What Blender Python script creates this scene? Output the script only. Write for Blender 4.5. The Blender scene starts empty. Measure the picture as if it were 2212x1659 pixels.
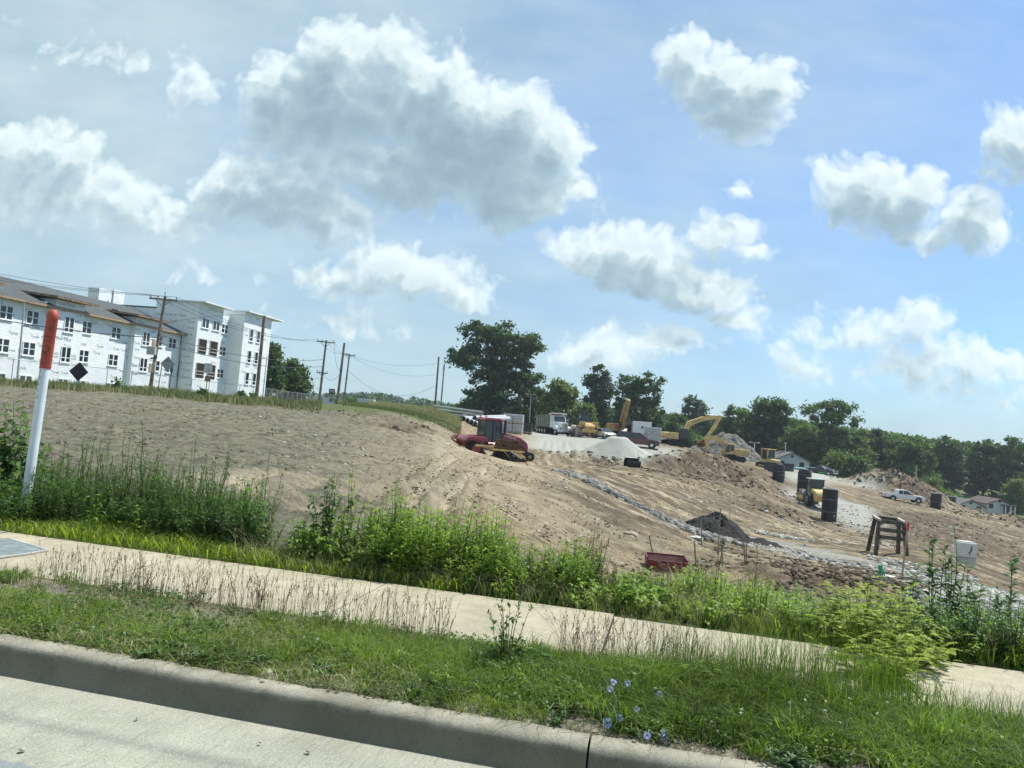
import bpy, math, random
import numpy as np
from mathutils import Vector, Matrix
random.seed(7)
SC = bpy.context.scene
COL = SC.collection
# ------------------------------------------------------------------ camera
F, CX, CY = 1640., 1106., 829.5          # focal length and centre on a 2212 x 1659 sheet
PITCH, ROLL, H = math.radians(2.72), math.radians(4.8), 1.55
cam = bpy.data.objects.new('camera', bpy.data.cameras.new('camera'))
COL.objects.link(cam)
RM = Matrix.Rotation(math.pi/2 + PITCH, 3, 'X') @ Matrix.Rotation(ROLL, 3, 'Z')
cam.matrix_world = Matrix.Translation((0, 0, H)) @ RM.to_4x4()
cam.data.sensor_width = 36; cam.data.lens = F*36/2212
cam.data.clip_start = .05; cam.data.clip_end = 9000
SC.camera = cam
# ------------------------------------------------------------------ exposure and sun
SC.view_settings.view_transform = 'Standard'; SC.view_settings.look = 'None'
SC.view_settings.exposure = 0.48; SC.view_settings.gamma = 1; SC.view_settings.use_curve_mapping = False
SUN_EL, SUN_AZ = math.radians(58), math.radians(60)     # azimuth from +Y towards +X
sd = Vector((math.sin(SUN_AZ)*math.cos(SUN_EL), math.cos(SUN_AZ)*math.cos(SUN_EL), math.sin(SUN_EL)))
sun = bpy.data.objects.new('sun', bpy.data.lights.new('sun', 'SUN')); COL.objects.link(sun)
sun.data.energy = 4.8; sun.data.angle = math.radians(.55); sun.data.color = (1, .965, .9)
sun.rotation_euler = sd.to_track_quat('Z', 'Y').to_euler(); sun.location = (0, 0, 60)
SC.cycles.max_bounces = 6; SC.cycles.transparent_max_bounces = 8; SC.cycles.sample_clamp_indirect = 6
# ------------------------------------------------------------------ sky
def ray(px, py): return RM @ Vector(((px-CX)/F, -(py-CY)/F, -1.))
W = bpy.data.worlds.new('World'); SC.world = W; W.use_nodes = True
class NT:
    def __init__(s, t): s.t = t; t.nodes.clear()
    def n(s, typ, **k):
        o = s.t.nodes.new(typ)
        for a, b in k.items(): setattr(o, a, b)
        return o
    def put(s, sock, v):
        if hasattr(v, 'is_output') or isinstance(v, bpy.types.NodeSocket): s.t.links.new(v, sock)
        elif v is not None: sock.default_value = v
    def m(s, op, a, b=None, c=None, clamp=False):
        o = s.n('ShaderNodeMath', operation=op, use_clamp=clamp)
        for i, v in enumerate((a, b, c)):
            if v is not None: s.put(o.inputs[i], v)
        return o.outputs[0]
    def v(s, op, a, b=None, sc=None):
        o = s.n('ShaderNodeVectorMath', operation=op)
        s.put(o.inputs[0], a)
        if b is not None: s.put(o.inputs[1], b)
        if sc is not None: s.put(o.inputs['Scale'], sc)
        return o.outputs['Value'] if op in ('LENGTH', 'DOT_PRODUCT') else o.outputs[0]
    def noise(s, vec, scale, det=3, rough=.5, col=False, lac=2., dim='3D'):
        o = s.n('ShaderNodeTexNoise', noise_dimensions=dim); s.put(o.inputs['Vector'], vec)
        o.inputs['Scale'].default_value = scale; o.inputs['Detail'].default_value = det
        o.inputs['Roughness'].default_value = rough; o.inputs['Lacunarity'].default_value = lac
        return o.outputs['Color' if col else 'Fac']
    def ramp(s, f, stops, interp='LINEAR'):
        o = s.n('ShaderNodeValToRGB'); s.put(o.inputs[0], f); r = o.color_ramp; r.interpolation = interp
        while len(r.elements) < len(stops): r.elements.new(.5)
        for e, (p, c) in zip(r.elements, stops):
            e.position = p; e.color = (c, c, c, 1) if isinstance(c, (int, float)) else (*c, 1)
        return o.outputs[0]
    def mix(s, f, a, b, mode='MIX'):
        o = s.n('ShaderNodeMix', data_type='RGBA', blend_type=mode)
        s.put(o.inputs[0], f)
        for i, v in ((6, a), (7, b)):
            s.put(o.inputs[i], (*v, 1) if isinstance(v, tuple) and len(v) == 3 else v)
        return o.outputs[2]
    def sep(s, v):
        o = s.n('ShaderNodeSeparateXYZ'); s.put(o.inputs[0], v); return o.outputs
    def comb(s, x, y, z=0.):
        o = s.n('ShaderNodeCombineXYZ')
        for i, v in enumerate((x, y, z)): s.put(o.inputs[i], v)
        return o.outputs[0]
CLOUDS = [  # cumulus lobes: x, y, half width, half height on the camera sheet, strength
 (640,165,85,60,1),(720,125,70,65,1),(850,115,75,62,1),(930,175,100,80,1),(1110,240,85,72,1),(1195,300,65,62,1),(770,235,230,100,1.1),
 (1000,290,220,95,1.2),(590,235,70,80,.9),(900,375,290,75,1.1),(1120,405,150,75,1),(500,400,62,46,.95),(620,420,150,78,1),(725,470,75,38,.8),
 (415,185,50,60,.45),(60,325,125,56,.62),(160,360,85,60,.58),(250,440,135,62,.62),(90,430,135,58,.68),(360,480,75,50,.6),
 (1480,135,62,55,.95),(1560,185,110,72,1),(1660,185,80,52,.9),(1580,250,90,45,.9),
 (1850,395,85,58,1),(1825,440,66,52,.9),(1920,450,110,62,1),(1990,415,34,48,.9),(1985,500,90,26,.8),(2095,470,62,55,.85),
 (2185,320,75,70,1),(2230,290,70,60,1),(2130,385,40,22,.6),(1255,540,80,48,.9),(1330,555,75,62,1),(1420,590,92,62,1),(1510,620,95,55,.95),
 (1585,695,48,22,.6),(1560,498,72,38,.8),(1605,530,48,20,.7),(1612,415,28,22,.45),(840,560,95,42,.75),(925,605,110,52,.9),(985,635,62,36,.8),(720,610,130,40,.6),
 (1310,760,120,40,.5),(1450,745,78,38,.6),(1880,720,150,38,.5),(2000,700,60,28,.5),(2110,780,150,55,.55),(1750,790,120,38,.4),(150,115,120,40,.3),(430,590,50,20,.3),(1990,810,160,50,.45),(690,700,120,28,.35)]
def build_world():
    n = NT(W.node_tree)
    tc = n.n('ShaderNodeTexCoord'); D = tc.outputs['Generated']
    sky = n.n('ShaderNodeTexSky', sky_type='NISHITA', sun_disc=False, sun_elevation=SUN_EL, sun_rotation=SUN_AZ)
    sky.air_density = 1.1; sky.dust_density = .6; sky.ozone_density = 3.5; sky.altitude = 100
    # cloud field as a group evaluated at the view direction and at points nearer the sun
    g = bpy.data.node_groups.new('cloud_field', 'ShaderNodeTree')
    g.interface.new_socket('P', in_out='INPUT', socket_type='NodeSocketVector')
    g.interface.new_socket('D', in_out='OUTPUT', socket_type='NodeSocketFloat')
    q = NT(g); gi = q.n('NodeGroupInput'); go = q.n('NodeGroupOutput')
    P0 = gi.outputs[0]
    w1 = q.v('SUBTRACT', q.noise(P0, 9., 2, .55, True, dim='2D'), (.5, .5, .5))
    w2 = q.v('SUBTRACT', q.noise(P0, 42., 2, .6, True, dim='2D'), (.5, .5, .5))
    P = q.v('ADD', q.v('ADD', P0, q.v('SCALE', w1, sc=.062)), q.v('SCALE', w2, sc=.018))
    P = q.v('MULTIPLY', P, (1, 1, 0))
    cur = None
    for x, y, rx, ry, st in CLOUDS:
        d = ray(x, y); u, w = d.x/d.y, d.z/d.y
        r1, r2 = rx/F*1.45, ry/F*1.45
        L = q.v('LENGTH', q.v('MULTIPLY', q.v('SUBTRACT', P, (u, w, 0)), (1/r1, 1/r2, 0)))
        val = q.m('MULTIPLY', q.m('SUBTRACT', 1., L), st)
        if cur is None: cur = val
        else:
            o = q.n('ShaderNodeMath', operation='SMOOTH_MAX'); q.put(o.inputs[0], cur); q.put(o.inputs[1], val); o.inputs[2].default_value = .12; cur = o.outputs[0]
    vo = q.n('ShaderNodeTexVoronoi', voronoi_dimensions='2D'); q.put(vo.inputs['Vector'], P); vo.inputs['Scale'].default_value = 34.; vo.inputs['Detail'].default_value = 1.
    cur = q.m('ADD', cur, q.m('MULTIPLY', q.m('SUBTRACT', q.noise(P, 8., 2, .5, dim='2D'), .5), .62))
    f = q.m('SUBTRACT', q.m('ADD', cur, q.m('MULTIPLY', q.m('SUBTRACT', q.noise(P0, 24., 5, .6, dim='2D'), .5), .42)), q.m('MULTIPLY', q.m('SUBTRACT', vo.outputs['Distance'], .42), .34))
    q.put(go.inputs[0], f)
    xyz = n.sep(D)
    yy = n.m('MAXIMUM', n.m('ABSOLUTE', xyz[1]), .12)
    U = n.m('DIVIDE', xyz[0], yy); V = n.m('DIVIDE', xyz[2], yy)
    P = n.comb(U, V, 0.)
    def field(off):
        o = n.n('ShaderNodeGroup'); o.node_tree = g; n.put(o.inputs[0], n.v('ADD', P, off)); return o.outputs[0]
    D0 = field((0, 0, 0)); D1 = field((.006, .014, 0)); D2 = field((.018, .046, 0))
    lit = n.m('ADD', n.m('MULTIPLY', n.m('EXPONENT', n.m('MULTIPLY', n.m('MAXIMUM', D1, 0.), -2.2)), .5),
              n.m('MULTIPLY', n.m('EXPONENT', n.m('MULTIPLY', n.m('MAXIMUM', D2, 0.), -3.0)), .56))
    alpha = n.ramp(D0, [(.0, 0.), (.10, .30), (.28, .82), (.55, .97)])
    ccol = n.ramp(lit, [(.06, (.215, .305, .375)), (.30, (.31, .42, .48)), (.60, (.48, .585, .62)), (.95, (.68, .765, .785))])
    # high thin veil, thicker to the left, plus horizon paleness
    stretch = n.comb(n.m('MULTIPLY', U, 1.), n.m('MULTIPLY', V, 2.6), 3.)
    veil = n.noise(stretch, 2.6, 5, .58)
    left = n.m('MULTIPLY_ADD', U, -.62, .50, clamp=True)
    vf = n.m('MULTIPLY', n.m('ADD', n.m('MULTIPLY_ADD', veil, 1.3, -.26), left), .80, clamp=True)
    low = n.m('EXPONENT', n.m('MULTIPLY', n.m('MAXIMUM', V, 0.), -6.5))
    vf = n.m('MAXIMUM', n.m('MULTIPLY', vf, .93), n.m('MULTIPLY', low, .86))
    vcol = n.mix(n.ramp(n.noise(stretch, 4.5, 5, .6), [(.3,0.),(.7,1.)]), (.33, .45, .505), (.46, .575, .605))
    skyc = n.mix(1., sky.outputs[0], (.064, .091, .122), 'MULTIPLY')
    base = n.mix(vf, skyc, vcol)
    col = n.mix(alpha, base, ccol)
    bg = n.n('ShaderNodeBackground'); n.put(bg.inputs[0], col); bg.inputs[1].default_value = 1.
    o = n.n('ShaderNodeOutputWorld'); n.t.links.new(bg.outputs[0], o.inputs[0])
build_world()
W.cycles.sampling_method = 'MANUAL'; W.cycles.sample_map_resolution = 512
# ------------------------------------------------------------------ helpers
def ray_at(px, py, Y): d = ray(px, py); return Vector((0, 0, H)) + d*(Y/d.y)
def project(x, y, z):
    q = RM.transposed() @ Vector((x, y, z-H)); return CX + F*q.x/-q.z, CY - F*q.y/-q.z
def on_z(px, py, z): d = ray(px, py); return Vector((0, 0, H)) + d*((z-H)/d.z)
def vnoise(x, y, seed=0):
    xi = np.floor(x).astype(np.int64); yi = np.floor(y).astype(np.int64); fx = x-xi; fy = y-yi
    fx = fx*fx*(3-2*fx); fy = fy*fy*(3-2*fy)
    def h(a, b):
        v = (a*374761393 + b*668265263 + seed*974634777) & 0x7fffffff
        v = ((v ^ (v >> 13))*1274126177) & 0x7fffffff
        v = v ^ (v >> 16); return (v & 0xffff)/65535.
    return (h(xi, yi)*(1-fx)+h(xi+1, yi)*fx)*(1-fy) + (h(xi, yi+1)*(1-fx)+h(xi+1, yi+1)*fx)*fy
def fbm(x, y, oct=4, seed=0, gain=.5):
    s = 0; a = 1; t = 0
    for i in range(oct): s = s + a*(vnoise(x*2**i, y*2**i, seed+i)-.5); t += a; a *= gain
    return s/t*2
def setp(o, label=None, cat=None, group=None, kind=None):
    if label: o['label'] = label
    if cat: o['category'] = cat
    if group: o['group'] = group
    if kind: o['kind'] = kind
    return o
def fast(name, V, T, mat, parent=None, tint=None, smooth=False):
    V = np.asarray(V, dtype=np.float32); T = np.asarray(T, dtype=np.int32); k = T.shape[1]
    me = bpy.data.meshes.new(name)
    me.vertices.add(len(V)); me.vertices.foreach_set('co', V.ravel())
    me.loops.add(T.size); me.loops.foreach_set('vertex_index', T.ravel())
    me.polygons.add(len(T)); me.polygons.foreach_set('loop_start', np.arange(0, T.size, k, dtype=np.int32))
    if smooth: me.polygons.foreach_set('use_smooth', np.ones(len(T), dtype=bool))
    me.update(calc_edges=True)
    if tint is not None:
        a = me.attributes.new('tint', 'FLOAT', 'POINT'); a.data.foreach_set('value', np.asarray(tint, dtype=np.float32))
    me.materials.append(mat)
    o = bpy.data.objects.new(name, me); COL.objects.link(o)
    if parent: o.parent = parent
    return o
class MB:
    def __init__(s): s.v = []; s.f = []
    def add(s, vs, fs):
        b = len(s.v); s.v += [tuple(v) for v in vs]; s.f += [tuple(i+b for i in f) for f in fs]; return s
    def box(s, x, y, z, sx, sy, sz, rot=None, taper=1.):       # centre x, y; z = bottom
        vs = []
        for k in (0, 1):
            t = 1 if k == 0 else taper
            for a, b in ((-1, -1), (1, -1), (1, 1), (-1, 1)): vs.append(Vector((a*sx/2*t, b*sy/2*t, sz*k)))
        if rot: vs = [rot @ v for v in vs]
        return s.add([v+Vector((x, y, z)) for v in vs], [(3, 2, 1, 0), (4, 5, 6, 7), (0, 1, 5, 4), (1, 2, 6, 5), (2, 3, 7, 6), (3, 0, 4, 7)])
    def beam(s, p, q, w, h=None):
        p, q = Vector(p), Vector(q); h = h or w; d = (q-p).normalized()
        up = Vector((0, 0, 1)) if abs(d.z) < .95 else Vector((0, 1, 0))
        a = d.cross(up).normalized()*w/2; b = a.cross(d).normalized()*h/2
        vs = [c+i*a+j*b for c in (p, q) for i, j in ((-1, -1), (1, -1), (1, 1), (-1, 1))]
        return s.add(vs, [(0, 1, 2, 3), (7, 6, 5, 4), (0, 4, 5, 1), (1, 5, 6, 2), (2, 6, 7, 3), (3, 7, 4, 0)])
    def cyl(s, p, q, r0, r1=None, n=12, cap=True):
        p, q = Vector(p), Vector(q); r1 = r0 if r1 is None else r1; d = (q-p).normalized()
        up = Vector((0, 0, 1)) if abs(d.z) < .95 else Vector((0, 1, 0))
        a = d.cross(up).normalized(); b = a.cross(d)
        vs = [c + (a*math.cos(2*math.pi*i/n) + b*math.sin(2*math.pi*i/n))*r for c, r in ((p, r0), (q, r1)) for i in range(n)]
        fs = [(i, (i+1) % n, n+(i+1) % n, n+i) for i in range(n)]
        if cap: fs += [tuple(range(n-1, -1, -1)), tuple(range(n, 2*n))]
        return s.add(vs, fs)
    def tube(s, pts, r, n=4):
        for a, b in zip(pts, pts[1:]): s.cyl(a, b, r, r, n, False)
        return s
    def prism(s, pts, y0, y1, ax='y'):     # side profile in XZ stretched along Y
        n = len(pts); vs = []
        for y in (y0, y1):
            for a, b in pts: vs.append((a, y, b) if ax == 'y' else ((y, a, b) if ax == 'x' else (a, b, y)))
        return s.add(vs, [tuple(range(n-1, -1, -1)), tuple(range(n, 2*n))] + [(i, (i+1) % n, n+(i+1) % n, n+i) for i in range(n)])
    def lathe(s, prof, n=16, x=0, y=0):
        m = len(prof); vs = [(x+r*math.cos(2*math.pi*i/n), y+r*math.sin(2*math.pi*i/n), z) for r, z in prof for i in range(n)]
        fs = [(j*n+i, j*n+(i+1) % n, (j+1)*n+(i+1) % n, (j+1)*n+i) for j in range(m-1) for i in range(n)]
        return s.add(vs, fs)
    def mesh(s, V, Fc, M): return s.add([M @ Vector(v) for v in V], Fc)
    def obj(s, name, mat, parent=None, bevel=0, smooth=False, label=None):
        me = bpy.data.meshes.new(name); me.from_pydata([tuple(v) for v in s.v], [], s.f); me.materials.append(mat)
        import bmesh
        bm = bmesh.new(); bm.from_mesh(me); bmesh.ops.recalc_face_normals(bm, faces=bm.faces)
        if bevel:
            bmesh.ops.bevel(bm, geom=[e for e in bm.edges if len(e.link_faces) == 2 and e.calc_face_angle(0) > .35], offset=bevel, segments=2, affect='EDGES', profile=.5, clamp_overlap=True)
        bm.to_mesh(me); bm.free()
        if smooth: me.polygons.foreach_set('use_smooth', [True]*len(me.polygons))
        o = bpy.data.objects.new(name, me); COL.objects.link(o)
        if parent: o.parent = parent
        if label: o['label'] = label
        return o
def thing(name, label, cat, loc=(0, 0, 0), rz=0., group=None, tilt=None, scale=None):
    o = bpy.data.objects.new(name, None); COL.objects.link(o); o.location = loc; o.rotation_euler = (0, 0, math.radians(rz))
    if tilt: o.rotation_euler = (math.radians(tilt[0]), math.radians(tilt[1]), math.radians(rz))
    if scale: o.scale = (scale,)*3
    o.empty_display_size = .2
    return setp(o, label, cat, group)
def copy_tree(root, loc, rz=None, label=None, scale=None):
    r = root.copy(); COL.objects.link(r); r.location = loc
    if rz is not None: r.rotation_euler = (r.rotation_euler[0], r.rotation_euler[1], math.radians(rz))
    if label: r['label'] = label
    if scale: r.scale = (scale,)*3
    for ch in list(root.children):
        c = ch.copy(); COL.objects.link(c); c.parent = r
        for g in ch.children: d = g.copy(); COL.objects.link(d); d.parent = c
    return r
MATS = {}
def mat(name, col, rough=.7, var=.15, scale=6., bump=0., metal=0., spec=None, det=4, col2=None, coat=0., bscale=None):
    if name in MATS: return MATS[name]
    m = bpy.data.materials.new(name); m.use_nodes = True; n = NT(m.node_tree)
    b = n.n('ShaderNodeBsdfPrincipled'); o = n.n('ShaderNodeOutputMaterial'); n.t.links.new(b.outputs[0], o.inputs[0])
    tc = n.n('ShaderNodeTexCoord').outputs['Object']
    ns = n.noise(tc, scale, det, .6)
    c2 = col2 or tuple(c*(1-var*2) for c in col); c1 = tuple(min(1, c*(1+var*.6)) for c in col)
    n.put(b.inputs['Base Color'], n.mix(n.ramp(ns, [(.32, 0.), (.68, 1.)]), c2, c1))
    b.inputs['Roughness'].default_value = rough; b.inputs['Metallic'].default_value = metal
    if coat: b.inputs['Coat Weight'].default_value = coat
    if bump:
        bp = n.n('ShaderNodeBump'); bp.inputs['Strength'].default_value = 1.; bp.inputs['Distance'].default_value = bump
        n.put(bp.inputs['Height'], n.noise(tc, bscale or scale*3, 5, .65)); n.t.links.new(bp.outputs[0], b.inputs['Normal'])
    MATS[name] = m; return m
def leaf_mat(name, c0, c1, trans=.4, rough=.55):
    m = bpy.data.materials.new(name); m.use_nodes = True; n = NT(m.node_tree)
    at = n.n('ShaderNodeAttribute', attribute_name='tint')
    c = n.mix(at.outputs['Fac'], c0, c1)
    b = n.n('ShaderNodeBsdfPrincipled'); n.put(b.inputs['Base Color'], c); b.inputs['Roughness'].default_value = rough
    b.inputs['Specular IOR Level'].default_value = .35
    t = n.n('ShaderNodeBsdfTranslucent'); n.put(t.inputs[0], n.mix(1., c, (1.15, 1.25, .55), 'MULTIPLY'))
    mx = n.n('ShaderNodeMixShader'); mx.inputs[0].default_value = trans
    n.t.links.new(b.outputs[0], mx.inputs[1]); n.t.links.new(t.outputs[0], mx.inputs[2])
    o = n.n('ShaderNodeOutputMaterial'); n.t.links.new(mx.outputs[0], o.inputs[0]); MATS[name] = m; return m
def textmesh(s, size):
    c = bpy.data.curves.new('lettering', 'FONT'); c.body = s; c.size = size; c.align_x = 'CENTER'; c.align_y = 'CENTER'; c.resolution_u = 2; c.fill_mode = 'FRONT'
    o = bpy.data.objects.new('lettering', c); me = bpy.data.meshes.new_from_object(o)
    V = [v.co.copy() for v in me.vertices]; Fc = [tuple(p.vertices) for p in me.polygons]
    bpy.data.objects.remove(o); bpy.data.curves.remove(c); bpy.data.meshes.remove(me); return V, Fc
def face_m(loc, ex, ez):   # text x axis along ex, text y axis along ez
    ex, ez = Vector(ex).normalized(), Vector(ez).normalized(); n = ex.cross(ez)
    return Matrix.Translation(loc) @ Matrix((ex, ez, n)).transposed().to_4x4()
# ================================================================== TERRAIN
KN = np.array([.215, .977]); KN = KN/np.linalg.norm(KN)        # across the kerb
KT = np.array([KN[1], -KN[0]])                                  # along the kerb
def kd(d, t): return d*KN[0]+t*KT[0], d*KN[1]+t*KT[1]
ROAD_D, KERB_D, WALK_D, FIELD_D = 3.43, 3.56, 4.68, 5.86
CTRL = []   # world points the ground passes through
for px, py, Y in [(0,841,45),(300,862,45),(500,873,50),(760,891,55),(850,901,58),(960,895,80),(880,887,75),(600,1042,13),(600,950,27),(300,950,24),(100,950,24),
    (300,1010,14),(850,960,34),(850,1050,18),(1000,971,42),(1000,1080,17),(1170,938,115),(1150,962,82),(1240,945,112),(1400,976,98),(1140,1007,42),(1056,999,61),(1115,1003,57),
    (1250,1037,40),(1250,1100,27),(1250,1180,18),(1250,1250,13),(1300,1012,62),(1200,987,75),(1200,952,98),(1365,1010,78),(1330,992,92),(1500,1130,42),(1450,1065,54),
    (1500,1030,82),(1560,985,125),(1490,970,112),(1600,1062,75),(1690,1052,102),(1733,1078,90),(1790,1128,79),(1950,1084,118),(2020,1097,120),(2212,1130,150),
    (1560,1158,36),(1700,1140,50),(1890,1196,36),(2085,1212,38),(1437,1232,20),(1700,1230,20.5),(2000,1270,19),(2212,1300,17),(1900,1350,10.5),(2212,1200,62),(2212,1257,38),
    (2000,1150,64),(1850,1158,62),(1663,1010,105),(1780,1027,150),(1900,1050,150),(2100,1115,160),(1580,1000,112),(1600,1290,11.5),(2150,1400,9.5),(1400,1300,10.5),
    (1000,1180,11),(800,1150,10.5),(1840,1100,85),(2120,1170,80),(1345,946,120),(1265,945,116),(1050,925,95),(1000,905,98),(930,943,44),(970,962,44),(1080,994,44),(1000,978,53),(1045,998,52),(985,925,68),(1010,935,75)]:
    CTRL.append(tuple(ray_at(px, py, Y)))
for t in (-60, -25, -12, -6, -3, 0, 3, 6, 12, 25, 60):
    x, y = kd(FIELD_D+.1, t); CTRL.append((x, y, .14)); x, y = kd(FIELD_D+1.0, t); CTRL.append((x, y, .12-(.10 if 0 < t < 20 else 0)))
CTRL += [(-45, 70, .9), (-60, 60, .9), (-40, 95, 1.0), (-34, 110, 1.0), (-25, 85, 1.25), (-20, 130, 1.2), (-45, 130, 1.), (-30, 58, 1.25), (-40, 50, 1.1), (-90, 60, 1.), (-60, 25, .6), (-30, 12, .3), (-90, 150, 1.), (-200, 400, 1), (-100, 900, 0), (0, 300, -1), (0, 1000, 0),
    (20, 180, -2.5), (45, 190, -5), (80, 190, -8), (130, 190, -10), (200, 190, -11), (150, 100, -9), (90, 50, -6), (45, 20, -3), (60, 8, -1), (150, 400, -9), (400, 1000, -6), (300, 3500, 0), (-1500, 3500, 0), (2500, 3500, -4), (0, 3500, 0), (-12, 220, .6)]
CTRL = np.array(CTRL, float)
def warp(x, y): yy = np.maximum(y, 2.); return x/yy*1.6, np.log(yy)
_cu, _cv = warp(CTRL[:, 0], CTRL[:, 1]); _C = .10
def _k(u, v): return np.sqrt((u[:, None]-_cu[None])**2 + (v[:, None]-_cv[None])**2 + _C*_C)
_A = _k(_cu, _cv); _m = len(CTRL); _M = np.zeros((_m+1, _m+1)); _M[:_m, :_m] = _A - np.eye(_m)*.004; _M[:_m, _m] = 1; _M[_m, :_m] = 1
_w = np.linalg.solve(_M, np.append(CTRL[:, 2], 0))
# heaps: px, py, Y of the middle of the base, half width x, half depth y, height
HEAPS = []
def heap(px, py, Y, rx, ry, h, rot=0, sharp=1.): p = ray_at(px, py, Y); HEAPS.append((p.x, p.y, rx, ry, h, math.radians(rot), sharp))
heap(1512,1010,92,6.2,4.5,2.0,-15); heap(1440,1015,86,6,3,1.6); heap(1590,1022,95,6,3,1.2); heap(880,925,48,5.5,2.2,.8,-10); heap(1165,985,66,3.6,2.5,.8)
heap(1270,1000,78,3.5,2.2,.9); heap(1330,1000,82,3.,2.,.7); heap(1892,1052,132,6,4,1.9); heap(1985,1068,128,8,5,3.5); heap(1925,1058,134,6,5,2.2); heap(1835,1112,72,3.2,4,.7)
heap(1760,1250,16.5,1.6,.9,.34); heap(1840,1262,15.5,1.5,.8,.3); heap(1610,1235,19,1.6,1.,.3); heap(2190,1115,118,9,5,1.5); heap(1630,1040,92,3.5,2.5,.4)
heap(700,1010,18,3,1.5,.12); heap(1690,1095,66,4,3,.5); heap(2110,1075,140,8,4,1.2)
def base_z(x, y):
    x = np.atleast_1d(np.asarray(x, float)); y = np.atleast_1d(np.asarray(y, float)); out = np.empty(len(x))
    for i in range(0, len(x), 40000):
        u, v = warp(x[i:i+40000], y[i:i+40000]); out[i:i+40000] = _k(u, v) @ _w[:_m] + _w[_m]
    d = x*KN[0]+y*KN[1]; f = np.clip((d-FIELD_D)/.5, 0, 1); out = .14*(1-f)+out*f
    for cx, cy, rx, ry, h, r, sh in HEAPS:
        m = (abs(x-cx) < 2.1*max(rx, ry)) & (abs(y-cy) < 2.1*max(rx, ry))
        if not m.any(): continue
        X, Y = x[m], y[m]
        a = ((X-cx)*math.cos(r)+(Y-cy)*math.sin(r))/rx; b = (-(X-cx)*math.sin(r)+(Y-cy)*math.cos(r))/ry
        q = np.sqrt(a*a+b*b); q = q*(1+.35*fbm(X*.5+cx, Y*.5, 3, 5)); out[m] += h*np.clip(1.05-q*.72, 0, 1)**1.25*np.clip(1.5-q, 0, 1)
    return out
def hz(x, y): return float(base_z([x], [y])[0])
def G(px, Y, lift=0.):      # the ground point seen in column px at distance Y
    x = (px-CX)/F*Y; z = 0
    for _ in range(6): z = hz(x, Y); q = project(x, Y, z); x += (px-q[0])*Y/F
    return Vector((x, Y, z+lift))
def ground_px(px, py, y0=5.5, y1=400):      # first hit of a view ray with the ground
    Ys = np.exp(np.linspace(math.log(y0), math.log(y1), 500)); d = ray(px, py); t = Ys/d.y
    zz = base_z(d.x*t, Ys); below = np.nonzero(H + d.z*t < zz)[0]
    i = below[0] if len(below) else len(Ys)-1; return Vector((d.x*t[i], Ys[i], zz[i]))
# ---- soil painting: ribbons and patches in world metres, found from what the photograph shows
def polydist(x, y, pts):
    best = np.full(len(x), 1e9)
    for (ax, ay, *_), (bx, by, *_) in zip(pts, pts[1:]):
        dx, dy = bx-ax, by-ay; L = dx*dx+dy*dy+1e-9; t = np.clip(((x-ax)*dx+(y-ay)*dy)/L, 0, 1)
        best = np.minimum(best, np.hypot(x-ax-t*dx, y-ay-t*dy))
    return best
def inpoly(x, y, pts):
    c = np.zeros(len(x), bool); n = len(pts)
    for i in range(n):
        (ax, ay, *_), (bx, by, *_) = pts[i], pts[(i+1) % n]
        if ay == by: continue
        c ^= ((ay > y) != (by > y)) & (x < (bx-ax)*(y-ay)/(by-ay)+ax)
    return c
def softpoly(x, y, pts, soft):
    pts = list(pts); d = polydist(x, y, pts+[pts[0]]); s = np.where(inpoly(x, y, pts), d, -d)
    return np.clip(s/soft+.5+.5*fbm(x/soft*.35, y/soft*.35, 4, 31), 0, 1)
GP = lambda L: [ground_px(*p) for p in L]
GRAVEL = [([(1140,935),(1190,930),(1260,942),(1330,950),(1420,965),(1480,972),(1440,985),(1400,995),(1330,1000),(1290,990),(1215,985),(1140,965)], 3.),
          ([(1700,1018),(1760,1022),(1830,1036),(1760,1042),(1700,1035)], 4.), ([(1690,1062),(1760,1045),(1810,1075),(1860,1090),(1905,1115),(1880,1150),(1835,1140),(1800,1118),(1745,1100)], 2.5),
          ([(1850,1032),(1900,1045),(1850,1052),(1800,1040)], 4.)]
GRAVELP = [(GP(p), s) for p, s in GRAVEL]
GREYRIB = [(GP([(1500,1150),(1700,1190),(1900,1240),(2212,1325)]), 1.3), (GP([(1640,1165),(1800,1200),(2000,1245),(2212,1300)]), 1.2), (GP([(1225,1025),(1350,1080),(1500,1145)]), .8)]
TRACKS = []
for L, w in [([(1190,955),(1185,985),(1230,1015),(1330,1055),(1500,1120),(1640,1150),(1800,1165)], .5), ([(1215,955),(1215,985),(1260,1010),(1360,1045),(1520,1100),(1700,1140),(1900,1160)], .5),
    ([(1250,985),(1330,1020),(1460,1050),(1620,1080),(1740,1120)], .55), ([(1270,1000),(1380,1030),(1520,1060),(1650,1090),(1750,1130)], .5), ([(1150,1000),(1240,1030),(1340,1070),(1460,1120)], .45),
    ([(1500,1010),(1620,1040),(1700,1080)], .6), ([(1930,1090),(2060,1130),(2212,1175)], .6), ([(1960,1085),(2090,1122),(2212,1155)], .6), ([(2040,1100),(2120,1090),(2212,1120)], 1.2),
    ([(2060,1108),(2130,1135),(2212,1160)], .5), ([(1960,1180),(2080,1205),(2212,1250)], .6), ([(1960,1165),(2090,1190),(2212,1225)], .4),([(1170,940),(1235,960),(1225,990)],.8),
    ([(1000,985),(950,1010),(900,1060),(880,1100)], .35),([(1060,1010),(1000,1040),(960,1100)], .3),([(600,1030),(520,1045),(560,1075)], .5),([(1560,1120),(1700,1150),(1850,1180)],.4)]:
    TRACKS.append((GP(L), w))
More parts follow.
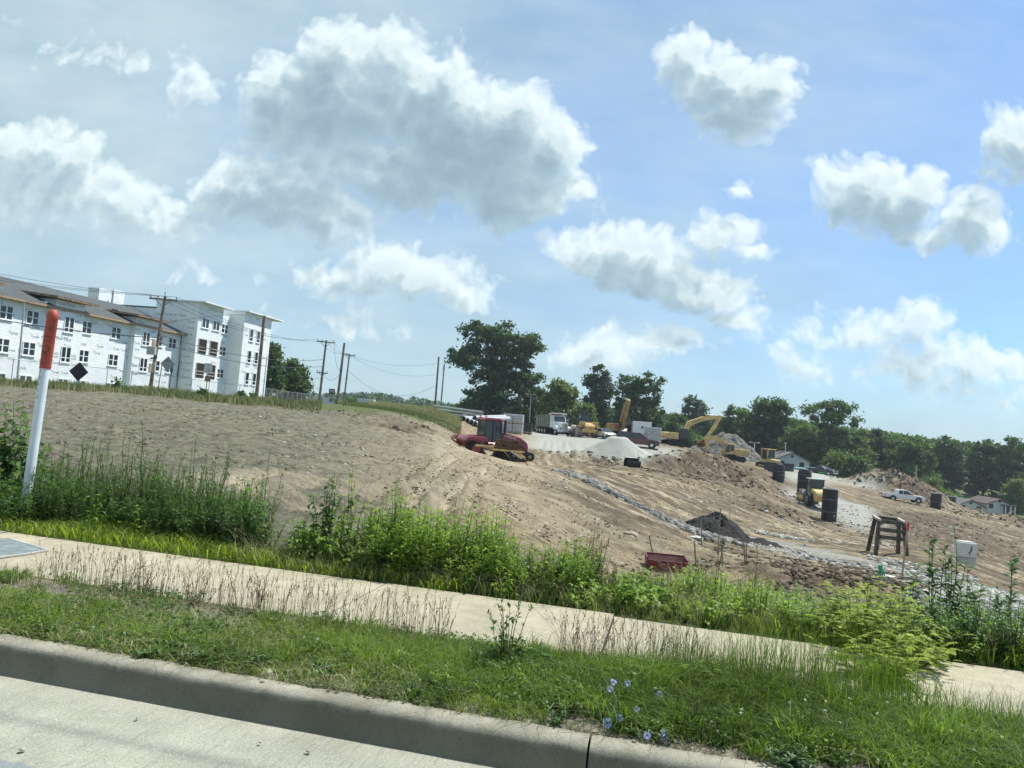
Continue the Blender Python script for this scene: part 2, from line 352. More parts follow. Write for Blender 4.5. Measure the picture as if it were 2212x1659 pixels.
DARKS = [(GP([(1900,1100),(2040,1110),(2150,1150),(2212,1190),(2212,1225),(2080,1195),(1960,1165),(1880,1120)]), 3.), (GP([(1640,1225),(1760,1240),(1880,1268),(1800,1300),(1650,1262)]), .8),
    (GP([(1390,1000),(1500,985),(1600,1020),(1690,1040),(1660,1060),(1500,1035),(1400,1022)]), 4.), (GP([(1100,965),(1190,975),(1215,990),(1150,995)]), 2.), (GP([(1600,1070),(1730,1105),(1700,1120),(1560,1085)]), 3.),
    (GP([(1820,1085),(1900,1100),(1850,1110),(1800,1100)]), 3.), (GP([(850,912),(930,925),(880,935),(800,920)]), 1.5),(GP([(1280,990),(1340,1003),(1320,1010),(1260,1000)]), 1.5),(GP([(1950,1050),(2050,1070),(2080,1090),(1980,1085),(1930,1060)]),4.)]
GRASSP = [(GP([(760,889),(880,890),(1000,900),(985,918),(900,908),(800,898)]), 1.2)]
def paint(x, y):
    n1 = fbm(x*.6, y*.6, 4, 11); grav = np.zeros(len(x)); dark = np.zeros(len(x)); tan = np.zeros(len(x)); grass = np.zeros(len(x))
    for p, s in GRAVELP: grav = np.maximum(grav, softpoly(x, y, p, s))
    for p, w in GREYRIB: grav = np.maximum(grav, np.clip(1.4-polydist(x, y, p)/w+n1*.9, 0, 1)*.8)
    for p, s in DARKS: dark = np.maximum(dark, softpoly(x, y, p, s))
    far = np.clip((y-14)/60, 0, 1)
    dark = np.maximum(dark*.9, np.clip((fbm(x*.16+3, y*.3, 5, 17)-.12)*4, 0, 1)*.55*(x > 2))
    for p, w in TRACKS:
        d = polydist(x, y, p); tan = np.maximum(tan, np.clip(1.9-d/w+n1*1.2, 0, 1)*(.65+.35*np.cos(d/w*3.5)))
    slope = inpoly(x, y, NEARSLOPE); tan = np.maximum(tan, np.where(slope, .35+.7*fbm(x*.35, y*.35, 4, 8), 0))
    for p, s in GRASSP: grass = np.maximum(grass, softpoly(x, y, p, s))
    left = (x < -.0) & (y > 48) & (x < -8); lim = 52+.0*x
    grass = np.maximum(grass, np.clip((y-50-(-x-8)*.02)/4+n1, 0, 1)*(x < -7.))
    grass = np.maximum(grass, np.clip((y-150)/20, 0, 1)*(x > -8)); grass = np.maximum(grass, np.clip((y-118)/8, 0, 1)*(x < 6))
    dk = x*KN[0]+y*KN[1]; grass = np.maximum(grass, np.clip(1.6-(dk-FIELD_D)/.9+n1*.8, 0, 1))
    lf = np.clip((-x/np.maximum(y, 1)-.05)*6, 0, 1)*(y < 70)   # the ploughed field on the left is greyer
    tan = np.clip(tan, 0, 1)*(1-.7*lf*(y > 16))
    return grav, np.clip(dark, 0, 1), tan, np.clip(grass, 0, 1)
NEARSLOPE = GP([(800,925),(960,945),(1100,990),(1250,1040),(1400,1110),(1550,1180),(1400,1230),(1250,1180),(1100,1130),(900,1090),(620,1060),(560,1030),(700,985)])
def build_ground():
    us = np.concatenate([np.linspace(-2.6, -.82, 40, endpoint=False), np.linspace(-.82, .82, 860), np.linspace(.83, 2.6, 40)])
    ks = np.linspace(0, 1, 760)**1.0; rows = np.exp(ks*math.log(620.)) 
    Y0 = (FIELD_D)/(KN[1]+KN[0]*us)
    Yg = Y0[None, :]*rows[:, None]; Xg = Yg*us[None, :]
    x = Xg.ravel(); y = Yg.ravel(); z = base_z(x, y)
    grav, dark, tan, grass = paint(x, y)
    edge = np.clip(((x*KN[0]+y*KN[1])-FIELD_D)/.6, 0, 1); far = np.clip(1-(y-160)/100, 0, 1)
    dirt = (1-grass*.8)*(1-grav*.7)
    rough = fbm(x*3.1, y*3.1, 3, 2)*.035*np.clip(1-(y-25)/40, 0, 1) + fbm(x*1.1, y*1.1, 4, 3)*.10 + fbm(x*.35, y*.35, 4, 4)*.16*np.clip((y-12)/20, 0, 1)
    clod = np.maximum(fbm(x*2.2, y*2.2, 5, 9, .62), -.1)*.34*dark*np.clip((y-8)/10, .25, 1) + np.maximum(fbm(x*.8, y*.8, 4, 10, .6), -.1)*.5*dark*np.clip((y-40)/40, 0, 1)
    # ploughed and raked relief on the left field
    furrow = np.abs(fbm(x*2.5+y*1.1, y*2.4-x*.6, 4, 21, .6))*.11*np.clip((-x/np.maximum(y, 1)+.12)*4, 0, 1)*np.clip(1-(y-45)/20, 0, 1)
    ruts = np.zeros(len(x))
    for p, w in TRACKS: d = polydist(x, y, p); ruts += -.07*np.cos(np.clip(d/w*3.5, 0, 3*math.pi))*(d < w*2.6)
    z = z + edge*far*(dirt*(rough+clod+furrow) + ruts)
    nr, nc = Yg.shape; i = np.arange((nr-1)*(nc-1)); r = i//(nc-1); c = i % (nc-1); a = r*nc+c
    T = np.stack([a, a+1, a+nc+1, a+nc], 1)
    o = fast('ground', np.stack([x, y, z], 1), T, ground_mat(), smooth=True); o['kind'] = 'structure'
    ca = o.data.attributes.new('soil', 'FLOAT_COLOR', 'POINT'); ca.data.foreach_set('color', np.stack([grav, dark, tan, grass], 1).astype(np.float32).ravel())
def ground_mat():
    m = bpy.data.materials.new('soil'); m.use_nodes = True; n = NT(m.node_tree)
    P = n.n('ShaderNodeNewGeometry').outputs['Position']
    at = n.n('ShaderNodeAttribute', attribute_name='soil'); s = n.n('ShaderNodeSeparateColor'); n.put(s.inputs[0], at.outputs['Color'])
    grav, dark, tan, grass = s.outputs[0], s.outputs[1], s.outputs[2], at.outputs['Alpha']
    big = n.noise(P, .28, 5, .6); mid = n.noise(P, 2.3, 8, .74); fine = n.noise(P, 19., 5, .7)
    st = n.v('MULTIPLY', P, (1., .45, 1.)); streak = n.noise(st, 1.2, 6, .66)
    base = n.mix(n.ramp(mid, [(.37, 0.), (.58, 1.)]), (.085, .07, .048), (.37, .32, .235))
    base = n.mix(n.ramp(big, [(.4, 0.), (.65, .6)]), base, (.26, .235, .18))
    lft = n.ramp(n.m('ADD', n.m('DIVIDE', n.sep(P)[0], n.sep(P)[1]), 1.), [(.78, 1.), (.98, 0.)]); base = n.mix(n.m('MULTIPLY', lft, 1.), base, n.mix(1., base, (.70, .76, .72), 'MULTIPLY')); base = n.mix(n.m('SUBTRACT', 1., lft), base, n.mix(1., base, (1.12, 1.04, .86), 'MULTIPLY'))
    tanc = n.mix(n.ramp(streak, [(.33, 0.), (.6, 1.)]), (.25, .20, .13), (.52, .45, .315))
    col = n.mix(tan, base, tanc)
    xy = n.sep(P); al = n.m('ADD', n.m('MULTIPLY', xy[0], .55), n.m('MULTIPLY', xy[1], -.84)); ac = n.m('ADD', n.m('MULTIPLY', xy[0], .84), n.m('MULTIPLY', xy[1], .55))
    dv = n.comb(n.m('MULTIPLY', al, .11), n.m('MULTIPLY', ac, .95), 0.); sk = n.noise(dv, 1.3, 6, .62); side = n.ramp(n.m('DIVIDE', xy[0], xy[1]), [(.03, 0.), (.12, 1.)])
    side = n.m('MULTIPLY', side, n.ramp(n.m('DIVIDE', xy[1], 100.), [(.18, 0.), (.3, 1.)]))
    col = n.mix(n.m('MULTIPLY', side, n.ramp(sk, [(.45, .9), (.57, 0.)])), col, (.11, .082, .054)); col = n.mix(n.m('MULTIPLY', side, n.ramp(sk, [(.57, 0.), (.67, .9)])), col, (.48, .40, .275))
    col = n.mix(n.m('MULTIPLY', dark, n.ramp(streak, [(.3, 1.), (.68, .35)])), col, n.mix(mid, (.05, .038, .026), (.15, .115, .08)))
    col = n.mix(grav, col, n.mix(n.ramp(n.noise(P, 6., 6, .75), [(.35, 0.), (.62, 1.)]), (.26, .26, .225), (.46, .46, .40)))
    col = n.mix(grass, col, n.mix(n.noise(P, 1.1, 6, .65), (.045, .075, .02), (.17, .19, .07)))
    # straw and pale chips lying on the soil
    vo = n.n('ShaderNodeTexVoronoi'); n.put(vo.inputs['Vector'], n.v('MULTIPLY', n.v('ADD', P, n.v('SCALE', n.noise(P, 3., 2, .5, True), sc=.6)), (5., 13., 5.))); 
    chip = n.ramp(vo.outputs['Distance'], [(.06, 1.), (.15, 0.)]); keep = n.ramp(n.noise(P, 1.7, 3, .6), [(.5, 0.), (.62, 1.)])
    col = n.mix(n.m('MULTIPLY', n.m('MULTIPLY', chip, keep), .55), col, (.52, .47, .38))
    col = n.mix(1., col, n.ramp(fine, [(.28, .5), (.7, 1.2)]), 'MULTIPLY')
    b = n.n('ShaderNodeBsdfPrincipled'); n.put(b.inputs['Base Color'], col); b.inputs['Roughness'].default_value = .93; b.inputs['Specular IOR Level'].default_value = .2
    bp = n.n('ShaderNodeBump'); bp.inputs['Distance'].default_value = .2
    bp.inputs['Strength'].default_value = .9
    n.put(bp.inputs['Height'], n.m('ADD', n.m('MULTIPLY', mid, 1.1), n.m('MULTIPLY', fine, .3)))
    n.t.links.new(bp.outputs[0], b.inputs['Normal'])
    o = n.n('ShaderNodeOutputMaterial'); n.t.links.new(b.outputs[0], o.inputs[0]); return m
build_ground()
# ================================================================== ROAD, KERB, VERGE, SIDEWALK
def concrete(name, c0, c1, dirt=.5, streaks=False, fine=60., bump=.004, shade_grime=False):
    m = bpy.data.materials.new(name); m.use_nodes = True; n = NT(m.node_tree)
    P = n.n('ShaderNodeNewGeometry').outputs['Position']
    u = n.v('DOT_PRODUCT', P, (KT[0], KT[1], 0)); d = n.v('DOT_PRODUCT', P, (KN[0], KN[1], 0)); z = n.sep(P)[2]
    S = n.comb(u, d, z)
    col = n.mix(n.ramp(n.noise(S, 3., 6, .68), [(.3, 0.), (.7, 1.)]), c0, c1)
    sp = n.noise(S, fine, 4, .75); col = n.mix(1., col, n.ramp(sp, [(.28, .6), (.45, .95), (.75, 1.2)]), 'MULTIPLY')
    blot = n.ramp(n.noise(S, 1.1, 7, .75), [(.46, 0.), (.66, dirt)]); col = n.mix(blot, col, tuple(c*.42 for c in c0))
    h = n.m('MULTIPLY', sp, 1.)
    if shade_grime:        # face of the kerb darkened: its shade painted in along with road dirt
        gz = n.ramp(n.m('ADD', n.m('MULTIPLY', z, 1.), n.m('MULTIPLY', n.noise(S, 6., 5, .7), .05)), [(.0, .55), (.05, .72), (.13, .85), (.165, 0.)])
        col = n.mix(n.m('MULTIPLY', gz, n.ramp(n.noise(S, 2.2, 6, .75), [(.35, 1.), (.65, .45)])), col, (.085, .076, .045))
    if streaks:      # tyre darkening along the lane, tined grooves across it, pale exposed grit
        sv = n.comb(n.m('MULTIPLY', u, .25), n.m('MULTIPLY', d, 3.2), 0.)
        k1 = n.ramp(n.m('ABSOLUTE', n.m('SUBTRACT', d, n.m('MULTIPLY_ADD', n.noise(sv, 1., 2), .12, 2.93))), [(.0, .85), (.09, 0.)])
        k2 = n.ramp(n.m('ABSOLUTE', n.m('SUBTRACT', d, 3.2)), [(.0, .12), (.12, 0.)])
        col = n.mix(n.m('MULTIPLY', n.m('ADD', k1, k2), n.noise(S, 7., 5, .7)), col, (.10, .105, .10))
        g = n.noise(n.comb(n.m('MULTIPLY', u, 46.), n.m('MULTIPLY', d, 5.), 0.), 1., 3, .6); h = n.m('ADD', h, n.m('MULTIPLY', g, 1.4))
        col = n.mix(n.m('MULTIPLY', n.ramp(g, [(.28, .8), (.45, 0.)]), .45), col, (.12, .12, .11))
        vo = n.n('ShaderNodeTexVoronoi'); n.put(vo.inputs['Vector'], S); vo.inputs['Scale'].default_value = 75.
        col = n.mix(n.ramp(vo.outputs['Distance'], [(.12, .55), (.25, 0.)]), col, (.62, .62, .58))
        # asphalt beyond the concrete gutter
        gap = n.m('ADD', d, n.m('MULTIPLY', n.noise(S, 9., 4), .10)); asf = n.ramp(n.m('SUBTRACT', 2.73, gap), [(0., 0.), (.02, 1.)])
        col = n.mix(asf, col, n.mix(sp, (.10, .115, .12), (.30, .33, .33)))
    else:
        cr = n.noise(n.v('MULTIPLY', S, (1, 1, .3)), 2.2, 8, .75)
        col = n.mix(n.ramp(n.m('ABSOLUTE', n.m('SUBTRACT', cr, .5)), [(.0, .35), (.012, 0.)]), col, tuple(c*.35 for c in c0))
    b = n.n('ShaderNodeBsdfPrincipled'); n.put(b.inputs['Base Color'], col); b.inputs['Roughness'].default_value = .9; b.inputs['Specular IOR Level'].default_value = .25
    bp = n.n('ShaderNodeBump'); bp.inputs['Distance'].default_value = bump; n.put(bp.inputs['Height'], h); n.t.links.new(bp.outputs[0], b.inputs['Normal'])
    o = n.n('ShaderNodeOutputMaterial'); n.t.links.new(b.outputs[0], o.inputs[0]); MATS[name] = m; return m
def strip(name, prof, m, ts, wob=0., kind='structure', parent=None, smooth=True):
    """a profile of (d, z) swept along the kerb direction"""
    V = []
    for t in ts:
        for j, (d, z) in enumerate(prof):
            w = wob*float(fbm(np.array([t*1.7+j*.6]), np.array([z*9.]), 6, 40, .8)[0]); x, y = kd(d+w, t); V.append((x, y, z+w*.6*(0 < j < len(prof)-1)))
    k = len(prof); Q = [(i*k+j, (i+1)*k+j, (i+1)*k+j+1, i*k+j+1) for i in range(len(ts)-1) for j in range(k-1)]
    o = fast(name, V, Q, m, smooth=smooth, parent=parent)
    if kind: o['kind'] = kind
    return o
road_m = concrete('road_concrete', (.275, .275, .215), (.365, .36, .29), .25, True, 90.)
walk_m = concrete('walk_concrete', (.32, .29, .20), (.44, .405, .30), .35, False, 110.)
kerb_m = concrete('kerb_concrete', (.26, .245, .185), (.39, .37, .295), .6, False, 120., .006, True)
TS = np.concatenate([np.linspace(-80, -7, 20), np.linspace(-6.9, 6.9, 140), np.linspace(7, 80, 20)])
strip('road', [(-9, -.05), (0, .02), (2.2, .02), (2.7, .004), (ROAD_D+.06, 0)], road_m, TS)
kp = [(ROAD_D, -.1), (ROAD_D-.03, .0), (ROAD_D-.008, .012), (ROAD_D+.002, .04), (ROAD_D+.014, .112), (ROAD_D+.022, .132), (ROAD_D+.038, .145), (ROAD_D+.07, .15), (KERB_D, .152), (KERB_D+.004, .05)]
joint = 1.02      # the cracked joint in the kerb
p = on_z(1268, 1640, .1); joint = float(p.x*KT[0]+p.y*KT[1])
kerb_root = thing('kerb', None, None, (0, 0, 0)); kerb_root['kind'] = 'structure'
for a, b in [(-80, joint-4.6*7)] + [(joint-4.6*(i+1), joint-4.6*i) for i in range(6, -1, -1)] + [(joint, joint+3.05), (joint+3.05, joint+6.1), (joint+6.1, 80)]:
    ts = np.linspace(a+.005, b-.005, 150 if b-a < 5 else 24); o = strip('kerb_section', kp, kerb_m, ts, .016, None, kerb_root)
strip('joint_filler', [(ROAD_D+.012, -.02), (ROAD_D+.04, .09), (ROAD_D+.08, .12), (KERB_D-.01, .125)], mat('joint', (.02, .02, .02)), np.array([-80, 80.]), 0, None, kerb_root)
# verge soil: slightly humped, grass stands on it
strip('verge_soil', [(KERB_D-.03, .06), (KERB_D+.012, .135), (KERB_D+.06, .15), (4.1, .175), (WALK_D-.1, .165), (WALK_D+.05, .10)], mat('verge_soil', (.24, .21, .15), .95, .4, 9., .03), TS, .03)
# sidewalk slabs, each its own slab with a tooled joint
walk = thing('sidewalk', None, None); walk['kind'] = 'structure'
sl = 1.83; off = -.35
for i in range(-22, 23):
    a, b = off+i*sl, off+(i+1)*sl; jz = random.uniform(-.006, .006)
    jd = -.05 if i >= 0 else .0
    jd += random.uniform(-.012, .012)
    pr = [(WALK_D, .02), (WALK_D, .146+jz), (WALK_D+.012, .152+jz), (FIELD_D-.012+jd, .158+jz), (FIELD_D+jd, .15+jz), (FIELD_D+jd, .02)]
    strip('slab', pr, walk_m, np.linspace(a+.006, b-.006, 4), 0, None, walk, False)
strip('slab_joint', [(WALK_D+.01, .137), (FIELD_D-.06, .14)], mat('joint', (.02, .02, .02)), np.array([-40, 40.]), 0, None, walk)
# asphalt patch in the verge and the utility vault lid at the far left
pm = mat('asphalt_patch', (.17, .145, .135), .95, .2, 30., .004)
def ground_slab(name, pts, z0, z1, m, label, cat):
    mb = MB(); q = [on_z(px, py, z1) for px, py in pts]; n = len(q)
    mb.add([(v.x, v.y, z0) for v in q]+[(v.x, v.y, z1) for v in q], [tuple(range(n)), tuple(range(n, 2*n))]+[(i, (i+1) % n, n+(i+1) % n, n+i) for i in range(n)])
    return setp(mb.obj(name, m), label, cat)
ground_slab('asphalt_patch', [(-60,1262),(60,1256),(120,1262),(180,1268),(175,1292),(60,1312),(-60,1312)], .1, .186, pm, 'brown asphalt patch in the verge beside the sidewalk, lower left', 'pavement patch')
lid = thing('vault_lid', 'grey steel utility vault lid set in the sidewalk at the far left', 'vault lid')
q = [on_z(px, py, .164) for px, py in [(-70,1163),(22,1164),(104,1188),(60,1196),(-70,1212)]]
mb = MB(); mb.add([(v.x, v.y, .15) for v in q]+[(v.x, v.y, .166) for v in q], [(0,1,2,3,4),(5,6,7,8,9)]+[(i,(i+1)%5,5+(i+1)%5,5+i) for i in range(5)]); mb.obj('cover', mat('lid_steel', (.20,.235,.235), .55, .2, 14., .002), lid)
mb = MB()
for a, b in zip(q, q[1:]+q[:1]): mb.beam((a.x, a.y, .163), (b.x, b.y, .163), .02, .012)
mb.obj('frame', mat('lid_frame', (.45,.44,.40), .8), lid)
# ================================================================== APARTMENT BUILDING
def wrap_mat(name, c, c2):
    m = bpy.data.materials.new(name); m.use_nodes = True; n = NT(m.node_tree)
    P = n.n('ShaderNodeTexCoord').outputs['Object']
    z = n.sep(P)[2]; w = n.noise(P, 1.3, 5, .6)
    seam = n.ramp(n.m('ABSOLUTE', n.m('SUBTRACT', n.m('FRACT', n.m('MULTIPLY_ADD', w, .06, n.m('DIVIDE', z, 1.5))), .5)), [(.0, .25), (.02, 0.)])
    col = n.mix(n.ramp(w, [(.35, 0.), (.7, 1.)]), c2, c); col = n.mix(seam, col, (.45, .50, .54))
    col = n.mix(n.ramp(n.noise(P, .35, 4, .7), [(.52, 0.), (.7, .35)]), col, (.52, .56, .56))
    b = n.n('ShaderNodeBsdfPrincipled'); n.put(b.inputs['Base Color'], col); b.inputs['Roughness'].default_value = .55
    bp = n.n('ShaderNodeBump'); bp.inputs['Distance'].default_value = .05; n.put(bp.inputs['Height'], n.noise(n.v('MULTIPLY', P, (1, 1, 2.6)), 2.2, 5, .65)); n.t.links.new(bp.outputs[0], b.inputs['Normal'])
    o = n.n('ShaderNodeOutputMaterial'); n.t.links.new(b.outputs[0], o.inputs[0]); return m
wrap = wrap_mat('house_wrap', (.82, .835, .82), (.71, .74, .735)); shingle = mat('shingle', (.075, .088, .088), .9, .25, 3., .02, bscale=14.)
ply = mat('plywood', (.30, .19, .10), .8, .3, 3.); ply2 = mat('osb', (.42, .30, .17), .8, .3, 9.); glass = mat('window_glass', (.018, .028, .032), .08, .3, .7)
vinyl = mat('white_vinyl', (.80, .82, .83), .5, .05); black = mat('black_trim', (.02, .022, .025), .6); ink = mat('wrap_ink', (.17, .22, .28), .7, .05)
interior = mat('dark_interior', (.012, .013, .013), .95)  # near-black flat panels, the shade inside the openings put into their colour
A_O = Vector((-46.4, 69.4)); A_A = math.radians(79.5); A_X = Vector((math.cos(A_A), math.sin(A_A))); A_Y = Vector((-A_X.y, A_X.x))
def fac(px, py, p=0):
    d = ray(px, py); dd = Vector((d.x, d.y)); t = (-p + A_O.dot(A_Y))/dd.dot(A_Y); P = d*t + Vector((0, 0, H)); return (Vector((P.x, P.y))-A_O).dot(A_X), P.z
bld = thing('apartment_building', 'long white house-wrapped apartment building with grey shingle roof and taller four storey end', 'building', (A_O.x, A_O.y, 0), math.degrees(A_A))
Z0 = .4
mb = MB(); mb.box(-.0+.425, 7, Z0, 50.85, 14, 8.85-Z0)
mb.obj('wall', wrap, bld)
bays = [(-7.3, -3.3), (4.6, 8.4), (16.35, 20.3)]
for a, b in bays:
    MB().box((a+b)/2, -.3+1.5, Z0, b-a, 3.6+.0, 9.62-Z0).obj('bay_wall', wrap, bld)
    MB().prism([(-1.55, 9.62), (-1.55, 9.78), (3.2, 10.15), (3.2, 9.99)], a-.9, b+.9, 'x').obj('bay_roof', ply, bld, .0)
    MB().prism([(-1.5, 9.80), (-1.5, 9.83), (3.2, 10.2), (3.2, 10.17)], a-.85, b+.85, 'x').obj('bay_roof_membrane', shingle, bld)
mb = MB(); mb.prism([(-.75, 8.72), (-.75, 8.88), (7.3, 11.75), (7.3, 11.55)], -25.6, 25.83, 'x'); mb.prism([(15., 8.72), (15., 8.88), (7.302, 11.75), (7.302, 11.55)], -25.6, 25.83, 'x'); mb.prism([(0, 8.86), (7.3, 11.55), (14, 8.86)], -25.5, -25.2, 'x')
rf = mb.obj('roof', shingle, bld)
MB().box(.1, -.76, 8.66, 51.4, .05, .2).obj('fascia', ply2, rf)
MB().box(.1, -.4, 8.655, 51.4, .68, .03).obj('soffit', ply, rf)
for px, py in ((1220, 560), (1430, 608)):
    s, z = fac(*((px/4.367)*.8848, (620+py/4.367)*.8848), -3.4); MB().box(s, 3.4, 9.9, .7, .5, .55).obj('roof_vent', black, rf)
for s, y in ((1.2+8.5, 1.), (3.5, 4.2), (12., 5.)): MB().cyl((s, y, 8.9), (s, y, 10.1), .06).obj('vent_pipe', black, rf)
# taller block
BL = [('tower_wall', 25.85, 31.3, -2, 4, 12.95), ('link_wall', 31.3, 34.6, -1.2, 4, 12.4), ('wing_wall', 34.6, 42, -3.2, 6, 13.2), ('block_wall', 25.87, 41.8, 4, 18, 11.9)]
for nm, a, b, y0, y1, zt in BL: MB().box((a+b)/2, (y0+y1)/2, Z0, b-a, y1-y0, zt-Z0).obj(nm, wrap, bld)
MB().box(28.75, 0, 12.96, 6.6, 6.2, .14).obj('tower_roof', vinyl, bld); MB().box(39.5, 1.2, 13.22, 9.9, 10.2, .15).obj('wing_roof', vinyl, bld)
MB().box(33.9, 11, 11.9, 16.2, 14.2, .16).obj('block_roof', shingle, bld)
s0, z0 = fac((985/4.367)*.8848, (620+510/4.367)*.8848, -12); s1, z1 = fac((1330/4.367)*.8848, (620+385/4.367)*.8848, -12)
sw = s1-s0; mb = MB(); mb.box(s0+sw*.45, 13.1, 9, sw*.42, 1.6, z1-9-.5); mb.box(s0+sw*.86, 13.2, 9, sw*.36, 2.2, z1-9-.25); mb.obj('stair_tower', wrap, bld)
mb = MB(); mb.beam(((s0+s1)/2-2.6, 11.8, z1-2.5), ((s0+s1)/2, 11.8, z1-2.5), .12); mb.beam(((s0+s1)/2-2.4, 11.8, z1-3.6), ((s0+s1)/2-2.4, 11.8, z1-1.9), .1); mb.beam(((s0+s1)/2-.3, 11.8, z1-3.6), ((s0+s1)/2-.3, 11.8, z1-1.9), .1); mb.obj('roof_scaffold', ply2, bld)
WV, WP = {}, {}
def window(s, z, w, h, p, rows, cols=2, col_edge=.085):
    key = (round(w, 2), round(h, 2), rows, cols)
    if key not in WV:
        mb = MB()
        def bar(x0, x1, a, b, d=.07): mb.box((x0+x1)/2, -d/2, a, x1-x0, d, b-a)
        bar(0, w, 0, col_edge); bar(0, w, h-col_edge, h); bar(0, col_edge, col_edge, h-col_edge); bar(w-col_edge, w, col_edge, h-col_edge)
        for c in range(1, cols): bar(w*c/cols-.07, w*c/cols+.07, col_edge, h-col_edge, .06)
        for rr in rows: bar(col_edge, w-col_edge, h*rr-.035, h*rr+.035, .05)
        f = mb.obj('window', vinyl, bld); g = MB().box(w/2, -.012, .03, w-.06, .02, h-.06).obj('glass', glass, f)
        si = MB().box(w/2, -.07, -.07, w+.16, .12, .06).obj('sill', vinyl, f)
        WV[key] = f
        f.location = (s, -p, z)
    else:
        f = WV[key].copy(); COL.objects.link(f); f.location = (s, -p, z)
        for ch in WV[key].children: c = ch.copy(); COL.objects.link(c); c.parent = f
ROWZ = (6.8, 3.8)
for z in ROWZ:
    for s in (-12.6, -9.6, -1.2, 1.8, 8.85, 13.3, 20.6, 23.3): window(s, z, 1.5, 1.32, 0, (.5,))
    for a, b in bays: window((a+b)/2-.65, z-.25, 1.3, 1.6, .6, (.3,))
for s in (-12.6, -9.6, -1.2, 1.8, 8.85, 13.3, 20.6, 23.3): window(s, .95, 1.5, 1.0, 0, ())
for a, b in bays: window((a+b)/2-.65, .95, 1.3, 1., .6, ())
for s in (26.7, 29.1): window(s, 9.9, 1.55, 1.28, 2, ())
for z in (9.95, 6.9, 3.9): window(32.4, z, 1.6, 1.25, 1.2, (.5,)); 
for z in (9.4, 6.4, 3.4):
    for s in (36.2, 38.1): window(s, z, .95, 1.72, 3.2, (.3,), 1)
for s in (36.2, 38.1): window(s, .95, .95, 1.1, 3.2, (), 1)
for z in (6.65, 3.6):
    for s in (26.45, 28.95):
        f = MB().box(.85, -.02, 0, 1.7, .03, 1.8); f = f.obj('doorway', interior, bld); f.location = (s, -2, z)
        mb = MB(); [mb.box(.85, -.06, zz, 1.6, .05, .09) for zz in (.35, .75)]; [mb.box(xx, -.05, 0, .07, .06, 1.85) for xx in (0, 1.7)]; mb.box(.85, -.05, 1.8, 1.75, .06, .07); mb.obj('guard_rail', mat('pale_lumber', (.52, .45, .34), .8), f)
    MB().box(31.75, -1.22, z+.2, .45, .04, .9).obj('vent_opening', interior, bld)
MB().box(31.75, -1.22, 9.9, .45, .04, .9).obj('vent_opening', interior, bld)
MB().cyl((25.7, -.08, .6), (25.7, -.08, 8.7), .06, n=8).obj('downspout', black, bld)
for s, z in ((19.75, 6.55), (19.65, 3.65)): MB().box(s, -.63, z, .55, .05, .95).obj('plywood_patch', ply2, bld)
tv, tf = textmesh('Tyvek', .42); mb = MB(); rr = random.Random(3)
def prints(a, b, z0, z1, fn, step=1.25, skip=.45):
    z = z0
    while z < z1:
        s = a+rr.uniform(.3, 1.)
        while s < b-.5:
            if rr.random() > skip: mb.mesh(tv, tf, fn(s, z))
            s += step
        z += .72+rr.uniform(0, .25)

for a, b in bays: prints(a, b, 2.5, 9.6, lambda s, z: face_m((s, -.608, z), (1, 0, 0), (0, 0, 1)), 1.2, .6)



prints(-24, 25.6, 2.6, 8.6, lambda s, z: face_m((s, -.008, z), (1, 0, 0), (0, 0, 1)), 1.25, .68)
for a, b in bays: prints(a, b, 2.5, 9.6, lambda s, z: face_m((s, -.608, z), (1, 0, 0), (0, 0, 1)), 1.2, .6)
prints(25.9, 31.2, 2.5, 12.9, lambda s, z: face_m((s, -2.008, z), (1, 0, 0), (0, 0, 1)), 1.25, .5); prints(34.7, 41.9, 2.5, 13.1, lambda s, z: face_m((s, -3.208, z), (1, 0, 0), (0, 0, 1)), 1.25, .5)
prints(31.4, 34.5, 8.7, 12.3, lambda s, z: face_m((s, -1.208, z), (1, 0, 0), (0, 0, 1)), 1.25, .3)
prints(-1.9, 17.8, 2.6, 11.8, lambda s, z: face_m((25.842, -s if s < 2 else s, z), (0, -1, 0), (0, 0, 1)), 1.25, .4)
lt = mb.obj('wrap_lettering', ink, bld)
# every print on a window would float there: windows stand proud of it
# ================================================================== POLES, WIRES, LAMPS, SIGNS
wood = mat('pole_wood', (.22, .17, .125), .9, .35, 2.5, .01, bscale=30.); wood2 = mat('pole_wood_grey', (.25, .225, .19), .9, .35, 2.5); galv = mat('galvanised', (.38, .41, .42), .45, .15, 5., metal=.4)
wirem = mat('wire', (.035, .04, .045), .6); grey = mat('box_grey', (.42, .43, .42), .6)
ATT = {}
def pole(key, pb, Y, top, r, label, arms=(), m=None, name='utility_pole', cat='utility pole', extra=None):
    b = G(pb, Y, -.4); t = ray_at(top[0], top[1], Y); rt = thing(name, label, cat, b); L = t-b
    MB().cyl((0, 0, 0), L, r, r*.72, 10).obj('shaft', m or wood, rt)
    ax = Vector((.93, .37, 0)) if False else Vector((1, .1, 0)).normalized(); ATT[key] = [t.copy()]
    for f, w in arms:
        c = L*f; mb = MB(); mb.beam(c-ax*w/2+Vector((0, -r-.06, 0)), c+ax*w/2+Vector((0, -r-.06, 0)), .13, .16)
        mb.obj('crossarm', wood2, rt); mb = MB(); lo = c-Vector((0, r+.1, w*.28))
        mb.beam(c-ax*w*.3+Vector((0, -r-.14, 0)), lo, .05); mb.beam(c+ax*w*.3+Vector((0, -r-.14, 0)), lo, .05); mb.obj('brace', wood2, rt)
        for k in (-.46, -.2, .46):
            q = c+ax*w*k+Vector((0, -r-.06, .08)); MB().lathe([(0, .3), (.07, .26), (.1, .14), (.05, .1), (.03, 0)], 8).obj('insulator', grey, rt).location = q
            ATT[key].append(b+q+Vector((0, 0, .28)))
    if extra: extra(rt, L)
    for f in (.55, .62, .72): ATT[key].append(b+L*f)
    return rt
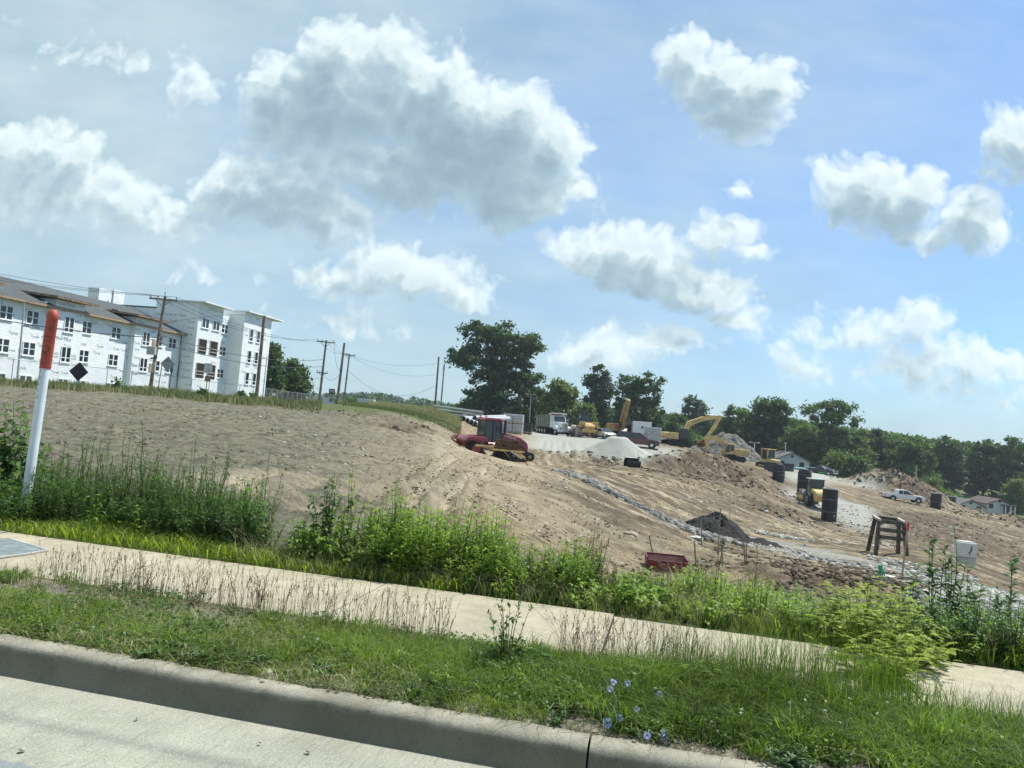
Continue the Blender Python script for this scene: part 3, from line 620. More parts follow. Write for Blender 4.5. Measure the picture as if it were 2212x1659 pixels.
def box1(rt, L):
    c = L*.42; MB().box(c.x-.25, c.y-.35, c.z, .75, .4, .75).obj('equipment_box', grey, rt, .03); MB().box(c.x+.1, c.y-.3, c.z-1.6, .3, .25, .9).obj('meter_box', grey, rt, .02)
    MB().cyl((c.x-.3, c.y-.3, c.z-.35), (c.x+.3, c.y-.3, c.z-.2), .07).obj('bracket', black, rt)
    c = L*.93; MB().cyl((c.x, c.y, c.z), (c.x+.0, c.y, c.z+1.1), .03).obj('top_pin', black, rt)
pole('P1', 322, 70, (357, 640), .17, 'leaning utility pole with crossarm and grey equipment boxes in front of the long white building', [(.965, 2.5)], extra=box1)
pole('P2', 553, 76, (571, 682), .2, 'thick bare wooden pole at the right end of the white building', m=wood)
pole('P3', 688, 112, (705, 735), .2, 'utility pole with two crossarms left of the black letter sign', [(.97, 2.6), (.52, 1.6)])
pole('P4', 727, 106, (744, 741), .21, 'bare brown wooden pole just right of the black letter sign')
pole('P5', 741, 128, (755, 764), .17, 'thin grey utility pole with small crossarm beside the bare brown pole', [(.97, 2.1)], m=wood2)
pole('P6', 938, 125, (948, 771), .19, 'taller bare wooden pole on the grassy rise, left of a close pair', m=wood)
pole('P7', 950, 135, (960, 786), .15, 'thinner bare grey pole on the grassy rise, right of a close pair', m=wood2, extra=lambda rt, L: MB().box(L.x, L.y-.2, L.z-1.2, .35, .3, .8).obj('equipment_box', grey, rt))
pole('P8', 1003, 190, (1008, 860), .16, 'small distant utility pole left of the big tree', m=wood2)
pole('P9', 1976, 150, (1980, 1005), .2, 'short pale wooden post standing on the dirt heap above the white pickup', m=mat('pale_wood', (.38, .33, .25), .9), name='wooden_post', cat='post')
ATT['L'] = [ray_at(-300, 520, 66), ray_at(-300, 537, 66), ray_at(-300, 548, 66), ray_at(-300, 620, 66), ray_at(-300, 640, 66)]
ATT['R'] = [ray_at(1100, 880, 300)]
def wire(a, b, sag, r, label, group):
    a, b = Vector(a), Vector(b); pts = [a.lerp(b, t)-Vector((0, 0, sag*4*t*(1-t))) for t in [i/14 for i in range(15)]]
    mb = MB().tube([p-a for p in pts], r, 4); o = mb.obj('overhead_wire', wirem); o.location = a; return setp(o, label, 'wire', group)
gr = 'overhead wires along the road'
PO = ('topmost', 'second highest', 'lowest')
for k, (i, j) in enumerate(((0, 0), (1, 1), (2, 3))): wire(ATT['L'][i], ATT['P1'][j], .7, .016, PO[k]+' of three thin power lines from the left edge to the leaning pole', gr)
wire(ATT['L'][3], ATT['P1'][-3]+Vector((0, 0, .4)), .8, .035, 'thick black communications cable running from the left edge to the leaning pole', gr)
for k, j in enumerate((0, 1, 3)): wire(ATT['P1'][j], ATT['P3'][j], 1.4, .016, PO[k]+' of three power lines from leaning pole to the letter sign pole', gr)
for k, (a, b) in enumerate(((-2, -1), (-3, -2))): wire(ATT['P1'][a], ATT['P3'][b], 1., .03, ('upper', 'lower')[1-k]+' communications cable crossing the white facade to the pole by the letter sign', gr)
wire(ATT['P1'][-1], ATT['P2'][0], -.4, .018, 'guy wire rising from the leaning pole to the thick bare pole', gr)
for k, j in enumerate((0, 1, 3)): wire(ATT['P3'][j], ATT['P5'][min(j, 2)], .8, .016, PO[k]+' of three short wires between the two crossarm poles by the letter sign', gr)
wire(ATT['P3'][3], ATT['P4'][-2], 1.6, .02, 'slack cable looping down from crossarm to bare brown pole', gr); wire(ATT['P3'][-3], ATT['P4'][-3], 1.2, .02, 'low slack cable looping between pole and bare brown pole', gr)
wire(ATT['P5'][1], ATT['P6'][0]+Vector((0, 0, -1)), 1.2, .014, 'long thin upper wire crossing the open sky between the pole groups', gr); wire(ATT['P5'][2], ATT['P6'][-1], 1.6, .014, 'long thin middle wire crossing the open sky between the pole groups', gr)
wire(ATT['P5'][-1], ATT['P6'][-3], 3.0, .02, 'lowest sagging wire crossing the open sky between the pole groups', gr)
def lamp(pb, Y, top, arm, label, r=.07, name='street_lamp', cat='street lamp', m=None):
    b = G(pb, Y, -.3); t = ray_at(top[0], top[1], Y); rt = thing(name, label, cat, b); L = t-b
    MB().cyl((0, 0, 0), L, r, r*.6, 8).obj('shaft', m or galv, rt)
    for a in arm: MB().beam(L, L+Vector((a, 0, .12)), .06).obj('arm', m or galv, rt); MB().box(L.x+a*1.1, L.y, L.z+.05, .55, .25, .12).obj('lamp_head', m or galv, rt, .02)
    return rt
lamp(36, 62, (53, 652), (1.4,), 'tall grey lamp post with one arm before the left part of the white building', .09)
lamp(374, 88, (398, 700), (), 'thin grey post standing before the recess of the white building', .05, 'post', 'post')
lamp(566, 100, (577, 768), (), 'thin grey post beside the right corner of the white building', .08, 'post', 'post')
lamp(655, 140, (660, 792), (.8,), 'thin lamp post in front of the left trees, taller of two')
lamp(674, 160, (679, 818), (1.4,), 'thin lamp post with long arm right of the left trees, shorter of two')
fl = lamp(1143, 128, (1147, 853), (-.6, .6), 'slim light pole with twin floodlights in front of the big tree', .09)
lamp(1628, 150, (1630, 957), (-.7, .7), 'short light pole with white twin lamp heads behind the rubble heap', .12, m=vinyl)
lamp(1694, 165, (1697, 958), (0,), 'short pole with white lantern above the grey gabled house', .1, m=vinyl)
def signpost(name, label, px, Y, top, build, cat='sign', post=True):
    b = G(px, Y, -.2); t = ray_at(top[0], top[1], Y); rt = thing(name, label, cat, b); build(rt, t-b); return rt
blk = mat('sign_black', (.012, .01, .012), .7, .2, 5.); alu = mat('sign_back', (.33, .34, .32), .5, .2, 4.); whit = mat('sign_white', (.75, .75, .72), .5, .05); inkb = mat('sign_ink', (.01, .01, .01), .6)
def diamond(rt, c, half, m, y=0, name='panel'): MB().prism([(c.x-half, c.z), (c.x, c.z-half), (c.x+half, c.z), (c.x, c.z+half)], y-.02, y+.01).obj(name, m, rt)
def b1(rt, c):
    diamond(rt, c, .66, blk, -.05)
    mb = MB(); mb.beam((c.x-.6, -.09, c.z), (c.x+.6, -.09, c.z), .03); mb.beam((c.x, -.09, c.z-.6), (c.x, -.09, c.z+.6), .03); mb.obj('frame', mat('sign_frame', (.08, .06, .06)), rt); MB().cyl((c.x-.1, 0, 0), (c.x, 0, c.z-.4), .05).obj('post', galv, rt)
signpost('diamond_sign', 'black diamond shaped sign seen from behind, beside the orange topped marker post', 169, 52, (171, 803), b1)
def b2(rt, c):
    diamond(rt, c, .66, alu, -.05); v, f = textmesh('AAR', .28); mb = MB().mesh(v, f, face_m((c.x, -.075, c.z+.24), (1, 0, 0), (0, 0, 1))); mb.obj('lettering', inkb, rt)
    mb = MB().box(c.x, -.062, c.z-.62, .42, .02, .3); mb.obj('small_plate', alu, rt)
    for k in (-.52, .42): MB().cyl((c.x+k-.14, 0, 0), (c.x+k, 0, c.z-.05+abs(k)*.2), .035).obj('post', blk, rt)
signpost('diamond_sign', 'grey diamond shaped sign on two posts between the leaning pole and speed limit sign', 352, 67, (363, 786), b2)
def b3(rt, c):
    MB().box(c.x, -.04, c.z-.38, .62, .02, .78).obj('panel', whit, rt, .01); mb = MB()
    for s, sz, dz in (('SPEED', .17, .26), ('LIMIT', .17, .09), ('30', .42, -.17)): v, f = textmesh(s, sz); mb.mesh(v, f, face_m((c.x, -.054, c.z+dz+.01), (1, 0, 0), (0, 0, 1)))
    for k in (-1, 1): mb.box(c.x+k*.28, -.051, c.z-.35, .015, .006, .72)
    mb.obj('lettering', inkb, rt); MB().box(c.x+.05, -.04, c.z-1.0, .45, .02, .42).obj('brown_plate', mat('brown_plate', (.26, .2, .12)), rt); MB().box(c.x, 0, -.1, .06, .05, c.z+.2).obj('post', galv, rt)
signpost('speed_limit_sign', 'white speed limit 30 sign on a post in front of the four storey end', 444, 58, (450, 796), b3)
def b4(rt, c):
    MB().box(c.x, -.05, c.z-.55, 1.15, .06, 1.1).obj('panel', inkb, rt); v, f = textmesh('M', 1.0); MB().mesh(v, f, face_m((c.x, -.09, c.z), (1, 0, 0), (0, 0, 1))).obj('letter', whit, rt); MB().box(c.x-.3, .05, -.2, .08, .08, c.z+.1).obj('post', galv, rt); MB().box(c.x+.3, .05, -.2, .08, .08, c.z+.1).obj('post', galv, rt)
signpost('letter_sign', 'black square sign with white letter M on two posts between the wooden poles', 714, 150, (717, 846), b4)
# ---- chain link fences
def link_mat():
    m = bpy.data.materials.new('chain_link'); m.use_nodes = True; n = NT(m.node_tree); P = n.n('ShaderNodeTexCoord').outputs['Object']; s = n.sep(P)
    a = n.m('ADD', s[0], s[2]); b = n.m('SUBTRACT', s[0], s[2]); f = None
    for v in (a, b): w = n.m('LESS_THAN', n.m('FRACT', n.m('DIVIDE', v, .085)), .07); f = w if f is None else n.m('MAXIMUM', f, w)
    d = n.n('ShaderNodeBsdfDiffuse'); d.inputs[0].default_value = (.36, .39, .38, 1); t = n.n('ShaderNodeBsdfTransparent'); mx = n.n('ShaderNodeMixShader')
    n.put(mx.inputs[0], f); n.t.links.new(t.outputs[0], mx.inputs[1]); n.t.links.new(d.outputs[0], mx.inputs[2]); o = n.n('ShaderNodeOutputMaterial'); n.t.links.new(mx.outputs[0], o.inputs[0]); return m
linkm = link_mat()
def fence(pts, label, h=1.9, sp=3.):
    a = Vector((*pts[0], 0)); rt = thing('chain_link_fence', label, 'fence', (a.x, a.y, hz(a.x, a.y))); z0 = rt.location.z; top = []
    for (x0, y0), (x1, y1) in zip(pts, pts[1:]):
        L = math.hypot(x1-x0, y1-y0); n = max(1, int(L/sp))
        for i in range(n+(pts[-1] == (x1, y1))):
            x, y = x0+(x1-x0)*i/n, y0+(y1-y0)*i/n; z = hz(x, y)-z0; top.append((x-a.x, y-a.y, z)); MB().cyl((x-a.x, y-a.y, z-.2), (x-a.x, y-a.y, z+h), .035, n=6).obj('post', galv, rt)
    mb = MB(); mb.tube([(x, y, z+h) for x, y, z in top], .025, 5); mb.obj('top_rail', galv, rt)
    for (p, q) in zip(top, top[1:]): mb = MB(); mb.add([p, q, (q[0], q[1], q[2]+h), (p[0], p[1], p[2]+h)], [(0, 1, 2, 3)]); mb.obj('wire_mesh', linkm, rt)
fence([(-38.5, 46), (-35.2, 62), (-33.2, 79), (-31.5, 93)], 'chain link fence along the grass in front of the white building')
p0, p1, p2 = G(572, 98), G(640, 118), G(700, 140); fence([(p0.x, p0.y), (p1.x, p1.y), (p2.x, p2.y)], 'chain link fence with white notices running right from the white building')
for px in (590, 662): p = G(px, 103 if px < 600 else 124, 1.1); o = MB().box(0, 0, 0, .5, .02, .35).obj('notice_board', whit); o.location = p+Vector((0, -.15, 0)); setp(o, 'small white notice on the far chain link fence, ' + ('left one near the building corner' if px < 600 else 'right one near the lamp post'), 'notice', 'notices on the far fence')
# ---- houses
siding = mat('grey_siding', (.36, .42, .47), .7, .06, 2.); siding2 = mat('cream_siding', (.52, .55, .53), .7, .06); roofm = mat('house_roof', (.13, .13, .13), .9, .2, 4.); roofb = mat('brown_roof', (.10, .075, .065), .9, .2, 4.)
def house(px, Y, w, d, wall, rise, m, rm, label, rz=0, porch=False, base=None, front=0.):
    b = G(px, Y); 
    if base is not None: b.z = base
    rt = thing('house', label, 'house', b, rz)
    MB().prism([(-w/2, -1), (w/2, -1), (w/2, wall), (0, wall+rise), (-w/2, wall)], 0, d).obj('wall', m, rt)
    e = .45; k = rise/(w/2)
    for sg in (-1, 1): MB().prism([(0, wall+rise+.02), (sg*(w/2+e), wall-e*k+.02), (sg*(w/2+e), wall-e*k+.2), (0, wall+rise+.22)], -e, d+e).obj('roof', rm, rt)
    MB().box(0, -.03, wall+rise*.42, .6, .08, .5).obj('gable_vent', black, rt)
    for k in ((-.28, .28) if not porch else (-.35,)):
        f = MB().box(w*k, -.03, 1., 1.3, .08, 1.2).obj('window', vinyl, rt); MB().box(w*k, -.075, 1.08, 1.1, .03, 1.04).obj('pane', glass, f)
    if porch:
        for k in (.1, .3, .48): MB().box(w*k, -1.2, 0, .18, .18, wall).obj('porch_post', vinyl, rt)
        MB().box(w*.28, -.75, wall-.1, w*.5, 1.6, .2).obj('porch_roof', rm, rt); MB().box(w*.25, -.04, 0, 1., .05, 2.).obj('door', black, rt); MB().box(w*.4, -.04, .6, .9, .05, 1.3).obj('window', glass, rt)
    return rt
house(1709, 161, 7.3, 9, 2.2, 1.65, siding, roofm, 'blue grey gabled house end behind the bulldozer blade', -4, base=ray_at(1709, 1018, 161).z)
h2 = house(2096, 168, 6.2, 7, 1.9, 1.4, siding2, roofm, 'pale house with dark edged grey roof right of the rightmost black manhole', 0, base=ray_at(2096, 1113, 168).z)
MB().prism([(.6, 1.8), (.6, 1.93), (4, 3.35), (4, 3.2)], -9.5, -2.1, 'x').obj('side_roof', roofm, h2); MB().box(-5.8, 3.7, -1, 7.2, 5.4, 2.8).obj('side_wall', siding2, h2)
house(2158, 172, 5.8, 7, 2.1, 1.1, siding2, roofb, 'low white house with porch posts and brown roof at the far right', 3, True, base=ray_at(2158, 1110, 172).z)
house(703, 230, 5., 6, 1.6, 1.8, siding2, roofm, 'small grey roofed house behind the poles by the letter sign', 20)
o = MB().box(0, 0, 0, 3., 2.2, 1.6); rt = thing('cargo_trailer', 'small beige cargo trailer on the grass right of the pole group', 'trailer', G(790, 140)); o.obj('body', siding2, rt, .05).location = (0, 0, .4)
for k in (-.5, .5): MB().cyl((k, -1.15, .35), (k, -.95, .35), .35).obj('wheel', black, rt)
rt = thing('utility_cabinet', 'white utility cabinet at the foot of the pole pair on the grassy rise', 'cabinet', G(943, 122)); MB().box(0, 0, 0, 1.2, .8, 1.1).obj('body', vinyl, rt, .03); MB().box(0, 0, 1.1, 1.3, .9, .06).obj('lid', galv, rt)
# ================================================================== VEHICLES AND SITE THINGS   (x forward, y left, z up)
yel = mat('machine_yellow', (.56, .34, .07), .6, .3, 3.5, coat=.1, col2=(.24, .17, .08)); yel_backlit = mat('machine_yellow_backlit', (.36, .21, .06), .6, .3, 1.5); yel2 = mat('machine_yellow_pale', (.64, .45, .14), .6, .3, 3., col2=(.36, .28, .15)); rubber = mat('rubber', (.022, .022, .021), .85, .3, 6.)  # browner yellow of the upright-boom excavator has its back-lit shade painted in
dark = mat('machine_dark', (.03, .03, .032), .6, .25, 4.); cabg = mat('cab_glass', (.04, .06, .065), .08, .2, .7); red = mat('tractor_red', (.24, .012, .022), .35, .2, 1.5, coat=.4)
steel = mat('bare_steel', (.30, .29, .27), .4, .25, 5., metal=.6); rust = mat('rusty_blade', (.16, .085, .035), .75, .5, 4.); wht = mat('paint_white', (.72, .74, .76), .35, .05, coat=.4)
mar = mat('paint_maroon', (.075, .014, .022), .3, .1, coat=.5); drk = mat('paint_dark', (.02, .03, .04), .3, .1, coat=.4); chrome = mat('chrome', (.6, .62, .64), .2, .05, metal=.8); beige = mat('paint_beige', (.55, .52, .46), .35, .05, coat=.4)
redl = mat('lamp_red', (.4, .02, .015), .3); orange = mat('safety_orange', (.75, .16, .03), .6, .1); dust = mat('dusty_tyre', (.30, .28, .24), .9, .3, 4.)
def wheel(rt, x, y, r, w, rimr=.55, tm=None, rm=None, n=20, lugs=0):
    sg = 1 if y > 0 else -1
    t = MB(); t.cyl((0, -w/2, 0), (0, w/2, 0), r, r, n)
    for i in range(lugs): a = 2*math.pi*i/lugs; t.beam((math.cos(a)*r, -w*.48, math.sin(a)*r), (math.cos(a+.18)*r, w*.1, math.sin(a+.18)*r), r*.09, r*.07)
    t = t.obj('wheel', tm or rubber, rt, .04 if not lugs else 0); t.location = (x, y, r)
    m = MB(); m.cyl((0, sg*w*.5, 0), (0, sg*(w*.5+.02), 0), r*rimr, r*rimr*.92, 14); m.cyl((0, sg*w*.5, 0), (0, sg*(w*.5+.05), 0), r*.16, r*.14, 10); m.obj('rim', rm or chrome, t)
    return t
def pickup(name, label, px, Y, rz, m, cat='pickup truck', suv=False, scale=1., py=None):
    rt = thing(name, label, cat, G(px, Y), rz, scale=scale); hw = .98
    body = [(-2.9, .55), (-2.9, 1.12), (-2.85, 1.18), (.95, 1.18), (1.15, 1.17), (2.55, 1.06), (2.82, .95), (2.88, .6), (2.6, .42), (-2.6, .45)]
    if not suv: # open bed
        MB().prism([(-1.12, .5), (-1.12, 1.14), (1.15, 1.17), (2.55, 1.07), (2.82, .95), (2.88, .6), (2.6, .42)], -hw, hw).obj('body', m, rt, .05)
        for s in (-1, 1): MB().prism([(-2.9, .6), (-2.9, 1.16), (-1.1, 1.16), (-1.1, .6)], s*hw-.06*s-.06, s*hw-.06*s+.06).obj('bed_side', m, rt, .03)
        MB().box(-2.86, 0, .6, .07, 1.86, .56).obj('tailgate', m, rt, .02); MB().box(-2., 0, .5, 1.75, 1.84, .16).obj('bed_floor', dark, rt)
        roof = [(-1.15, 1.12), (-1.05, 1.75), (-.9, 1.84), (.15, 1.84), (.4, 1.78), (1.2, 1.15)]; wn = [((-1.0, 1.2), (-.93, 1.7), (-.42, 1.74), (-.42, 1.2)), ((-.33, 1.2), (-.33, 1.74), (.25, 1.73), (.92, 1.2))]
    else:
        MB().prism(body, -hw, hw).obj('body', m, rt, .05); roof = [(-2.85, 1.12), (-2.7, 1.8), (-2.5, 1.9), (.15, 1.9), (.4, 1.83), (1.25, 1.15)]
        wn = [((-2.62, 1.24), (-2.5, 1.75), (-1.2, 1.78), (-1.2, 1.24)), ((-1.1, 1.24), (-1.1, 1.78), (-.3, 1.78), (-.3, 1.24)), ((-.2, 1.22), (-.2, 1.78), (.25, 1.76), (.98, 1.22))]
    cb = MB(); n = len(roof)
    for y in (-1, 1): cb.v += [(a, y*(.94 if b < 1.2 else .78), b) for a, b in roof]
    cb.f += [tuple(range(n)), tuple(range(2*n-1, n-1, -1))]+[(i, (i+1) % n, n+(i+1) % n, n+i) for i in range(n)]
    cb.obj('cab', m, rt, .03)
    for s in (-1, 1):
        for w in wn: MB().add([(a, s*(.955-(b-1.15)*.235), b) for a, b in w]+[(a, s*(.90-(b-1.15)*.235), b) for a, b in w], [(0, 1, 2, 3), (7, 6, 5, 4), (0, 4, 5, 1), (1, 5, 6, 2), (2, 6, 7, 3), (3, 7, 4, 0)]).obj('side_window', cabg, rt)
        MB().box(.95, s*1.05, 1.2, .1, .18, .16).obj('mirror', drk, rt, .02)
        MB().box(2.8, s*.75, .78, .12, .36, .18).obj('headlight', wht if m is not wht else chrome, rt, .02); MB().box(-2.9, s*.88, .8, .06, .14, .32).obj('tail_light', redl, rt)
        for x in (-1.85, 1.85): MB().cyl((x, s*.93, .45), (x, s*1.0, .45), .5, n=20).obj('wheel_arch', dark, rt); wheel(rt, x, s*.88, .41, .28)
    ws = roof[-2:]; MB().add([(ws[0][0]+.03, -.7, ws[0][1]-.02), (ws[0][0]+.03, .7, ws[0][1]-.02), (ws[1][0]-.06, .84, ws[1][1]+.1), (ws[1][0]-.06, -.84, ws[1][1]+.1)], [(0, 1, 2, 3)]).obj('windscreen', cabg, rt).location = (.02, 0, .02)
    MB().box(2.86, 0, .42, .16, 1.9, .22).obj('bumper', chrome if m is not mar else wht, rt, .04); MB().box(-2.95, 0, .42, .16, 1.8, .2).obj('bumper', dark, rt, .03); MB().box(2.85, 0, .68, .08, 1.1, .3).obj('grille', dark, rt)
    return rt
pickup('pickup_truck', 'white pickup truck driving down the brown slope beside a dirt heap', 1951, 118, -8, wht)
pickup('sport_utility_vehicle', 'long maroon vehicle with white bumper parked behind the pale gravel pile', 1378, 102, -14, mar, 'suv', True)
pickup('pickup_truck', 'dark blue pickup truck parked at the end of the green pipes', 1776, 146, -52, drk, scale=.95)
pickup('pickup_truck', 'white pickup truck roof showing behind the white wrapped pallet beside the excavator', 1418, 122, 0, wht)
def sedan(label, px, Y, rz, m):
    rt = thing('parked_car', label, 'car', G(px, Y), rz)
    MB().prism([(-2.3, .35), (-2.35, .85), (-1.6, 1.0), (1., .98), (2.1, .82), (2.3, .6), (2.25, .35)], -.9, .9).obj('body', m, rt, .06)
    MB().prism([(-1.7, .98), (-1., 1.42), (.2, 1.45), (1.05, .97)], -.74, .74).obj('roof', m, rt, .05)
    MB().add([(.28, -.66, 1.42), (.28, .66, 1.42), (1.06, .76, 1.0), (1.06, -.76, 1.0)], [(0, 1, 2, 3)]).obj('windscreen', cabg, rt).location = (.03, 0, .02)
    for s in (-1, 1):
        MB().prism([(-1.5, 1.0), (-.95, 1.38), (.15, 1.4), (.85, 1.0)], s*.75-.01, s*.75+.01).obj('side_window', cabg, rt); MB().box(2.25, s*.62, .6, .08, .36, .14).obj('headlight', chrome, rt)
        for x in (-1.4, 1.4): wheel(rt, x, s*.82, .33, .2)
    MB().box(2.3, 0, .4, .08, 1.5, .12).obj('bumper', dark, rt)
sedan('beige car parked beside the yellow loader behind the gravel pile', 1306, 114, -75, beige); sedan('dark car half hidden behind the beige car', 1290, 121, -70, drk)
# ---- dump truck
def dump(px, Y, rz):
    rt = thing('dump_truck', 'white dump truck with grey tipper body facing the camera by the trees', 'dump truck', G(px, Y), rz)
    MB().prism([(1.2, 1.2), (1.2, 2.05), (3.2, 1.95), (3.3, 1.1)], -.62, .62).obj('hood', wht, rt, .08); MB().box(3.32, 0, 1.0, .08, .95, .95).obj('grille', chrome, rt, .02)
    MB().prism([(-.4, 1.1), (-.4, 3.0), (.75, 3.0), (1.22, 2.1), (1.25, 1.1)], -1.05, 1.05).obj('cab', wht, rt, .06)
    MB().add([(.84, -.92, 2.9), (.84, .92, 2.9), (1.27, .92, 2.12), (1.27, -.92, 2.12)], [(0, 1, 2, 3)]).obj('windscreen', cabg, rt)
    for s in (-1, 1):
        MB().box(.25, s*1.06, 2.05, .8, .03, .75).obj('side_window', cabg, rt); MB().prism([(1.5, .9), (1.6, 1.35), (2.2, 1.5), (3.1, 1.3), (3.3, .85)], s*.95-.27, s*.95+.27).obj('fender', wht, rt, .06)
        MB().box(3.28, s*.95, 1.0, .1, .3, .24).obj('headlight', chrome, rt, .03); MB().box(.95, s*1.35, 2.0, .1, .3, .65).obj('mirror', chrome, rt, .02); MB().beam((.9, s*1.05, 2.4), (.95, s*1.3, 2.4), .05).obj('mirror_arm', dark, rt)
        wheel(rt, 2.4, s*1.02, .52, .3); MB().cyl((-.55, s*.95, 1.2), (-.55, s*.95, 3.4), .08).obj('exhaust', chrome, rt)
        for x in (-2.1, -3.3, -4.5, -5.6): wheel(rt, x, s*.95, .5, .5)
    MB().box(3.45, 0, .55, .25, 2.45, .42).obj('bumper', chrome, rt, .05); MB().box(-2.3, 0, .75, 8., .8, .3).obj('chassis', dark, rt)
    mb = MB(); mb.prism([(-.75, 1.15), (-.75, 3.1), (-6.2, 2.9), (-6.4, 1.15)], -1.25, 1.25); mb.obj('tipper_body', steel, rt, .03)
    for x in [-1.4-i*.95 for i in range(5)]:
        for s in (-1, 1): MB().box(x, s*1.29, 1.2, .12, .1, 1.75).obj('rib', steel, rt)
    MB().prism([(-.75, 3.1), (-.75, 3.25), (.9, 3.45), (.9, 3.32)], -1.22, 1.22).obj('cab_shield', wht, rt, .02)
    MB().beam((.9, -.5, 3.05), (.9, .5, 3.05), .1).obj('roof_lamps', orange, rt)
dump(1201, 120, -72)
def tracks(rt, L, W, r, w, x0=0, m=None):
    for s in (-1, 1):
        t = MB(); n = 8; pts = [(x0+L/2-r+math.sin(a)*r, r-math.cos(a)*r) for a in [math.pi*i/n for i in range(n+1)]]+[(x0-L/2+r-math.sin(a)*r, r+math.cos(a)*r) for a in [math.pi*i/n for i in range(n+1)]]
        y = s*W/2; t.prism(pts, y-w/2, y+w/2)
        k = int(L*2/.28)
        P = [Vector((a, 0, b)) for a, b in pts]; P.append(P[0]); tot = sum((b-a).length for a, b in zip(P, P[1:])); N = int(tot/.22)
        for i in range(N):
            d = tot*i/N
            for a, b in zip(P, P[1:]):
                l = (b-a).length
                if d <= l: break
                d -= l
            c = a.lerp(b, d/l if l else 0); dv = (b-a).normalized(); nn = Vector((dv.z, 0, -dv.x)); t.beam(c+Vector((0, y-w/2-.01, 0))+nn*.02, c+Vector((0, y+w/2+.01, 0))+nn*.02, .07, .07)
        o = t.obj('track', m or rubber, rt)
        for x in (x0-L/2+r, x0+L/2-r): MB().cyl((x, y+s*w/2, r), (x, y+s*(w/2+.05), r), r*.62, n=14).obj('sprocket', dark if m is None else yel, o)
        for i in range(4): x = x0-L/2+r*1.7+(L-3.4*r)*i/3; MB().cyl((x, y+s*w/2, r*.45), (x, y+s*(w/2+.04), r*.45), r*.3, n=10).obj('roller', dark, o)
def plate(pts2, y0, y1, nm, m, rt, bev=.02): return MB().prism(pts2, y0, y1).obj(nm, m, rt, bev)
def excavator(label, px, Y, rz, swing, boom, stick, bucket, m, sc=1., text=None, track_m=None, side=1, cm=None):
    """boom, stick and bucket are lists of joints (x, z) in the plane of the arm"""
    rt = thing('excavator', label, 'excavator', G(px, Y), rz, scale=sc); u = Matrix.Rotation(math.radians(swing), 4, 'Z')
    tracks(rt, 4.2, 2.5, .45, .6, m=track_m); MB().box(0, 0, .45, 1.6, 2., .5).obj('undercarriage', dark, rt)
    def put(o): o.matrix_local = u; return o
    put(MB().cyl((0, 0, .9), (0, 0, 1.1), .75, n=20).obj('slew_ring', dark, rt))
    put(MB().prism([(-2., 1.1), (-2.1, 2.05), (-1.9, 2.2), (-.2, 2.2), (-.2, 1.1)], -1.25, 1.25).obj('engine_house', m, rt, .06))
    put(MB().prism([(-2.6, 1.15), (-2.75, 1.6), (-2.6, 2.15), (-2., 2.2), (-2., 1.1)], -1.2, 1.2).obj('counterweight', m, rt, .12))
    put(MB().box(.7, -.85*side, 1.1, 1.9, .75, .75).obj('side_box', m, rt, .05)); put(MB().box(.5, 0, 1.1, 2., 2.4, .15).obj('deck', dark, rt))
    c = put(MB().prism([(-.15, 1.2), (-.1, 2.95), (.25, 3.02), (1.25, 2.95), (1.62, 2.1), (1.6, 1.2)], .28*side, 1.25*side).obj('cab', cm or dark, rt, .06))
    for pts, y in (([(-.0, 1.75), (.02, 2.8), (.6, 2.85), (.6, 1.75)], 1.26*side), ([(.7, 1.5), (.7, 2.85), (1.18, 2.82), (1.5, 2.1), (1.5, 1.5)], 1.26*side)):
        MB().prism(pts, y-.02, y+.02).obj('side_window', cabg, c)
    MB().add([(1.66, .38*side, 2.1), (1.66, 1.15*side, 2.1), (1.3, 1.15*side, 2.9), (1.3, .38*side, 2.9)], [(0, 1, 2, 3)]).obj('front_window', cabg, c); MB().box(.7, .77*side, 3.0, 1.2, .8, .06).obj('roof', m, c, .02)
    def arm(j, ws, nm, y=.0, th=.5):
        up = []; lo = []
        for i, (x, z) in enumerate(j):
            a = j[max(0, i-1)]; b = j[min(len(j)-1, i+1)]; dx, dz = b[0]-a[0], b[1]-a[1]; l = math.hypot(dx, dz); nx, nz = -dz/l, dx/l
            up.append((x+nx*ws[i]/2, z+nz*ws[i]/2)); lo.append((x-nx*ws[i]/2, z-nz*ws[i]/2))
        mb = MB(); n = len(j)
        for i in range(n-1): mb.prism([up[i], up[i+1], lo[i+1], lo[i]], y-th/2, y+th/2)
        return put(mb.obj(nm, m, rt, 0))
    bo = arm(boom, [.45, .85, .75, .45][:len(boom)] if len(boom) > 2 else [.6, .5], 'boom'); arm(stick, [.62, .55, .32][:len(stick)], 'stick', th=.38)
    if bucket: put(MB().prism(bucket, -.55, .55).obj('bucket', rust if m is yel2 else steel, rt, .04))
    b0, b1, b2 = boom[0], boom[1], boom[-1]
    for s in (-1, 1):
        put(MB().cyl((b0[0]+.6, s*.38, b0[1]-.35), ((b0[0]+b1[0])/2+.25, s*.38, (b0[1]+b1[1])/2-.05), .09).obj('lift_cylinder', dark, rt))
    mid = (boom[-2][0]*.7+b2[0]*.3, boom[-2][1]*.7+b2[1]*.3+.55); tip = (stick[0][0]*1.0, stick[0][1])
    put(MB().cyl((mid[0], 0, mid[1]), (tip[0], 0, tip[1]), .06).obj('stick_cylinder', steel, rt))
    if text:
        v, f = textmesh(text, .42); a, b = boom[1], boom[2]
        for s in (-1, 1):
            q = face_m(((a[0]*.45+b[0]*.55), s*.262, (a[1]*.45+b[1]*.55)-.05), ((b[0]-a[0])*(1 if s < 0 else -1), 0, (b[1]-a[1])*(1 if s < 0 else -1)), (-(b[1]-a[1]), 0, b[0]-a[0]))
            o = MB().mesh(v, f, q).obj('lettering', inkb, bo)
    return rt
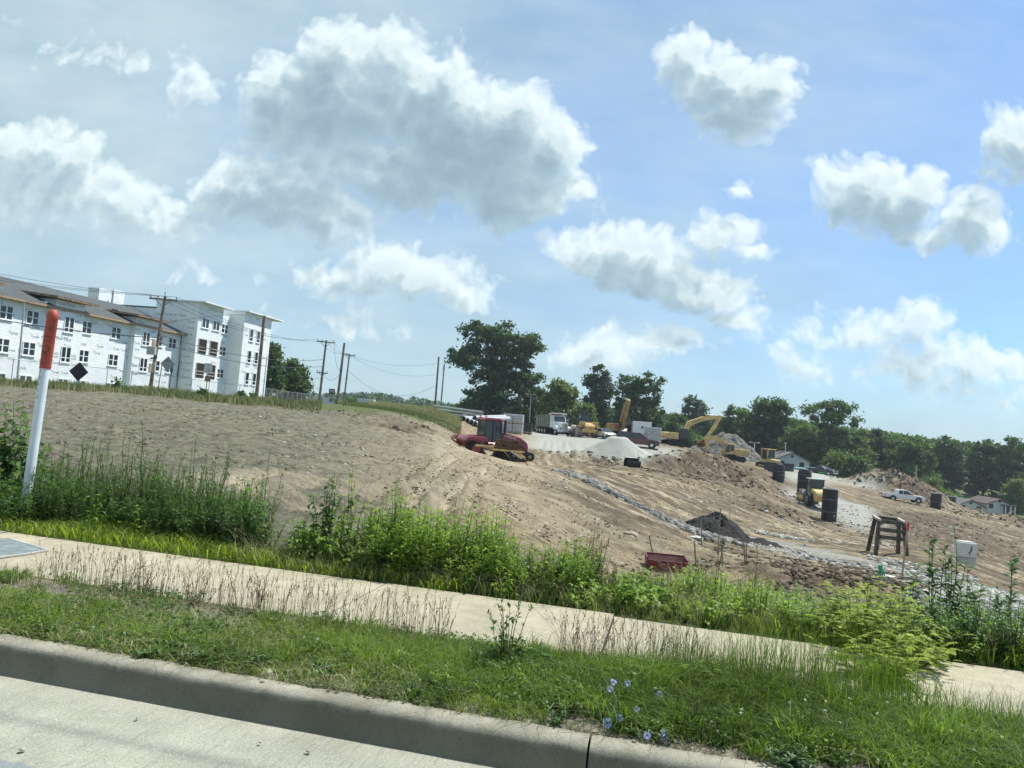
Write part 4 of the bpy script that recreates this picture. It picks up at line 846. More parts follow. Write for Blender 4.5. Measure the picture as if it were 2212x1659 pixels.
excavator('large yellow excavator with long lettered boom stretched over the rubble heap', 1461, 113, 10, 0, [(.9, 1.5), (1.9, 3.9), (4.3, 4.9), (6.7, 5.3)], [(7.3, 5.6), (6.4, 3.6), (4.8, 1.3)], [(4.4, 1.5), (5.1, 1.2), (4.9, .4), (4.0, .1), (3.6, .7)], yel2, .90, 'KOMATSU', side=-1)
excavator('orange yellow excavator with its boom folded straight up against the dark trees', 1335, 128, -80, 0, [(.6, 1.6), (1.7, 3.6), (3.3, 5.5)], [(3.5, 5.7), (2.6, 3.6), (2.1, 1.6)], [(2.1, 1.6), (2.7, 1.2), (2.5, .5), (1.8, .7)], yel_backlit, 1.15)
excavator('small yellow excavator working in front of the grey rubble heap', 1580, 112, 178, 0, [(.8, 1.4), (1.4, 3.1), (3.1, 3.75), (4.4, 3.5)], [(4.6, 3.7), (4.4, 2.4), (4.0, 1.3)], [(4.1, 1.4), (4.5, 1.), (4.2, .5), (3.5, .6)], yel2, .85, side=1, cm=yel2)
# ---- loader seen from behind, bulldozer, roller
def loader(px, Y, rz):
    rt = thing('wheel_loader', 'yellow articulated loader with dark cab and dusty wheels beside the dump truck', 'loader', G(px, Y), rz)
    for x in (-1.7, 1.7):
        for s in (-1, 1): wheel(rt, x, s*1.25, .88, .75, .5, dust, yel, 22)
    MB().prism([(-3.2, 1.), (-3.3, 1.7), (-2.9, 2.15), (-.6, 2.3), (-.6, 1.)], -.8, .8).obj('engine_hood', yel, rt, .1); MB().box(-2.0, 0, 1.5, 1.6, 3., .2).obj('fender', yel, rt, .05)
    for s in (-1, 1): MB().box(-2.4, s*1.0, 1.72, 1.1, .75, .65).obj('side_tank', yel, rt, .06)
    MB().box(-3.32, 0, .75, .25, 2.3, .45).obj('rear_bumper', yel, rt, .05); MB().box(0, 0, .8, 3.5, 1.1, .6).obj('frame', dark, rt)
    MB().prism([(-.6, 1.6), (-.55, 3.4), (.8, 3.4), (1.1, 1.6)], -.75, .75).obj('cab', cabg, rt, .05); MB().box(.12, 0, 3.4, 1.7, 1.75, .14).obj('roof', dark, rt, .04)
    for x in (-.6, .95):
        for s in (-1, 1): MB().box(x, s*.76, 1.6, .1, .08, 1.8).obj('cab_pillar', dark, rt)
    for s in (-1, 1): MB().beam((.9, s*.5, 1.9), (3.4, s*.5, .7), .22, .4).obj('lift_arm', yel, rt); MB().cyl((-1.6+s*.2, s*.35, 2.3), (-1.6+s*.2, s*.35, 2.85), .07).obj('exhaust', dark, rt)
    MB().prism([(3.2, .1), (4.4, .1), (3.5, .3), (3.3, 1.2), (3.6, 1.4), (3.1, 1.2)], -1.4, 1.4).obj('bucket', steel, rt)
loader(1260, 117, 100)
def dozer(px, Y, rz):
    rt = thing('bulldozer', 'yellow bulldozer with tall cab and very wide dark blade before the grey gabled house', 'bulldozer', G(px, Y), rz, scale=.95)
    tracks(rt, 3.4, 2., .45, .55); MB().prism([(-1.5, .6), (-1.5, 1.5), (.0, 1.6), (1.7, 1.5), (1.8, .6)], -.6, .6).obj('hood', yel2, rt, .08)
    MB().prism([(-1.2, 1.5), (-1.1, 2.9), (.15, 2.9), (.35, 1.5)], -.65, .65).obj('cab', cabg, rt, .03); MB().box(-.45, 0, 2.9, 1.7, 1.55, .12).obj('roof', yel2, rt, .03)
    for x in (-1.15, .2):
        for s in (-1, 1): MB().box(x, s*.64, 1.5, .14, .12, 1.4).obj('cab_pillar', yel2, rt)
    for s in (-1, 1): MB().beam((-.8, s*1.35, .5), (2.5, s*1.35, .5), .15, .22).obj('push_arm', yel2, rt); MB().cyl((1.5, s*.35, 1.3), (2.5, s*.35, .9), .06).obj('cylinder', chrome, rt)
    MB().prism([(2.55, .02), (2.75, .0), (2.6, .45), (2.62, .8), (2.8, 1.15), (2.6, 1.15), (2.42, .8), (2.42, .4)], -3.0, 2.2).obj('blade', mat('dark_blade', (.06, .06, .065), .7, .3, 3.), rt)
dozer(1662, 108, -70)
def roller(px, Y, rz):
    rt = thing('soil_roller', 'yellow soil roller with green tinted cab standing between two black manhole towers', 'roller', G(px, Y), rz)
    MB().prism([(-2.6, .6), (-2.7, 1.3), (-2.4, 1.75), (-.9, 1.95), (-.9, .6)], -.72, .72).obj('engine_hood', yel2, rt, .16); MB().box(-2.72, 0, .75, .05, .8, .45).obj('radiator_grille', yel, rt)
    for s in (-1, 1): wheel(rt, -1.5, s*1.0, .75, .5, .5, rubber, dust, 22, 18)
    MB().prism([(-.9, .8), (-.85, 2.9), (.45, 2.9), (.6, .8)], -.7, .7).obj('cab', cabg, rt, .04); MB().box(-.2, 0, 2.9, 1.7, 1.7, .12).obj('roof', mat('roof_pale_green', (.35, .45, .42), .5), rt, .04)
    for x in (-.88, .5):
        for s in (-1, 1): MB().box(x, s*.72, .9, .1, .08, 2.).obj('cab_pillar', mat('pillar_green', (.03, .09, .07), .5), rt)
    d = MB().cyl((1.9, -1.0, .78), (1.9, 1.0, .78), .78, n=28)
    for i in range(14):
        a = 2*math.pi*i/14
        for k in range(5): y = -.8+.4*k+(.2 if i % 2 else 0); d.box(1.9+math.cos(a)*.82, y, .78+math.sin(a)*.82-.06, .14, .16, .12)
    d.obj('drum', dust, rt)
    for s in (-1, 1): MB().box(1.6, s*1.12, .55, 2.4, .12, .35).obj('drum_frame', yel2, rt, .02)
    MB().beam((.6, 0, .7), (.9, 0, .7), 1.2, .4).obj('hitch', dark, rt)
roller(1757, 86, 85)
# ---- red four track tractor
def quad():
    rt = thing('tracked_tractor', 'dark red four track tractor with lettered hood parked behind the dirt crest', 'tractor', G(1056, 62), 27, scale=.9); rt.location.z = -1.75
    for x in (-2.1, 2.15):
        for s in (-1, 1):
            y = s*1.25; mb = MB(); tri = [(-1.05, .3), (-.85, .05), (.85, .05), (1.05, .3), (.95, .55), (.2, 1.45), (-.2, 1.45), (-.95, .55)]
            mb.prism([(x+a, b) for a, b in tri], y-.38, y+.38)
            P = [Vector((x+a, 0, b)) for a, b in tri]
            for a, b in zip(P, P[1:]+P[:1]):
                n = max(1, int((b-a).length/.2)); dv = (b-a).normalized(); nn = Vector((dv.z, 0, -dv.x))
                for i in range(n): c = a.lerp(b, (i+.5)/n)+nn*.03; mb.beam(c+Vector((0, y-.39, 0)), c+Vector((0, y+.39, 0)), .09, .09)
            t = mb.obj('track', rubber, rt); MB().cyl((x, y+s*.38, .9), (x, y+s*.44, .9), .4, n=16).obj('drive_wheel', red, t)
            for k in (-.75, 0, .75): MB().cyl((x+k, y+s*.38, .36), (x+k, y+s*.43, .36), .24, n=12).obj('roller', dark, t)
    MB().prism([(-2.9, 1.0), (-3.1, 1.7), (-2.6, 2.05), (-.9, 2.1), (-.9, 1.0)], -.85, .85).obj('rear_body', red, rt, .1)
    for s in (-1, 1): MB().prism([(-3.2, 1.55), (-2.95, 1.95), (-1.2, 2.0), (-1.0, 1.6), (-1.2, 1.6), (-2.8, 1.65)], s*1.3-.45, s*1.3+.45).obj('rear_fender', red, rt, .06)
    MB().box(0, 0, .8, 5.6, .9, .55).obj('frame', dark, rt)
    hd = MB(); pr = [(.75, 1.1), (.75, 2.5), (1.6, 2.42), (2.8, 2.12), (3.5, 1.7), (3.65, 1.3), (3.6, .9)]
    hd.prism(pr, -.6, .6); hd = hd.obj('hood', red, rt, .1); MB().prism([(3.3, 1.75), (3.68, 1.3), (3.64, .85), (3.3, .9)], -.5, .5).obj('grille', dark, rt, .04)
    v, f = textmesh('CASE IH', .34); mb = MB()
    for s in (-1, 1): mb.mesh(v, f, face_m((1.65, s*.612, 2.12), (-s, 0, s*.22), (-.05*s*0, 0, 1)))
    mb.obj('lettering', whit, hd)
    MB().prism([(-.95, 1.3), (-1.05, 2.4), (-.95, 3.45), (.55, 3.45), (.8, 2.3), (.75, 1.3)], -.8, .8).obj('cab', cabg, rt, .04); MB().prism([(-1.15, 3.45), (-1.15, 3.58), (-.9, 3.72), (.4, 3.72), (.72, 3.56), (.72, 3.45)], -.92, .92).obj('cab_roof', red, rt, .05)
    for x, x2 in ((-.98, -.95), (-.2, -.2), (.75, .56)):
        for s in (-1, 1): MB().beam((x, s*.82, 1.3), (x2, s*.82, 3.45), .09).obj('cab_pillar', dark, rt)
    for s in (-1, 1): MB().cyl((-.9, s*.6, 3.74), (-.9, s*.6, 3.9), .09, .07).obj('beacon', orange, rt); MB().box(.35, s*1.2, 2.5, .12, .25, .5).obj('mirror', dark, rt, .02); MB().cyl((0+.6, s*.9, 1.25), (-.7, s*.9, 1.25), .32).obj('fuel_tank', red, rt)
    MB().beam((.4, .9, 2.8), (.35, 1.15, 2.8), .04).obj('mirror_arm', dark, rt); MB().cyl((1.1, -.55, 2.3), (1.1, -.55, 3.6), .13).obj('exhaust_stack', dark, rt)
    o = MB().prism([(-.2, 2.12), (.2, 2.12), (0, 2.5)], -3.03, -3.0, 'x').obj('warning_triangle', orange, rt)
    MB().beam((-3., 0, .8), (-3.9, 0, .7), .3, .18).obj('hitch', dark, rt)
quad()
def scraper():
    g = ray_at(1094, 971, 53); g.z -= .46; rt = thing('towed_scraper', 'yellow towed scraper with ribbed rusty apron in front of the red tractor', 'scraper', g, 8, scale=.61)
    MB().prism([(-1.5, .75), (-1.3, 1.85), (1.45, 1.85), (1.6, .75)], -.35, -.2).obj('apron', rust, rt, .02)
    for i in range(9): x = -1.25+i*.33; MB().beam((x-.02, -.4, .8), (x+.02, -.4, 1.8), .09).obj('rib', rust, rt)
    MB().beam((-1.7, -.45, .68), (2., -.45, .62), .22, .2).obj('front_beam', yel2, rt); MB().beam((-3.6, -.1, .95), (-1.4, -.1, .95), .16, .18).obj('draw_bar', yel2, rt)
    MB().beam((-3.5, .5, 1.0), (-1.2, .5, .9), .14, .16).obj('draw_bar', yel2, rt); MB().beam((-2.9, -.3, .75), (-1.5, -.45, .45), .35, .12).obj('cutting_edge', dark, rt); MB().prism([(-2.6, .5), (-2.6, 1.0), (-1.4, 1.05), (-1.4, .5)], -.1, .5).obj('bowl_side', yel2, rt, .03)
    MB().beam((.2, -.55, .72), (1.6, -1.2, -.1), .42, .12).obj('grey_strut', steel, rt); MB().beam((.9, -.6, .4), (2.5, -.9, -.15), .3, .3).obj('rear_frame', yel2, rt)
    for x, y in ((2.6, -.9), (2.5, .5), (.9, -.3)): wheel(rt, x, y, .5, .4, .4, rubber, dust, 20, 16).location.z = .15
    for a, b in (((-.5, -.5, .7), (.2, -1., 0)), ((1.3, -.5, .65), (2.7, -1.2, -.45))): MB().beam(a, b, .04).obj('cable_stay', yel2, rt)
scraper()
# ---- black manhole towers
bit = mat('bitumen_coating', (.005, .007, .012), .45, .3, 2.5, .004); conc = mat('precast_concrete', (.46, .46, .43), .85, .15, 3., .01); joint_m = mat('pale_joint', (.12, .13, .14), .8)
def manhole(label, px, Y, secs, r, cone=False, rim=True):
    rt = thing('manhole_tower', label, 'manhole', G(px, Y, -.1)); z = 0
    for i, h in enumerate(secs):
        last = i == len(secs)-1; r1 = r*.82 if cone and last else r
        MB().lathe([(r, z), (r, z+h*.3 if cone and last else z+h-.03), (r1, z+h-.02), (r1*.97, z+h), (r*.75, z+h)], 28).obj('section', bit, rt, smooth=False)
        if not last: MB().lathe([(r*1.003, z+h-.045), (r*1.012, z+h-.02), (r*1.012, z+h+.01), (r*1.003, z+h+.03)], 28).obj('joint_band', joint_m, rt)
        z += h
    if rim: k = (r*.82 if cone else r); MB().lathe([(k*.99, z-.01), (k*.99, z+.08), (k*.78, z+.08), (k*.78, z-.4)], 28).obj('rim', conc, rt)
    else: MB().lathe([(r*.4, z), (r*.4, z+.12), (r*.3, z+.12), (r*.3, z-.2)], 20).obj('rim', conc, rt)
    for k in range(3): a = -1.3+k*.5; MB().box(math.cos(a)*r*1.0, math.sin(a)*r*1.0, secs[0]*.6, .1, .06, .14).obj('lift_pin', conc, rt)
    return rt
manhole('black manhole tower right of the yellow roller, tallest and nearest with pale rim', 1790, 79, [1.05, 1.25, 1.05], .76)
manhole('black manhole tower left of the yellow roller with rounded top', 1735, 91, [1.2, 1.1, .7, .6], .78, True, False)
manhole('short black manhole with stepped top at the head of the gravel ramp', 1681, 102, [1.4, .9], .78, True, False)
manhole('black manhole tower alone to the right of the white pickup', 2021, 119, [1.2, 1.25], .78)
manhole('small black manhole partly hidden behind the dirt heap near the houses', 2054, 150, [1.2, 1.6], .8)
rt = thing('manhole_section', 'black manhole section with open end lying at the foot of the gravel pile', 'manhole section', G(1366, 79), 12, tilt=None)
MB().lathe([(.5, 0), (.52, 1.5), (.40, 1.5), (.38, .1)], 24).obj('barrel', bit, rt).matrix_local = Matrix.Translation((-.8, 0, .5)) @ Matrix.Rotation(math.radians(92), 4, 'Y')
MB().box(-.1, 0, .98, 1.5, .8, .05).obj('lid_plate', conc, rt); MB().beam((.6, -.3, 1.1), (.3, -.2, 1.6), .12, .04).obj('lifting_strap', conc, rt)
# ---- gravel pile, wrapped pallets, crates, white box, pipes
def pile(name, label, px, Y, rx, ry, h, m, n=46, rough=.1, kind=None, flat=0., sq=1., rz=0., lift=0.):
    b = G(px, Y, lift); V = []; Fq = []; rr = random.Random(px)
    for j in range(n):
        for i in range(n): V.append([-1.25+2.5*i/(n-1), -1.25+2.5*j/(n-1)])
    V = np.array(V); q = np.hypot(V[:, 0], V[:, 1]); hh = h*np.clip(1.12-q**sq*1.12, -.3, 1-flat)
    X = V[:, 0]*rx; Yy = V[:, 1]*ry; hh = hh+fbm(X*1.4+px, Yy*1.4, 5, 3, .65)*rough*h*np.clip(hh/h*3+.3, 0, 1)
    c, s = math.cos(math.radians(rz)), math.sin(math.radians(rz)); gx = b.x+X*c-Yy*s; gy = b.y+X*s+Yy*c; gzz = base_z(gx, gy)
    P = np.stack([X, Yy, gzz-b.z+hh], 1); P[hh < 0, 2] = (gzz-b.z)[hh < 0]-.4
    T = [(j*n+i, j*n+i+1, (j+1)*n+i+1, (j+1)*n+i) for j in range(n-1) for i in range(n-1)]
    o = fast(name, P, T, m, smooth=True); o.location = b; o.rotation_euler.z = math.radians(rz); return setp(o, label, name.replace('_', ' '), kind=kind)
grm = mat('gravel', (.38, .385, .345), .95, .12, 14., .05, bscale=22.); rub = mat('rubble_soil', (.17, .16, .14), .95, .45, 1.6, .12, bscale=4.); dks = mat('dark_soil', (.022, .021, .021), .95, .3, 3., .08, bscale=9.)
pile('gravel_pile', 'pale grey gravel pile in front of the maroon vehicle', 1333, 92, 4.5, 3.4, 2.95, grm, 60, .05, flat=.14)
pile('rubble_heap', 'large grey rubble heap behind the excavators', 1572, 134, 7.2, 4.5, 4.4, rub, 60, .2, flat=.1)
pile('soil_pile', 'dark grey soil pile beside the rubble line in the middle of the site', 1548, 37, 1.75, 1.3, .98, dks, 70, .28)
pile('soil_pile', 'low dark soil ridge trailing right from the dark grey soil pile', 1640, 33.5, 1.3, .5, .3, dks, 40, .5)
pw = mat('pallet_wrap', (.50, .52, .52), .3, .25, 7., coat=.5); pwd = mat('pallet_goods', (.22, .24, .25), .7, .3, 9.)
def pallets(label, px, Y, nx, nz, w, rz=0, m=None):
    rt = thing('wrapped_pallets', label, 'pallets', G(px, Y), rz)
    for i in range(nx):
        for k in range(nz):
            x = (i-(nx-1)/2)*w*1.06; z = k*1.25
            MB().box(x, 0, z+.12, w, 1.1, 1.08).obj('pallet_load', m or pw, rt, .06)
            MB().box(x, 0, z, w, 1.1, .1).obj('pallet', ply2, rt)
            for j in range(3): MB().box(x, -.56, z+.3+j*.3, w*.96, .03, .04).obj('band', pwd, rt)
    return rt
pallets('white wrapped pallets stacked behind the red tractor', 1107, 98, 2, 2, 1.25, -10); pallets('white wrapped pallets stacked left of the large excavator', 1408, 106, 2, 2, 1.15, -12)
crate = thing('dark_crate_stack', 'dark stack of boards and blocks between the wrapped pallets and dump truck', 'stack', G(1136, 102), -8)
for k in range(6): MB().box(0, 0, .05+k*.25, 1.5, 1.2, .2).obj('board', dark, crate)
for x in (-.5, .5): MB().box(x, -.62, 0, .1, .06, 1.65).obj('upright', dark, crate)
wb = thing('office_trailer', 'plain white box trailer with small dark mark behind the maroon vehicle', 'trailer', G(1383, 124), -6)
MB().box(0, 0, .5, 2.9, 5, 2.5).obj('body', wht, wb, .04); MB().box(0, -2.52, 1.9, .32, .03, .36).obj('vent', dark, wb)
for s in (-1, 1): MB().cyl((s*1.25, .2, .4), (s*1.45, .2, .4), .4).obj('wheel', rubber, wb)
pipe_m = mat('pipe_grey', (.36, .38, .39), .5, .1, 3.); pin = mat('pipe_inside', (.015, .015, .018), .8)
def pipe(a, b, r, label, group, m, name='drain_pipe'):
    a, b = Vector(a), Vector(b); d = (b-a); n = 18; mb = MB().cyl((0, 0, 0), d, r, r, n, False); rt = thing(name, label, 'pipe', a, group=group); mb.obj('shell', m, rt, smooth=True)
    u = d.normalized(); MB().cyl(u*.02, u*1.5, r*.9, r*.9, n, False).obj('bore', pin, rt); MB().cyl(u*.03, u*.04, r*.9, r*.9, n).obj('bore_shadow', pin, rt)
    up = Vector((0, 0, 1)); s1 = u.cross(up).normalized(); s2 = s1.cross(u)
    vs = [(s1*math.cos(2*math.pi*i/n)+s2*math.sin(2*math.pi*i/n))*q for q in (r, r*.9) for i in range(n)]; MB().add(vs, [(i, (i+1) % n, n+(i+1) % n, n+i) for i in range(n)]).obj('pipe_lip', m, rt)
    return rt
gpi = 'large drain pipes stacked behind the red tractor'
for i, (px, py) in enumerate(((1001, 916), (1009.5, 917.5), (1018, 919), (1025.5, 922))):
    q = G(px, 82, .32); pipe(q, q+Vector((3.2, 7, .4)), .27, ('leftmost', 'second left', 'third left', 'rightmost')[i]+' pipe of the lower drain pipe row left of the red tractor', gpi, pipe_m)
for i, (px, py) in enumerate(((1024, 904), (1033, 911))):
    q = G(px, 82.5, .85); pipe(q, q+Vector((3.2, 7, .4)), .27, ('left', 'right')[i]+' of the upper drain pipes close behind the red tractor cab', gpi, pipe_m)
for i in range(4): a = G(1000, 120, .3+.42*i)+Vector((-2.5-i*.8, 0, .15*i)); b = G(1040, 98, .5+.38*i); setp(MB().cyl((0, 0, 0), b-a, .17, .17, 10).obj('long_pipe', pipe_m, smooth=False), ('lowest', 'second lowest', 'second highest', 'topmost')[i]+' of the long slim grey pipes reaching left onto the grass', 'pipe', 'long slim pipes on the rise').location = a
grn = mat('green_wrap', (.03, .30, .13), .6, .2, 3.); tea = mat('teal_wrap', (.20, .50, .42), .6, .2)
for i in range(4): a = G(1742, 150, .3+i*.25)+Vector((0, i*.4, 0)); setp(MB().cyl((0, 0, 0), (5.5, -1.2, -.1), .16, .16, 10).obj('green_pipe', grn), ('bottom', 'second', 'third', 'top')[i]+' bright green pipe in the stack left of the dark pickup', 'pipe', 'green pipes').location = a
a = G(1716, 150, .6); setp(MB().cyl((0, 0, 0), (3.6, -.4, -.1), .2, .2, 10).obj('teal_pipe', tea), 'pale teal pipe beside the grey gabled house', 'pipe').location = a
# ---- wooden steel frame, concrete box, red box, stakes
fr = mat('grimy_timber', (.11, .095, .08), .85, .4, 6.); frt = mat('pale_timber', (.45, .42, .34), .85, .2, 5.)
rt = thing('trench_frame', 'dark timber frame with slanting legs and cross rails standing in the gravel track', 'frame', G(1916, 35.5), -8)
hw, hh = .56, 1.62
for s in (-1, 1):
    for k, y in enumerate((-.45, .45)): MB().beam((s*(hw+.13), y*1.3, -.1), (s*(hw-.03), y*.6, hh), .15, .13).obj('leg', fr, rt)
    MB().beam((s*(hw-.03), -.42, hh), (s*(hw-.03), .5, hh+.08), .12, .1).obj('end_rail', frt, rt)
for z, y, m_ in ((hh-.05, -.34, fr), (hh-.42, -.42, fr), (hh+.04, .46, fr), (hh-.75, -.5, fr)): MB().beam((-hw, y, z), (hw, y, z-.03), .11, .17).obj('cross_rail', m_, rt)
for s in (-1, 1):
    for k in range(3): MB().tube([(s*(hw-.1), -.3+k*.2, hh-.7), (s*(hw-.22-k*.03), -.2+k*.2, .6), (s*(hw-.05), -.1+k*.2, .1)], .012).obj('hanging_wire', black, rt)
g1 = ray_at(1931, 1272, 24); b = G(1948, 24, -.1); t = ray_at(1962, 1128, 24)
rt = thing('survey_stake', 'tall pale survey stake with red painted top before the timber frame', 'stake', b); L = t-b
MB().beam((0, 0, 0), L, .045, .035).obj('shaft', mat('stake_wood', (.33, .29, .22), .9), rt); MB().beam(L*.86+Vector((0, -.005, 0)), L*.995+Vector((0, -.005, 0)), .06, .045).obj('red_band', mat('red_paint', (.6, .03, .03), .6), rt)
rt = thing('concrete_inlet', 'white precast concrete inlet box with dark drips at the right edge of the site', 'concrete box', G(2084, 37, -.12), -6)
MB().box(0, 0, 0, .74, .62, .42).obj('base_section', conc, rt, .02); MB().box(0, 0, .435, .78, .66, .68).obj('upper_section', mat('pale_precast', (.60, .62, .60), .8, .08, 3.), rt, .02); MB().box(0, .02, 1.115, .66, .52, .05).obj('top_rim', conc, rt, .01)
MB().add([(0, 0, .98), (.06, 0, 1.0), (.05, 0, .8), (-.05, 0, .6), (.02, 0, .5), (-.12, 0, .62), (-.02, 0, .82)], [(0, 1, 2, 3, 4, 5, 6)]).obj('drip_stain', mat('drip', (.08, .09, .10)), rt).location = (.1, -.335, 0)
rm_ = mat('red_box_paint', (.17, .012, .025), .5, .25, 3., coat=.2); rpl = mat('pale_red', (.42, .22, .20), .7, .2, 4.)
g = G(1437, 19.6, -.04); rt = thing('steel_box', 'open dark red steel box lying in the soil below the weeds', 'steel box', g, -6)
w, d, h = 1.0, .62, .42
MB().box(0, 0, 0, w, d, .03).obj('floor', rpl, rt); MB().box(0, -d/2, 0, w, .03, h*.8).obj('front_panel', rm_, rt, .006); MB().box(0, d/2, 0, w, .03, h).obj('back_panel', rpl, rt, .006)
for s in (-1, 1): MB().box(s*w/2, 0, 0, .03, d, h).obj('side_panel', rm_, rt, .006)
mb = MB(); [mb.beam((-w/2, y, z), (w/2, y, z), .04) for y, z in ((-d/2, h*.8), (d/2, h))]; [mb.beam((s*w/2, -d/2, h*.8), (s*w/2, d/2, h), .04) for s in (-1, 1)]; mb.obj('rim', rm_, rt)
MB().prism([(w*.36, 0), (w*.36, .22), (w*.42, .26), (w*.5, .22), (w*.5, 0)], -d/2-.12, -d/2-.02).obj('bracket', rpl, rt, .01)
stw = mat('stake_weathered', (.30, .265, .19), .9, .3, 8.)
def stake(pb, Y, top, label, w=.05, m=None):
    b = G(pb, Y, -.08); t = ray_at(top[0], top[1], Y); o = MB().beam((0, 0, 0), t-b, w*.72, w*.45).obj('wooden_stake', m or stw); o.location = b; setp(o, label, 'stake', 'wooden stakes in the middle of the site')
stake(1712-298+0, 21.5, (1402, 1157), 'leaning wooden stake just behind the dark red steel box'); stake(1516, 26, (1515, 1120), 'tall wooden stake left of the dark soil pile', .05)
stake(1550, 24, (1557, 1098), 'tallest slanting wooden stake in front of the dark soil pile', .045); stake(1504, 21, (1500, 1168), 'short wooden stake lowest beside the steel box', .05); stake(1562, 21, (1558, 1170), 'short upright stake between the tall ones and rubble', .05)
stake(1610, 21.5, (1606, 1158), 'short dark stake of a pair right of the red box', .05); stake(1613, 21.7, (1612, 1163), 'second short dark stake of a pair right of the red box', .04); stake(1577, 47, (1577, 1060), 'pale thin stake rising behind the dark soil pile', .06, mat('pale_stake', (.5, .45, .36), .9))
stake(1931, 21, (1931, 1150), 'faint pale stake behind the milkweed', .03) if False else None
b = G(1899, 14.5, -.05); rt = thing('flag_stake', 'short stake with green flagging tape at the weed edge', 'flagged stake', b)
t = ray_at(1901, 1222, 14.5)-b; MB().beam((0, 0, 0), t, .03, .02).obj('shaft', stw, rt); tp = mat('green_tape', (.01, .33, .20), .5, .2, 9.)
for k, (dx, dz) in enumerate(((-.07, -.17), (.07, -.22), (.02, -.26), (-.02, -.12))): MB().add([t+Vector((0, -.02, -.03)), t+Vector((.03, -.02, -.02)), t+Vector((dx+.04, -.03-k*.01, dz)), t+Vector((dx, -.04, dz+.02)), t+Vector((dx*.4, -.05, dz*.5))], [(0, 1, 2, 3, 4)]).obj('tape_tail', tp, rt)
MB().box(t.x, t.y, t.z-.06, .06, .05, .07).obj('tape_knot', tp, rt)
rt = thing('traffic_drum', 'small orange and white traffic drum on the grassy rise', 'traffic drum', G(1003, 112)); 
for i in range(4): MB().cyl((0, 0, i*.24), (0, 0, i*.24+.24), .28-.02*i, .27-.02*i, 14).obj('band', orange if i % 2 == 0 else whit, rt)
# ---- utility marker post near the sidewalk
b = on_z(50, 1122, .13); t = ray_at(116, 668, b.y+.12); L = t-b; rt = thing('marker_post', 'leaning white utility marker post with orange domed top beside the sidewalk', 'marker post', b)
rot = Vector((0, 0, 1)).rotation_difference(L).to_matrix(); hh = L.length; r = .0465
wp = mat('marker_white', (.62, .68, .70), .5, .1, 3.); op = mat('marker_orange', (.40, .062, .032), .55, .15, 2.)
def pl(o): o.matrix_local = rot.to_4x4(); return o
zc = hh*.715; pl(MB().lathe([(r*1.0, 0), (r, zc)], 28).obj('tube', wp, rt, smooth=True)); pl(MB().lathe([(r*1.12, zc-.01), (r*1.16, zc), (r*1.16, hh-.1), (r*1.22, hh-.095), (r*1.22, hh-.07), (r*1.08, hh-.035), (r*.7, hh-.01), (0.001, hh)], 28).obj('cap', op, rt, smooth=True))
mb = MB()
def wrapt(s, size, z, ang, mbx, vert=True, rr=1.005):
    chars = s if vert else [s]
    for i, c in enumerate(chars):
        v, f = textmesh(c, size); zz = z-i*size*1.08
        mbx.add([(math.sin(ang+a.x/(r*rr))*r*rr, -math.cos(ang+a.x/(r*rr))*r*rr, zz+a.y) for a in v], f)
[pl((lambda q: (wrapt(ch, .062, zc-.04-k*.067, -.42, q), q)[1])(MB()).obj('numeral' if ch != 'G' else 'letter', inkb, rt)) for k, ch in enumerate('1062G')]
mb = MB(); wrapt('AT&T', .05, hh-.21, .1, mb, False, 1.17); wrapt('CABLE', .03, hh-.30, .05, mb, False, 1.17); wrapt('811', .028, hh-.34, .0, mb, False, 1.17); wrapt('CALL', .026, zc+.16, -.1, mb, False, 1.17); wrapt('BEFORE', .02, zc+.13, -.1, mb, False, 1.17); wrapt('DIG', .026, zc+.05, -.1, mb, False, 1.17)
for i in range(20):
    a0, a1 = 2*math.pi*i/20, 2*math.pi*(i+1)/20
    mb.add([(math.sin((-.0+math.cos(a)*q/r))*r*1.17, -math.cos((-.0+math.cos(a)*q/r))*r*1.17, hh-.43+math.sin(a)*q) for q in (.03, .037) for a in (a0, a1)], [(0, 1, 3, 2)])
mb.add([(math.sin(s*.012/r)*r*1.17, -math.cos(s*.012/r)*r*1.17, hh-.43+z) for s, z in ((-1, -.02), (-.2, -.02), (1, .02), (.2, .02))], [(0, 1, 2, 3)])
wrapt('WARNING BURIED', .034, hh-.13, 1.05, mb, True, 1.17); pl(mb.obj('lettering', inkb, rt))
# ================================================================== CLODS, RUBBLE, STONES
def stone_mat(name, c0, c1):
    m = bpy.data.materials.new(name); m.use_nodes = True; n = NT(m.node_tree)
    P = n.n('ShaderNodeNewGeometry').outputs['Position']; at = n.n('ShaderNodeAttribute', attribute_name='tint')
    c = n.mix(1., n.mix(at.outputs['Fac'], c0, c1), n.ramp(n.noise(P, 9., 4, .7), [(.3, .65), (.7, 1.2)]), 'MULTIPLY')
    b = n.n('ShaderNodeBsdfPrincipled'); n.put(b.inputs['Base Color'], c); b.inputs['Roughness'].default_value = .92; b.inputs['Specular IOR Level'].default_value = .2
    o = n.n('ShaderNodeOutputMaterial'); n.t.links.new(b.outputs[0], o.inputs[0]); return m
clod_m = stone_mat('clod_soil', (.05, .038, .026), (.22, .18, .125)); lime_m = stone_mat('limestone', (.14, .14, .125), (.50, .50, .45)); greyr_m = stone_mat('grey_rubble', (.07, .07, .065), (.28, .275, .245))
NR = np.random.default_rng(5)
ICO = np.array([(0,0,1),(.89,0,.45),(.28,.85,.45),(-.72,.53,.45),(-.72,-.53,.45),(.28,-.85,.45),(.72,.53,-.45),(-.28,.85,-.45),(-.89,0,-.45),(-.28,-.85,-.45),(.72,-.53,-.45),(0,0,-1)])
